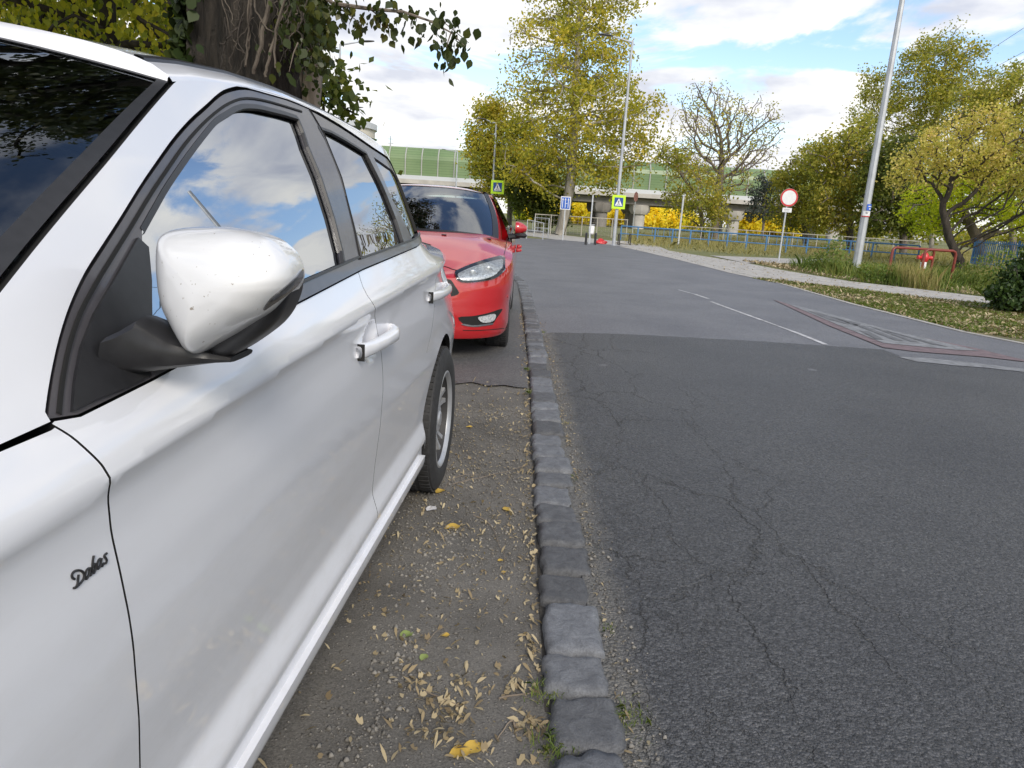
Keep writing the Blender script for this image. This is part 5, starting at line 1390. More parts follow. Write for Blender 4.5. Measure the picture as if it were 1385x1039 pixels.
# red guard hoops and hydrant
M_RR = plain('red_brown_paint', (.20,.035,.024), rough=.5, var=.25, scale=6)
def hoopbar(P1, P2, h, label):
    e = empty('guard_hoop', P1, label, 'guard rail', 'red tubular guard hoops'); d = (P2-P1)[:2]; L = np.hypot(*d); u = d/L; k = .10
    b = MB(); b.tube([(0,0,-.1),(0,0,h-k),(u[0]*k*.3,u[1]*k*.3,h-k*.3),(u[0]*k,u[1]*k,h),(d[0]-u[0]*k,d[1]-u[1]*k,h),(d[0]-u[0]*k*.3,d[1]-u[1]*k*.3,h-k*.3),(d[0],d[1],h-k),(d[0],d[1],-.1)], .037, 10)
    b.build('tube', M_RR, e, smooth=True)
    for q in ((0,0,0), (d[0],d[1],0)): MB().lathe([(.10,0),(.10,.03),(.05,.05)], 14, q).build('foot_ring', M_CONC, e)
P1 = gz(1200, 379); P2 = gz(1242.5, 386); P3 = gz(1280.5, 382)
P1b = P2+np.array([.25, 1.55, 0])
P3 = np.array([hx(1281, 19.4), 19.4, 0]); 
hoopbar(P1, np.array([hx(1252, 21.2), 21.2, 0]), .93, 'red tubular guard hoop left of the hydrant, nearer the grey lamp post')
hoopbar(P2, P3, .95, 'red tubular guard hoop right of the hydrant, nearest the path')
p = np.array([hx(1241, 20.6), 20.6, 0]); e = empty('hydrant', p, 'red and white fire hydrant between the red guard hoops', 'hydrant')
b = MB(); b.lathe([(.09,0),(.09,.08),(.055,.10),(.055,.40)], 16); b.build('lower_barrel', M_REDS, e, smooth=True)
MB().lathe([(.075,.40),(.078,.42),(.078,.56),(.07,.58)], 16).build('white_collar', M_SW, e, smooth=True)
MB().lathe([(.07,.58),(.10,.62),(.115,.70),(.10,.78),(.06,.83),(.03,.86),(.001,.87)], 16).build('bonnet', M_REDS, e, smooth=True)
b = MB(); b.lathe([(.001,-.2),(.06,-.2),(.06,-.16),(.045,-.14),(.045,.14),(.06,.16),(.06,.2),(.001,.2)], 12, (0,0,.70), 'x'); b.build('outlets', M_REDS, e, smooth=True)
# blue slatted fence on the right
A = np.array([hx(1303, 34), 34.0]); B = np.array([hx(1372, 31), 31.0])
e = empty('slatted_fence', (A[0], A[1], 0), 'bright blue fence of thin upright slats behind the dark-branched tree', 'fence')
D = B-A; L = np.hypot(*D); u = D/L
for z in (.28, 1.22): b = MB(); b.tube([(0,0,z),(D[0]*1.7,D[1]*1.7,z)], .035, 4); b.build('rail', M_BR, e)
n = int(L*1.7/.11)
for k in range(n):
    t = (k+.5)/n*1.7; b = MB(); j = random.uniform(-.04, .04); b.tube([(D[0]*t+j,D[1]*t,.12),(D[0]*t,D[1]*t,1.33)], .022, 4); b.build('slat', M_BR, e)
for t in (0, .85, 1.7): b = MB(); b.tube([(D[0]*t,D[1]*t,-.1),(D[0]*t,D[1]*t,1.4)], .05, 6); b.build('post', M_BR, e)
# round pale building and mast beyond the barrier
e = empty('round_building', (-37.2, 140, 0), 'cream round building with a flat rimmed roof peeping over the white car', 'building')
M_CRM = plain('cream_render', (.55,.52,.45), rough=.8, var=.08, scale=.3)
MB().lathe([(8.3,0),(8.3,14.6)], 40).build('wall', M_CRM, e, smooth=True); MB().lathe([(8.3,14.6),(8.7,14.7),(8.7,15.7),(8.2,15.9),(.01,16.0)], 40).build('roof', M_STEELL, e, smooth=False)
e = empty('mast', (hx(531, 150), 150, 0), 'thin radio mast with short cross bars above the green barrier', 'mast')
zt = float(gy(531, 184, 150)[2]); MB().tube([(0,0,0),(0,0,zt)], [.25,.10], 6).build('mast_pole', M_GALV, e)
b = MB(); 
for k in range(5): b.box((0,0,zt-.6-.8*k), (1.2,.10,.12))
b.build('cross_bar', M_GALV, e)
# overhead wires, far right
for k, (a, c_) in enumerate((((1320,105),(1400,62)),((1338,106),(1400,72)),((1290,100),(1400,28)))):
    Pa, Pb = gy(*a, 90), gy(*c_, 70)
    b = MB(); D = Pb-Pa; b.tube([tuple(Pa-D*2.2), tuple(Pa), tuple(Pb), tuple(Pb+D*2)], .022, 4)
    o = b.build('overhead_wire', M_DARK); tag(o, 'thin overhead wire crossing the sky above the trees at the far right', 'wire', 'overhead wires at the far right')
# ------------------------------------------------------------------ vegetation
def skeleton(base, trunk, ells, nattr, step, r, seed, di=None, iters=70, lean=None):
    """space colonisation: trunk = list of points, ells = [(centre, radii, weight)]"""
    rs = np.random.default_rng(seed)
    P = [np.array(p, float) for p in trunk]; par = [-1]+list(range(len(P)-1))
    # subdivide trunk
    Q = [P[0]]; pr = [-1]
    for a, b in zip(P[:-1], P[1:]):
        k = max(1, int(np.linalg.norm(b-a)/step))
        for j in range(1, k+1): Q.append(a+(b-a)*j/k+rs.normal(0, step*.06, 3)*(j < k)); pr.append(len(Q)-2)
    A = []
    W = np.array([e[2] if len(e) > 2 else 1.0 for e in ells]); W = W/W.sum()
    for e, w_ in zip(ells, W):
        n = int(nattr*w_); v = rs.normal(size=(n, 3)); v /= np.linalg.norm(v, axis=1, keepdims=True)
        rr = rs.random(n)**(1/2.4); A.append(np.array(e[0])+v*rr[:, None]*np.array(e[1]))
    A = np.vstack(A); alive = np.ones(len(A), bool)
    N_ = np.array(Q); pr = list(pr); dk = step*1.15; tips = []
    D = np.linalg.norm(A[:, None]-N_[None], axis=2); near = D.argmin(1); nd = D.min(1)
    for it in range(iters):
        if not alive.any(): break
        idx = np.where(alive)[0]; new = []; newp = []
        for node in np.unique(near[idx]):
            sel = idx[near[idx] == node]; v = A[sel]-N_[node]; v /= np.linalg.norm(v, axis=1, keepdims=True)+1e-9; d = v.mean(0)+rs.normal(0, .18, 3)
            if pr[node] >= 0:
                pd = N_[node]-N_[pr[node]]; d = d+.35*pd/(np.linalg.norm(pd)+1e-9)
            d /= np.linalg.norm(d)+1e-9; new.append(N_[node]+d*step); newp.append(int(node))
        new = np.array(new); b0 = len(N_); N_ = np.vstack([N_, new]); pr += newp
        D = np.linalg.norm(A[idx][:, None]-new[None], axis=2); m = D.min(1); j = D.argmin(1)
        up = m < nd[idx]; nd[idx[up]] = m[up]; near[idx[up]] = b0+j[up]
        alive[nd < dk] = False
        if len(N_) > 9000: break
    pr = np.array(pr); n = len(N_); ch = np.zeros(n, int)
    rad = np.zeros(n); 
    for i in range(n-1, 0, -1):
        if rad[i] == 0: rad[i] = 1.0
        rad[pr[i]] += rad[i]; ch[pr[i]] += 1
    rad = rad**(1/2.25); rad = rad/rad[0]*r
    return N_, pr, rad, ch
def limbs_mesh(name, N_, pr, rad, m, parent, rel, rmin, sides=5, big=7):
    V = []; F = []
    n = len(N_); rad = np.maximum(rad, rmin)
    k = sides; b = 0; VV = []; FF = []
    # first child of each node carries on the ring of its parent
    ring = {}
    kids = [[] for _ in range(n)]
    for i in range(1, n): kids[pr[i]].append(i)
    def frame(t):
        a = np.array([1., 0, 0]) if abs(t[0]) < .8 else np.array([0, 1., 0])
        u = np.cross(t, a); u /= np.linalg.norm(u); return u, np.cross(t, u)
    ang = np.arange(k)*2*np.pi/k; ca, sa = np.cos(ang)[:, None], np.sin(ang)[:, None]
    def addring(c, t, r_):
        nonlocal b
        u, w_ = frame(t); VV.append(c+(u*ca+w_*sa)*r_); b += k; return b-k
    for i in range(n):
        if pr[i] < 0: continue
        p = pr[i]; t = N_[i]-N_[p]; L = np.linalg.norm(t); t = t/(L+1e-9)
        main = kids[p] and max(kids[p], key=lambda q: rad[q]) == i
        if main and p in ring: r0 = ring[p]
        else: r0 = addring(N_[p], t, min(rad[p], rad[i]*1.25) if p in ring or not main else rad[p])
        kk = kids[i]; tt = t
        if kk:
            q = max(kk, key=lambda q: rad[q]); t2 = N_[q]-N_[i]; tt = t+t2/(np.linalg.norm(t2)+1e-9); tt /= np.linalg.norm(tt)+1e-9
        # keep the ring aligned with the parent's ring by matching frames approximately
        r1 = addring(N_[i], tt, rad[i]); ring[i] = r1
        # align
        A = np.vstack(VV[r0//k]) if False else VV[r0//k]; B = VV[r1//k]
        s = np.argmin([np.sum(((A-A.mean(0))/(rad[p]+1e-6)-(np.roll(B, -q, 0)-B.mean(0))/(rad[i]+1e-6))**2) for q in range(k)])
        for j in range(k): FF.append([r0+j, r0+(j+1) % k, r1+(j+1+s) % k, r1+(j+s) % k])
    VV = np.vstack(VV)-np.array(rel)
    me = bpy.data.meshes.new(name); me.from_pydata(VV.tolist(), [], [list(map(int, q)) for q in FF]); me.update()
    me.polygons.foreach_set('use_smooth', [True]*len(me.polygons)); me.flip_normals()
    return link(name, me, m, parent)
LEAF6 = np.array([(0,-.5,0),(.34,-.28,.05),(.42,.05,.07),(0,.62,0),(-.42,.05,.07),(-.34,-.28,.05)])
LEAF4 = np.array([(0,-.5,0),(.33,0,.06),(0,.55,0),(-.33,0,.06)])
def leaves(name, C, size, m, parent, rel, seed, shape=LEAF4, droop=.0, var=.35):
    rs = np.random.default_rng(seed); n = len(C)
    # random frames
    q = rs.normal(size=(n, 4)); q /= np.linalg.norm(q, axis=1, keepdims=True); w_, x, y, z = q.T
    R = np.stack([1-2*(y*y+z*z), 2*(x*y-z*w_), 2*(x*z+y*w_), 2*(x*y+z*w_), 1-2*(x*x+z*z), 2*(y*z-x*w_), 2*(x*z-y*w_), 2*(y*z+x*w_), 1-2*(x*x+y*y)], 1).reshape(n, 3, 3)
    if droop:
        # blade hangs: local +y points mostly down
        d = np.stack([rs.normal(0, .45, n), rs.normal(0, .45, n), -np.ones(n)], 1); d /= np.linalg.norm(d, axis=1, keepdims=True)
        a = rs.normal(size=(n, 3)); a -= (a*d).sum(1, keepdims=True)*d; a /= np.linalg.norm(a, axis=1, keepdims=True)
        R2 = np.stack([a, d, np.cross(a, d)], 2); k = rs.random(n) < droop; R[k] = R2[k]
    s = size*(1+rs.uniform(-var, var, n))
    V = np.einsum('nij,kj->nki', R, shape)*s[:, None, None]+C[:, None, :]
    return fastmesh(name, V.reshape(-1, 3), len(shape), m, parent, rel)
def crown_pts(N_, rad, rthr, n, spread, seed, flat=1.0, mask=None):
    rs = np.random.default_rng(seed); i = np.where(rad < rthr)[0]
    if mask is not None: i = i[mask(N_[i])]
    # clumps: nodes are weighted unevenly so that gaps open between sprays
    w_ = rs.random(len(i))**3+.03; w_ /= w_.sum(); j = i[rs.choice(len(i), n, p=w_)]
    return N_[j]+rs.normal(0, spread, (n, 3))*np.array([1, 1, flat])
def tree(label, trunk, ells, r, leafm, barkm, nleaf, lsize, seed, group=None, nattr=500, step=.5, spread=.3, rthr=None, name='tree', cat='tree', rmin=.012, shape=LEAF4, droop=0., iters=70, sides=5, zmin=None, mask=None):
    base = np.array(trunk[0], float); e = empty(name, tuple(base), label, cat, group)
    N_, pr, rad, ch = skeleton(base, trunk, ells, nattr, step, r, seed, iters=iters)
    limbs_mesh('trunk', N_, pr, rad, barkm, e, base, rmin, sides)
    if nleaf:
        C = crown_pts(N_, rad, rthr or r*.28, nleaf, spread, seed+1, mask=mask)
        if zmin is not None: C = C[C[:, 2] > zmin]
        leaves('crown', C, lsize, leafm, e, base, seed+2, shape, droop)
    return e
def P3(px, py, Y): return gy(px, py, Y)
def E3(px, py, Y, rx, rz, ry=None, w_=1.0):
    """crown lobe: centre where seen, radii in pixels across and up"""
    k = Y/FPX; return (P3(px, py, Y), (rx*k, (ry or rx)*k, rz*k), w_)
L_OLIVE = leafmat('leaf_olive_yellow', [(0,(.11,.14,.02)),(.35,(.27,.275,.034)),(.65,(.47,.41,.05)),(1,(.72,.54,.10))], tl=.45, scale=.45)
L_DKG = leafmat('leaf_dark_green', [(0,(0.038,0.063,0.013)),(.5,(0.088,0.116,0.018)),(1,(0.210,0.210,0.031))], tl=.32, scale=.5)
L_MIX = leafmat('leaf_green_gold', [(0,(.12,.16,.03)),(.4,(.25,.265,.042)),(.75,(.43,.37,.062)),(1,(.66,.50,.13))], tl=.45, scale=.3)
L_GOLD = leafmat('leaf_gold_far', [(0,(.42,.40,.03)),(.5,(.78,.66,.05)),(1,(.88,.76,.12))], tl=.5, scale=.2)
L_LIME = leafmat('leaf_lime', [(0,(0.175,0.263,0.019)),(.5,(0.420,0.490,0.026)),(1,(0.735,0.665,0.052))], tl=.5, scale=.7)
L_TAN = leafmat('leaf_tan', [(0,(.18,.21,.04)),(.35,(.46,.43,.09)),(.75,(.64,.52,.18)),(1,(.66,.45,.27))], tl=.42, scale=.9)
L_YEL = leafmat('leaf_yellow_near', [(0,(.05,.08,.012)),(.35,(.20,.24,.025)),(.7,(.46,.44,.035)),(1,(.62,.52,.06))], tl=.45, scale=1.6, clump=.9)
L_IVY = leafmat('leaf_ivy', [(0,(.012,.022,.007)),(.6,(.028,.045,.012)),(1,(.06,.075,.02))], tl=.15, scale=2.0, rough=.4)
L_POP = leafmat('leaf_poplar', [(0,(.020,.034,.010)),(.6,(.045,.062,.016)),(.9,(.10,.10,.02)),(1,(.26,.20,.03))], tl=.3, scale=1.2, rough=.4)
B_PALE = barkmat('bark_pale', (.16,.145,.12), (.42,.39,.34), scale=3.0)
B_GREY = barkmat('bark_grey', (.09,.075,.06), (.24,.20,.165), scale=5.0)
B_DARK = barkmat('bark_dark', (.022,.018,.015), (.075,.062,.052), scale=9.0)
B_TWIG = barkmat('bark_twig', (.05,.040,.032), (.15,.125,.10), scale=9.0)
B_OLD = barkmat('bark_old_poplar', (.008,.007,.006), (.062,.051,.041), scale=11.0, stretch=.16, bump=1.0, dist=.22)

# tall yellowing plane tree in the middle
Y = 48
tree('tallest tree, yellowing, with a pale mottled trunk, standing left of the slim lamp post',
     [P3(756,321,Y)*[1,1,0], P3(764,290,Y), P3(772,245,Y), P3(776,180,Y), P3(780,90,Y), P3(785,0,Y)],
     [E3(785,-10,Y,78,75,w_=1.3), E3(765,75,Y,85,70,w_=1.4), E3(780,150,Y,105,62,w_=1.5), E3(728,185,Y,50,50,w_=.6), E3(848,170,Y,50,44,w_=.6), E3(775,218,Y,85,38,w_=.8), E3(815,235,Y,50,25,w_=.3), E3(858,215,Y,32,30,w_=.2), E3(700,225,Y,35,30,w_=.2)],
     .36, L_OLIVE, B_PALE, 34000, .19, 21, nattr=1500, step=.55, spread=.34, rthr=.09, rmin=.016)
Y = 56
tree('smaller rounded yellow-green tree left of the tallest tree, before the green barrier',
     [P3(688,318,Y)*[1,1,0], P3(690,280,Y), P3(686,235,Y), P3(680,190,Y)],
     [E3(672,182,Y,34,44), E3(685,220,Y,58,46,w_=1.4), E3(655,205,Y,26,30,w_=.5), E3(712,240,Y,34,32,w_=.6)], .22, L_OLIVE, B_GREY, 20000, .21, 31, nattr=600, step=.6, spread=.36, rthr=.07, rmin=.016)
Y = 52
tree('dark green bushy tree under the crown of the tallest tree', [P3(728,322,Y)*[1,1,0], P3(728,300,Y), P3(726,270,Y)],
     [E3(725,262,Y,38,30), E3(712,250,Y,34,24,w_=.6), E3(742,285,Y,26,20,w_=.6)], .18, L_DKG, B_GREY, 9000, .24, 37, nattr=350, step=.5, spread=.3, rthr=.06)
# half-bare tree
Y = 62
tree('half bare tree with grey spreading limbs and few yellow leaves behind the blue railing',
     [P3(966,326,Y)*[1,1,0], P3(968,300,Y), P3(972,262,Y), P3(975,235,Y)],
     [E3(978,205,Y,66,58,w_=1.4), E3(960,160,Y,48,46), E3(1010,180,Y,46,46,w_=.9), E3(935,215,Y,34,34,w_=.5), E3(950,125,Y,18,14,w_=.15), E3(1045,165,Y,16,16,w_=.1)], .36, L_OLIVE, B_GREY, 4200, .16, 43, nattr=1900, step=.42, spread=.28, rthr=.05, rmin=.017)
tree('green leafy tree growing against the left side of the half bare tree', [P3(950,326,Y-4)*[1,1,0], P3(950,300,Y-4), P3(945,265,Y-4)],
     [E3(938,272,Y-4,42,26,w_=1.2), E3(925,235,Y-4,30,34), E3(905,212,Y-4,20,22,w_=.4), E3(970,262,Y-4,26,24,w_=.5), E3(950,295,Y-4,40,18,w_=.6)], .18, L_MIX, B_GREY, 5500, .20, 47, nattr=380, step=.5, spread=.3, rthr=.06)
Y = 75
tree('small blue-grey pine-like tree before the end of the viaduct', [P3(1032,322,Y)*[1,1,0], P3(1033,290,Y), P3(1036,250,Y)],
     [E3(1036,262,Y,22,24), E3(1030,285,Y,20,14,w_=.5)], .14, leafmat('leaf_bluegrey', [(0,(.025,.035,.03)),(1,(.08,.10,.085))], tl=.2), B_GREY, 3500, .22, 53, nattr=180, step=.5, spread=.28, rthr=.06)
# dense tree mass on the right, each with a crown of its own
RT = [
 ('rounded green-gold tree nearest the viaduct end, right of the round sign', 1090, 60, [(1088,248,42,44),(1075,285,40,28),(1105,225,30,26)], L_MIX, 12000),
 ('broad olive tree behind the thick grey lamp post', 1150, 54, [(1145,215,52,42),(1150,260,56,44),(1130,295,45,22),(1170,185,34,28)], L_MIX, 19000),
 ('tall airy poplar with a pale leaning trunk rising above the others on the right', 1255, 66, [(1245,115,50,40),(1275,85,46,36),(1215,130,38,30),(1290,65,24,24),(1240,160,60,36),(1180,118,22,24),(1165,165,26,22),(1300,130,46,34)], L_MIX, 26000),
 ('dark green tree filling the gap between the lamp post and the dark-branched tree', 1222, 50, [(1215,235,48,50),(1235,285,44,34),(1195,290,34,30)], L_DKG, 16000),
 ('large olive tree at the right edge behind the golden crown', 1370, 58, [(1350,150,60,45),(1390,130,50,40),(1345,210,60,50)], L_MIX, 20000),
 ('lime green leafy tree behind the dark branches', 1325, 36, [(1300,268,62,34),(1350,250,50,44),(1260,290,36,24),(1380,280,40,40)], L_LIME, 17000)]
for k, (lab, bx_, Y, ell, lm, nl) in enumerate(RT):
    by = (1.21/Y*FPX)+289.5+(bx_-708)*.0629
    tp = ell[0]; tr_ = [P3(bx_, by, Y)*[1,1,0], P3(bx_, by-28, Y), P3((bx_+tp[0])/2, (by+tp[1])/2-10, Y), P3(tp[0], tp[1], Y)]
    if k == 2: tr_ = [P3(1262,330,Y)*[1,1,0], P3(1262,260,Y), P3(1268,160,Y), P3(1275,100,Y), P3(1282,70,Y)]
    tree(lab, tr_, [E3(a, b_, Y, c, d, w_=c*d/1500) for a, b_, c, d in ell], .26 if k != 2 else .22, lm, B_PALE if k == 2 else B_GREY, int(nl*.85), .20 if Y > 40 else .13, 60+7*k, group='trees beyond the fence on the right', nattr=700, step=.6 if Y > 40 else .45, spread=.36 if Y > 40 else .26, rthr=.085)
# dark-branched tree in front
Y = 29.5; b0 = P3(1298,366,Y)*[1,1,0]
tree('low wide tree with twisted dark branches and golden tan upper leaves on the right',
     [b0, P3(1299,352,Y), P3(1285,325,Y), P3(1275,285,Y)],
     [E3(1290,215,Y,72,42,w_=1.2), E3(1350,210,Y,70,52,w_=1.5), E3(1240,235,Y,36,28,w_=.5), E3(1395,230,Y,50,60,w_=.8), E3(1330,170,Y,44,26,w_=.5), E3(1360,290,Y,50,26,w_=.6)], .17, L_TAN, B_DARK, 14500, .105, 91, nattr=950, step=.30, spread=.20, rthr=.035, rmin=.012, mask=lambda q: q[:, 2] > 3.05)
# bright yellow trees seen under the viaduct
k = 0
for px, Y, h, w_, lm in ((702,150,17,20,L_LIME),(718,165,16,16,L_GOLD),(742,150,20,18,L_GOLD),(790,150,30,20,L_GOLD),(812,158,31,18,L_GOLD),(833,170,22,14,L_GOLD),(868,175,17,24,L_GOLD),(895,160,16,26,L_LIME),(893,190,30,10,L_MIX),(800,142,20,16,L_GOLD),(822,146,24,15,L_GOLD),(846,143,20,14,L_GOLD),(858,148,16,16,L_GOLD),(880,145,17,16,L_GOLD),(905,150,18,15,L_GOLD),(1010,143,22,15,L_GOLD),(1040,146,22,15,L_GOLD),(1066,143,24,15,L_GOLD),(725,140,20,14,L_GOLD),(768,145,24,14,L_GOLD),(925,175,18,22,L_GOLD),(1000,150,24,20,L_GOLD),(1022,160,22,18,L_GOLD),(1052,155,18,20,L_GOLD),(1080,150,26,26,L_MIX),(1150,170,22,40,L_MIX),(1230,170,22,40,L_MIX),(1310,170,22,40,L_MIX),(1390,170,22,40,L_MIX)):
    hy = 289.5+(px-708)*.0629; by = hy+1.21/Y*FPX; c = hy-h*.35
    lab = ('far yellow tree seen under the viaduct left of the tall pale trunk' if px < 775 else 'far golden tree under the viaduct between the tall trunk and the slim lamp post' if px < 838 else
           'far golden tree under the viaduct between slim lamp post and green leafy tree' if px < 918 else 'far golden tree under the viaduct behind the half bare tree' if px < 990 else
           'far golden tree under the viaduct end, left of the round sign' if px < 1100 else 'far tree glimpsed through the dense trees on the right')
    tree(lab, [P3(px, by, Y)*[1,1,0], P3(px, hy-4, Y), P3(px, c, Y)], [E3(px, c-1, Y, w_, h*.62), E3(px+w_*.3, hy+1, Y, w_*.9, h*.3, w_=.6)], .22, lm, B_PALE, 1500, .75, 200+5*k, group='autumn trees beyond the viaduct', nattr=70, step=1.2, spread=.75, rthr=.2, rmin=.05); k += 1

# ------------------------------------------------------------------ the big poplar beside the white car
Y = 6.6; bx0 = hx(335, Y)
big = empty('tree', (bx0, Y, 0), 'huge old tree behind the white car, dark furrowed trunk with ivy and hanging twigs', 'tree')
V = []; nA = 72; zs = np.linspace(-.1, 7.5, 90); rs = np.random.default_rng(5)
for z in zs:
    for j in range(nA):
        a = 2*math.pi*j/nA
        r = .455*(1+.5*math.exp(-max(0, z)/.45))*(1-.035*z)
        fl = .055*math.sin(5*a+.6*math.sin(1.1*z))+.035*math.sin(9*a+1.3*math.sin(.8*z)+1)+.026*abs(math.sin(17*a+2.2*math.sin(1.7*z)+.3))+.02*math.sin(29*a+3*math.sin(2.9*z))+.012*math.sin(47*a+5*math.sin(3.7*z))
        r *= 1+fl*2.0
        V.append((r*math.cos(a)+.045*z*.6, r*math.sin(a), z))
F = [[i*nA+j, i*nA+(j+1)%nA, (i+1)*nA+(j+1)%nA, (i+1)*nA+j] for i in range(len(zs)-1) for j in range(nA)]
trk = mesh('trunk', V, F, B_OLD, big, smooth=True)
top = np.array([bx0+.12, Y, 4.2])
N_, pr, rad, ch = skeleton(None, [top, top+[.1,0,2.6], top+[.1,.1,4.6]], [((bx0-1.1,Y-.4,6.9),(3.1,3.4,2.7),2.4), ((bx0-2.2,Y-3.2,5.6),(2.6,2.6,1.8),1.2), ((bx0-2.9,Y-5.2,6.6),(2.5,2.6,2.0),1.0), ((bx0,Y+1,9.6),(3,3,2.2),.6), ((bx0-2.5,Y+.6,4.3),(2.0,1.8,1.0),.5)], 1500, .32, .34, 17)
o = limbs_mesh('limbs', N_, pr, rad, B_OLD, big, (bx0, Y, 0), .008)
C = crown_pts(N_, rad, .035, 50000, .17, 18); leaves('crown', C, .085, L_POP, big, (bx0, Y, 0), 19, LEAF6, droop=.6)
# side spray: leaves right of the trunk and the branch that reaches out over the road
def pxpath(pts): return [P3(*p) for p in pts]
br = pxpath([(410,-30,6.4),(450,5,6.2),(500,12,6.0),(545,16,5.9),(580,28,5.8),(610,44,5.75),(628,62,5.7)])
br2 = [pxpath([(500,12,6.0),(520,28,6.0),(535,48,5.98)]), pxpath([(545,16,5.9),(560,30,5.9),(566,44,5.9)]), pxpath([(580,28,5.8),(600,30,5.8),(634,58,5.75)]), pxpath([(450,5,6.2),(480,26,6.2),(492,40,6.2)]), pxpath([(610,44,5.75),(604,62,5.75),(603,82,5.75)])]
b = MB(); b.tube(br, [.022,.018,.014,.011,.008,.006,.003], 6)
for q in br2: b.tube(q, [.006,.004,.0025], 5)
twigs = []
for k in range(17):
    x0 = random.uniform(392, 438); y0 = random.uniform(-10, 60); dx = random.uniform(-25, 16); dy = random.uniform(20, 75); Yt = random.uniform(5.9, 7.2)
    q = pxpath([(x0,y0,Yt),(x0+dx*.5,y0+dy*.35,Yt),(x0+dx,y0+dy,Yt)]); twigs.append(q); b.tube(q, [.007,.005,.002], 5)
bo = b.build('side_branches', B_GREY, big, rel=(bx0, Y, 0), smooth=True)
rs = np.random.default_rng(77); C = []
def along(q, n, s, t0=0.0):
    q = np.array(q)
    for _ in range(n):
        t = t0+(1-t0)*rs.random(); k = min(len(q)-2, int(t*(len(q)-1))); a = t*(len(q)-1)-k
        C.append(q[k]*(1-a)+q[k+1]*a+rs.normal(0, s, 3)-np.array([0, 0, abs(rs.normal(0, s))]))
along(br, 110, .05, .12); along(br[:3], 60, .09)
for q, n in zip(br2, (20, 18, 20, 18, 34)): along(q, n, .045)
for q in twigs: along(q, 26, .085)
for k in range(950):     # denser mass right of the trunk
    Yt = rs.uniform(5.8, 7.4); x = rs.normal(415, 22); y = rs.normal(38, 44)
    if y > 25+ (x-370)*1.3 and x < 440: y = rs.uniform(-20, 40)
    if y > 138-abs(x-425)*.9 or x > 452 or x < 378: continue
    C.append(P3(x, y, Yt))
leaves('side_leaves', np.array(C), .056, L_POP, big, (bx0, Y, 0), 78, LEAF6, droop=.75, var=.5)
# ivy on the left flank
C = []
for k in range(2600):
    z = rs.uniform(.8, 5.5); a = rs.uniform(R_(150), R_(262)); 
    if rs.random() < max(0, (a-R_(205))/R_(57))*.93: continue
    r = .475*(1-.035*z)*1.12+abs(rs.normal(0, .05)); C.append((bx0+.027*z+r*math.cos(a), Y+r*math.sin(a), z))
leaves('ivy', np.array(C), .085, L_IVY, big, (bx0, Y, 0), 79, LEAF6, droop=.5)
# hanging roots and twigs in front of the bark
for k, px in enumerate([[(300,-30),(304,20),(318,60),(330,72)],[(340,-30),(338,30),(334,70),(331,92)],[(336,-20),(335,40),(333,88)],[(372,-30),(352,60),(342,100)],[(352,-30),(360,12),(350,44),(358,70)],[(392,-20),(366,70),(360,105)],[(385,-30),(392,12),(384,40)],[(402,-30),(376,26),(372,92)],[(396,-20),(410,30),(380,52),(362,62)],[(420,-10),(400,40),(384,60)],[(364,-10),(376,20),(380,36)],[(290,-20),(310,10),(316,34)]]):
    Yt = Y-.62-.02*(k % 4); q = [P3(x, y, Yt) for x, y in smoothp(px, 5)]; q = [p+rs.normal(0, .006, 3) for p in q]
    rr_ = [.005,.011,.008,.018,.004,.014,.004,.010,.004,.006,.004,.004][k]
    b = MB(); b.tube(q, list(np.linspace(rr_, rr_*.75, len(q))), 6); b.build('hanging_root', B_TWIG, big, rel=(bx0, Y, 0), smooth=True)
for k in range(26):
    x0 = rs.uniform(300, 412); y0 = rs.uniform(-30, 30); dx = rs.normal(-6, 16); ln = rs.uniform(30, 90); Yt = Y-.60-rs.uniform(0, .10)
    q = [P3(x, y, Yt)+rs.normal(0, .008, 3) for x, y in smoothp([(x0,y0),(x0+dx*.4+rs.normal(0,6),y0+ln*.35),(x0+dx*.8+rs.normal(0,6),y0+ln*.7),(x0+dx,y0+ln)], 4)]
    b = MB(); r0 = rs.choice([.003,.004,.005,.009]); b.tube(q, list(np.linspace(r0, r0*.5, len(q))), 5); b.build('hanging_root', B_TWIG if k % 3 == 0 else B_DARK, big, rel=(bx0, Y, 0), smooth=True)
# two slim trunks behind, with leaves
Y2 = 9.5
for px, w_, lab in ((408, .10, 'slim dark trunked tree just right of the huge trunk, the left of a pair'), (425, .13, 'slim grey trunked tree just right of the huge trunk, the right of a pair')):
    X = hx(px-1, Y2)
    tree(lab, [(X, Y2, 0), (X+.03, Y2, 2.4), (X+.10, Y2, 4.4)], [((X+.2,Y2,6.0),(1.6,1.4,1.8)), ((X,Y2,3.3),(.30,.5,.8),.3)], w_, L_POP, B_GREY, 4200, .09, int(px), group=None, nattr=260, step=.3, spread=.16, rthr=.05, rmin=.006, shape=LEAF6, droop=.6, mask=lambda q: q[:, 2] > 2.55)
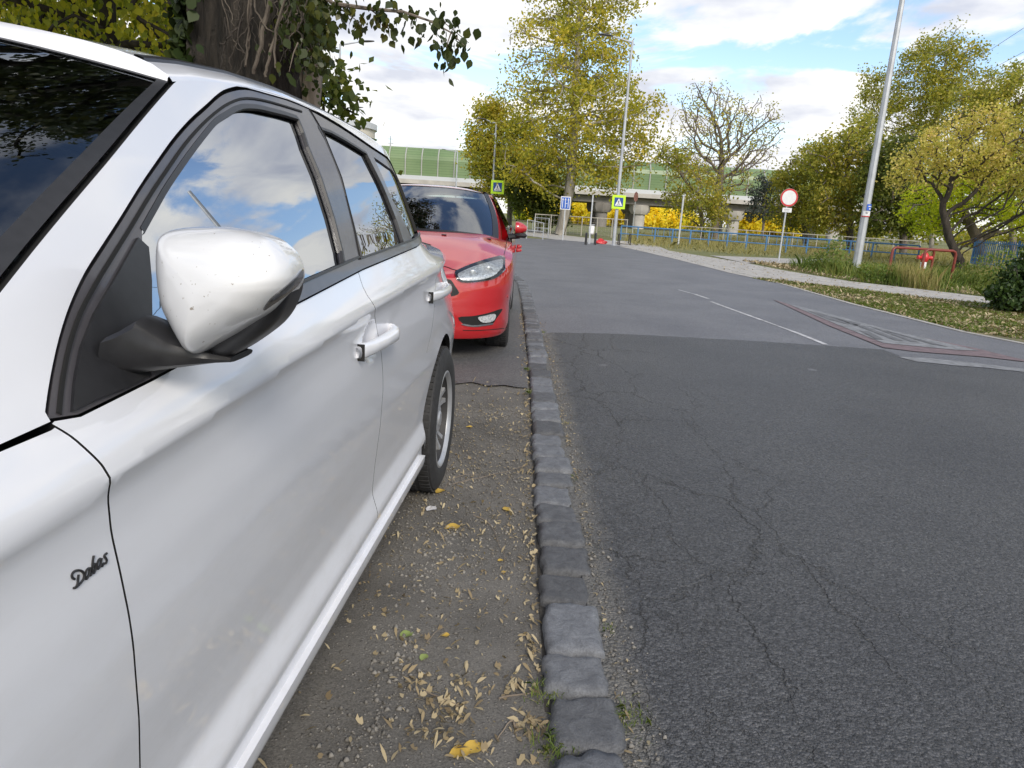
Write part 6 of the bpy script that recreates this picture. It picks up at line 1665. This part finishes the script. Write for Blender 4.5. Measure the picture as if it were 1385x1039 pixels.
# yellow leafed trees beyond, top left
for k, (px, Y2, rz_, lab) in enumerate(((60, 10.5, 1.2, 'yellow-green leaved tree showing above the windscreen, at the left edge'), (175, 9.0, 1.25, 'brighter yellow leaved tree between the left edge and the huge trunk'), (250, 13.5, 1.8, 'shaded yellow-green tree far behind the huge trunk'))):
    X = hx(px, Y2); zc2 = [4.1, 3.7, 4.6][k]
    tree(lab, [(X-.4, Y2+.8, 0), (X-.3, Y2+.6, 2.0), (X, Y2, zc2)], [((X,Y2,zc2),(1.9,1.3,rz_),1.2), ((X+.7,Y2-.2,zc2-.7),(1.3,1.0,.8),.7), ((X-1.1,Y2,zc2-.5),(1.2,1,.9),.6), ((X,Y2+.8,2.2),(2.2,.9,.9),.8)], .13, L_YEL, B_DARK, 7000, .068, 300+k, nattr=520, step=.28, spread=.17, rthr=.035, rmin=.007, shape=LEAF6, droop=.85)
tree('dark green hedge-like tree closing the view behind the white car, far left', [(-9,15.5,0),(-9,15.5,1.5),(-9,15.5,3)], [((-11,15.5,2.4),(3.6,1.2,2.4)), ((-6.2,15.5,2.2),(3.2,1.2,2.3))], .16, L_DKG, B_DARK, 12000, .20, 333, nattr=420, step=.4, spread=.3, rthr=.06)

# trees further right, just outside the frame: they stand in the door glass and on the paint
for k, (az, Y, h, r_) in enumerate(((41, 26, 9.5, 3.4), (50, 20, 8.0, 3.2), (62, 17, 10.0, 3.6), (78, 12, 8.5, 3.4), (100, 2, 9.0, 3.6))):
    D = Y/math.cos(R_(az)) if az < 80 else 34; X = D*math.sin(R_(az)); Yy = D*math.cos(R_(az))
    tree(['tree just outside the right edge, nearest the dark bush', 'second tree outside the right edge', 'third tree outside the right edge', 'fourth tree outside the right edge', 'fifth tree outside the right edge, level with the camera'][k],
         [(X, Yy, 0), (X, Yy, h*.35), (X+.3, Yy, h*.6)], [((X,Yy,h*.62),(r_,r_,h*.34)), ((X+1,Yy,h*.4),(r_,r_*.8,h*.22),.5)], .2, L_MIX, B_GREY, 7000, .28, 400+9*k, group='trees outside the right edge', nattr=380, step=.6, spread=.4, rthr=.08)
# ------------------------------------------------------------------ ground cover and litter
def in_poly(poly, n, seed):
    rs = np.random.default_rng(seed); A = np.array(poly); lo, hi = A.min(0), A.max(0); out = []
    while sum(len(o) for o in out) < n:
        g = rs.uniform(lo, hi, (n*2, 2)); out.append(g[pip([tuple(p) for p in A], g)])
    return np.vstack(out)[:n]
def pxpoly(px): return [tuple(gz(x, y)[:2]) for x, y in px]
def blades(name, XY, h, w_, m, seed, hv=.5, lean=.45, z0=0.0, kind='stuff', parent=None, rel=None, label=None, cat=None):
    rs = np.random.default_rng(seed); n = len(XY); a = rs.uniform(0, 2*np.pi, n); H_ = h*(1+rs.uniform(-hv, hv, n)); W_ = w_*(.6+.8*rs.random(n))
    if np.ndim(z0) == 0: z0 = np.full(n, z0)
    b = np.stack([XY[:, 0], XY[:, 1], z0], 1); s = np.stack([np.cos(a), np.sin(a), 0*a], 1)*W_[:, None]/2
    l = rs.normal(0, lean, (n, 2)); mid = b+np.stack([l[:, 0]*H_*.3, l[:, 1]*H_*.3, H_*.55], 1); t = b+np.stack([l[:, 0]*H_, l[:, 1]*H_, H_*(1-.3*np.clip(np.hypot(l[:, 0], l[:, 1]), 0, 1))], 1)
    V = np.stack([b-s, b+s, mid+s*.8, t, mid-s*.8], 1).reshape(-1, 3)
    o = fastmesh(name, V, 5, m, parent, rel); tag(o, label, cat)
    if kind: o['kind'] = kind
    return o
G_DRY = leafmat('grass_dry', [(0,(.13,.15,.04)),(.4,(.26,.25,.09)),(1,(.46,.38,.20))], tl=.3, scale=.35)
G_GRN = leafmat('grass_green', [(0,(.06,.11,.02)),(.5,(.14,.20,.04)),(1,(.30,.28,.09))], tl=.35, scale=.8)
G_SEED = leafmat('weed_plume', [(0,(.20,.20,.07)),(.5,(.34,.30,.12)),(1,(.48,.38,.20))], tl=.35, scale=.8)
L_LIT = leafmat('litter', [(0,(.09,.065,.04)),(.4,(.28,.22,.13)),(1,(.54,.46,.30))], tl=.1, scale=1.5, rough=.8)
far_f = pxpoly([(842,331),(905,337),(1005,346.5),(1120,351),(1235,386),(1330,399),(1460,415),(1460,352),(1300,340),(1100,329),(960,321),(850,316)])
blades('meadow_grass', in_poly(far_f, 46000, 1), .17, .018, G_DRY, 2, lean=.5)
blades('meadow_grass', in_poly(pxpoly([(842,331),(960,341),(1100,349),(1460,372),(1460,352),(1300,340),(1100,329),(960,321),(850,316)]), 22000, 3), .34, .014, G_SEED, 4, lean=.3)
# strip of worn grass between road and path
vgp = pxpoly([(1014,377),(1060,380.5),(1150,392),(1230,402),(1330,412.5),(1440,425),(1440,462),(1385,462),(1300,449),(1150,411.5),(1060,386)])
q = in_poly(vgp, 60000, 5); rs = np.random.default_rng(6)
dm = np.sin(q[:, 0]*2.1+1.3*np.sin(q[:, 1]*1.1))*np.sin(q[:, 1]*1.7+q[:, 0]); q = q[rs.random(len(q)) < np.clip(.55+.6*dm, .12, 1)]
blades('verge_grass', q[::2], .05, .010, G_GRN, 7, lean=.7, z0=.018)
def litter(name, XY, size, m, seed, z, shape=LEAF6, asp=.6, tilt=.3, kind='stuff', var=.5):
    rs = np.random.default_rng(seed); n = len(XY); a = rs.uniform(0, 2*np.pi, n); tx, ty = rs.normal(0, tilt, n), rs.normal(0, tilt, n)
    S = shape.copy(); S[:, 0] *= asp; S[:, 2] *= 1.8; s = size*(1+rs.uniform(-var, var, n)); P = S[None]*s[:, None, None]
    c, s_ = np.cos(a)[:, None], np.sin(a)[:, None]; x = P[:, :, 0]*c-P[:, :, 1]*s_; y = P[:, :, 0]*s_+P[:, :, 1]*c; zz = P[:, :, 2]+x*tx[:, None]+y*ty[:, None]
    zz = zz-zz.min(1, keepdims=True)*1.0
    V = np.stack([x+XY[:, :1], y+XY[:, 1:2], zz+(z if np.ndim(z) == 0 else z[:, None])], 2).reshape(-1, 3)
    o = fastmesh(name, V, len(S), m)
    if kind: o['kind'] = kind
    return o
litter('leaf_litter', in_poly(vgp, 9000, 8), .048, L_LIT, 9, .022, tilt=.4)
lp2 = pxpoly([(1000,353),(1060,365),(1150,380),(1230,389),(1330,401),(1440,412),(1440,404),(1230,383),(1150,374),(1070,360)])
litter('leaf_litter', in_poly(lp2, 4500, 10), .07, L_LIT, 11, .02, tilt=.5)
litter('leaf_litter', in_poly(path, 500, 12), .05, L_LIT, 13, .03)
# weeds round the lamp post and the guard hoops
wp = pxpoly([(1075,367),(1150,381),(1230,390),(1330,402),(1440,412),(1440,372),(1330,366),(1200,362),(1120,358)])
def patch_weeds(name, spots, m, h, w_, n, seed, rad, lean=.35, hv=.5):
    rs = np.random.default_rng(seed); XY = []
    for (px, py, rx) in spots:
        c = gz(px, py)[:2]; k = c[1]/FPX; XY.append(c+rs.normal(0, 1, (n, 2))*np.array([rx*k*.55, rad]))
    return blades(name, np.vstack(XY), h, w_, m, seed+1, lean=lean, hv=hv)
blades('weeds', in_poly(wp, 14000, 14), .20, .014, G_GRN, 15, lean=.4, hv=.7)
patch_weeds('weeds', [(1095,366,16),(1118,370,14),(1135,374,14),(1180,380,18),(1200,384,14),(1225,386,20),(1250,388,16),(1300,388,26),(1335,392,26),(1265,386,14)], G_GRN, .36, .016, 420, 20, .5, hv=.7)
patch_weeds('weeds', [(1228,388,16),(1240,390,10),(1330,384,14),(1348,388,12),(1215,386,10)], G_SEED, .55, .010, 260, 22, .4, lean=.22)
# tall leafy stems left of the post
C = []
rs = np.random.default_rng(31)
for px, py, hgt in ((1122,371,.95),(1128,372,1.05),(1113,370,.8),(1135,374,.7),(1098,368,.45),(1105,369,.55),(1330,394,.9),(1345,396,1.0),(1320,392,.8),(1300,390,.6),(1358,398,1.0),(1170,381,.4),(1190,384,.45)):
    c = gz(px, py)
    for _ in range(170):
        t = rs.random(); C.append((c[0]+rs.normal(0, .09+.12*(1-t)), c[1]+rs.normal(0, .12), hgt*t*1.1))
o = leaves('weeds', np.array(C), .075, G_GRN, None, None, 32, LEAF4, droop=.1); o['kind'] = 'stuff'
# dark bush at the right edge
bc = gz(1374, 424)
e = empty('bush', (bc[0], bc[1], 0), 'dense dark green bush cut off by the right edge beside the verge', 'bush')
Yb = bc[1]; N_, pr, rad, ch = skeleton(None, [np.array([bc[0],Yb,0]), np.array([bc[0],Yb,.25])], [((bc[0]+.1,Yb,.50),(.58,.5,.48)), ((bc[0]-.22,Yb-.1,.30),(.40,.35,.28),.5), ((bc[0]+.25,Yb,.95),(.35,.35,.30),.4)], 500, .09, .03, 41)
limbs_mesh('stems', N_, pr, rad, B_DARK, e, (bc[0], Yb, 0), .003, 4)
leaves('foliage', crown_pts(N_, rad, .02, 6500, .06, 42), .062, leafmat('bush_leaf', [(0,(.018,.035,.010)),(.6,(.04,.075,.018)),(1,(.10,.14,.03))], tl=.25, scale=2.5, rough=.4), e, (bc[0], Yb, 0), 43, LEAF6)
# verge between white car and kerb
rs = np.random.default_rng(50)
kx = np.vectorize(kerbx)
def strip(n, y0, y1, seed, pw=1.0):
    r = np.random.default_rng(seed); y = y0+(y1-y0)*r.random(n)**pw; x = r.uniform(-.62, 1, n); x = np.where(x < -9, x, -.62+(kx(y)+.60)*r.random(n)); return np.stack([x, y], 1)
A = strip(560, .7, 5.0, 51)
kerbside = np.stack([kx(yy := rs.uniform(.8, 9, 620))-np.abs(rs.normal(0, .03, 620))-.004, yy], 1)
clus = []
for px, py, n, sx in ((600,960,75,34),(575,985,65,30),(640,930,34,24),(560,930,22,18),(700,930,40,14),(590,880,18,30),(720,880,36,10),(715,985,50,12),(640,1010,30,20),(580,860,12,20),(690,700,12,18)):
    P_ = np.stack([rs.normal(px, sx, n), rs.normal(py, sx*.8, n)], 1); clus += [tuple(gz(*p)[:2]) for p in P_ if p[0] < 732]
_all = np.vstack([A, kerbside, np.array(clus)]); _k = np.random.default_rng(3).random(len(_all)) < .38
LEAFI = np.array([(0,-.5,0),(.5,-.35,.10),(.34,.05,-.04),(.55,.30,.12),(0,.55,.02),(-.4,.22,.10),(-.3,-.10,0),(-.5,-.3,.14)])
litter('leaf_litter', _all[_k], .0115, L_LIT, 152, .006, shape=LEAFI, asp=.9, tilt=.5, var=.7)
litter('leaf_litter', _all[~_k], .0185, L_LIT, 52, .006, asp=.36, tilt=.45, var=.7)
litter('leaf_litter', strip(1500, 1.9, 4.4, 53), .012, L_LIT, 54, .006, asp=.5, tilt=.35)
litter('leaf_litter', np.stack([kx(yy := rs.uniform(.8, 8, 260))+.175+np.abs(rs.normal(0, .03, 260)), yy], 1), .016, L_LIT, 55, RZ+.003, asp=.4)
# pebbles
M_PEB = leafmat('pebble', [(0,(.09,.085,.078)),(.5,(.17,.16,.145)),(1,(.33,.31,.28))], tl=0.0, scale=3, rough=.85)
def pebbles(name, XY, size, m, seed, z):
    rs = np.random.default_rng(seed); n = len(XY)
    base = np.array([(1,0,0),(0,1,0),(-1,0,0),(0,-1,0),(0,0,.8),(0,0,-.5)]); Fx = np.array([(0,1,4),(1,2,4),(2,3,4),(3,0,4),(1,0,5),(2,1,5),(3,2,5),(0,3,5)])
    B = base[None]*(1+rs.uniform(-.35, .35, (n, 6, 3))); a = rs.uniform(0, 6.28, n); s = size*(.45+1.3*rs.random(n)**3)
    x = B[:, :, 0]*np.cos(a)[:, None]-B[:, :, 1]*np.sin(a)[:, None]; y = B[:, :, 0]*np.sin(a)[:, None]+B[:, :, 1]*np.cos(a)[:, None]
    P = np.stack([x, y, B[:, :, 2]], 2)*s[:, None, None]+np.stack([XY[:, 0], XY[:, 1], np.full(n, z)+s*.3], 1)[:, None]
    me = bpy.data.meshes.new(name); V = P.reshape(-1, 3); F = (Fx[None]+np.arange(n)[:, None, None]*6).reshape(-1, 3)
    me.vertices.add(len(V)); me.vertices.foreach_set('co', V.astype(np.float32).ravel()); me.loops.add(len(F)*3); me.loops.foreach_set('vertex_index', F.astype(np.int32).ravel())
    me.polygons.add(len(F)); me.polygons.foreach_set('loop_start', np.arange(0, len(F)*3, 3, dtype=np.int32)); me.update(calc_edges=True)
    o = link(name, me, m); o['kind'] = 'stuff'; return o
pebbles('gravel', strip(5200, .7, 5.0, 60), .0028, M_PEB, 61, .003)
pebbles('gravel', strip(5000, 2.2, 4.4, 62), .0042, M_PEB, 63, .003)
sl = np.stack([-.40+.055*(yy := rs.uniform(.7, 2.6, 1300))+rs.normal(.03, .05, 1300), yy], 1); pebbles('gravel', sl, .0058, M_PEB, 64, .002)
pebbles('gravel', np.stack([kx(yy := rs.uniform(.8, 7, 1500))+.18+np.abs(rs.normal(0, .045, 1500)), yy], 1), .0048, M_PEB, 65, RZ)
# larger single leaves, twigs, scraps
L_BIG = leafmat('fallen_yellow_leaf', [(0,(.40,.26,.05)),(1,(.62,.42,.08))], tl=.15, scale=9, clump=.9)
L_BIGG = leafmat('fallen_green_leaf', [(0,(.16,.22,.06)),(1,(.30,.36,.12))], tl=.15, scale=9)
def one_leaf(px, py, size, m, label, seed, curl=.3, cat='leaf'):
    r = random.Random(seed); c = gz(px, py, .008); bm = []; n = 7; V = []; a0 = r.uniform(0, 6.28)
    for i in range(n):
        t = i/(n-1); w_ = math.sin(math.pi*t**.8)**.8*.36+.02
        for j in range(-2, 3):
            x = j/2*w_*(1+.12*math.sin(7*t+j)); y = t-.5; z = curl*(abs(j)/2)**1.6*w_+curl*.5*(t-.5)**2+.03*math.sin(9*t+2*j)
            V.append((x, y, z))
    V = np.array(V)*size; V[:, 2] -= V[:, 2].min(); ca, sa = math.cos(a0), math.sin(a0); V = np.stack([V[:, 0]*ca-V[:, 1]*sa, V[:, 0]*sa+V[:, 1]*ca, V[:, 2]], 1)
    F = [[i*5+j, i*5+j+1, (i+1)*5+j+1, (i+1)*5+j] for i in range(n-1) for j in range(4)]
    o = mesh('fallen_leaf', V, F, m, smooth=True); o.location = (c[0], c[1], .004)
    tag(o, label, cat, 'larger fallen leaves on the dirt strip'); return o
for k, (px, py, sz, m, lab) in enumerate((
 (595,664,.055,L_BIG,'crumpled yellow leaf against the rear tyre of the white car'), (612,713,.065,L_BIG,'large ochre leaf below the white scrap, left of the kerb'),
 (685,688,.045,L_BIG,'bright yellow leaf between the rear tyre and the kerb'), (602,858,.028,L_BIG,'small yellow leaf right of the green leaf'),
 (550,858,.045,L_BIGG,'pale green leaf lying nearest the white sill'), (573,888,.032,L_BIGG,'second, smaller pale green leaf below the first'),
 (638,1012,.055,L_BIG,'long curled ochre leaf at the bottom of the dirt strip'), (622,1018,.05,L_BIG,'curled ochre leaf beside the long one at the bottom edge'),
 (677,757,.022,L_BIG,'small yellow leaf close to the kerb, beside the bent twig'), (597,642,.03,L_BIG,'dry leaf just behind the rear tyre'), (635,577,.04,L_BIG,'pale leaf far up the strip beside the tyre'), (681,773,.02,L_BIG,'tiny ochre leaf under the bent twig'))):
    one_leaf(px, py, sz, m, lab, 70+k)
M_SCRAP = plain('white_scrap', (.55,.54,.55), rough=.8)
o = one_leaf(583, 687, .055, M_SCRAP, 'flat whitish scrap lying behind the rear tyre', 99, curl=.08, cat='scrap'); o.name = 'paper_scrap'; del o['group']
M_TWIG = plain('dry_twig', (.20,.16,.12), rough=.85, var=.3)
for px, lab in (([(640,697),(655,703),(668,716),(674,735),(682,750),(681,768)], 'bent thin twig curving down beside the kerb'), ([(600,662),(612,648),(630,642),(650,643)], 'forked twig lying beside the rear tyre'), ([(612,655),(640,648),(675,640),(712,630)], 'long pale straw reaching from the tyre to the kerb'),
  ([(578,868),(588,857),(601,848)], 'reddish stem beside the green leaf'), ([(573,935),(600,945),(628,957)], 'thin straight twig among the dry leaves'), ([(675,945),(700,940),(722,937)], 'thick dry stalk touching the kerb'), ([(700,985),(690,975),(672,1000)], 'dark twig near the bottom of the strip'), ([(862,995),(868,988),(876,1002)], 'short dark twig right of the kerb on the asphalt')):
    P_ = [gz(x, y, .012) for x, y in smoothp(px, 4)]; b = MB(); r0 = .0028 if 'stalk' in lab or 'dark' in lab else .0016; b.tube([tuple(p+rng.normal(0, .0012, 3)) for p in P_], list(np.linspace(r0, r0*.5, len(P_))), 5)
    c = P_[0]; o = b.build('twig', M_TWIG, rel=(c[0], c[1], 0)); o.location = (c[0], c[1], 0); tag(o, lab, 'twig', 'twigs on the dirt strip')
# tufts of grass at the kerb
for k, (px, py, n, h, lab) in enumerate(((848,972,260,.038,'largest grass tuft at the asphalt side of the kerb, near the bottom edge'), (735,938,200,.035,'grass tuft in the gap left of the nearest kerb stones'), (765,1008,240,.03,'moss-like tuft in the joint between the two lowest kerb stones'), (822,850,90,.022,'small green tuft right of the large kerb stone'), (742,1012,160,.04,'grass tuft at the dirt side of the lowest kerb stone'),
   (766,573,60,.03,'dry tuft beside the asphalt, level with the rear tyre'), (776,646,50,.022,'tiny green tuft on the asphalt edge below the tyre'), (716,531,90,.05,'tuft at the corner of the broken asphalt piece'), (718,478,60,.05,'dry tuft on the kerb beside the hatchback wheel'), (735,450,60,.04,'farthest small tuft on the asphalt side of the kerb'), (712,500,70,.05,'tuft between kerb and broken asphalt, before the hatchback'))):
    c = gz(px, py, .02)[:2]; r = np.random.default_rng(90+k); s = .016+.012*(n > 150)
    XY = c+r.normal(0, 1, (n, 2))*np.array([s*.8, s*1.1]); z0 = .018
    o = blades('grass_tuft', XY[:int(n*.55)], h*.5, .0022, G_GRN if k not in (5, 8) else G_DRY, 91+k, lean=.7, z0=z0, kind=None, label=lab, cat='grass tuft'); o['group'] = 'grass tufts along the kerb'
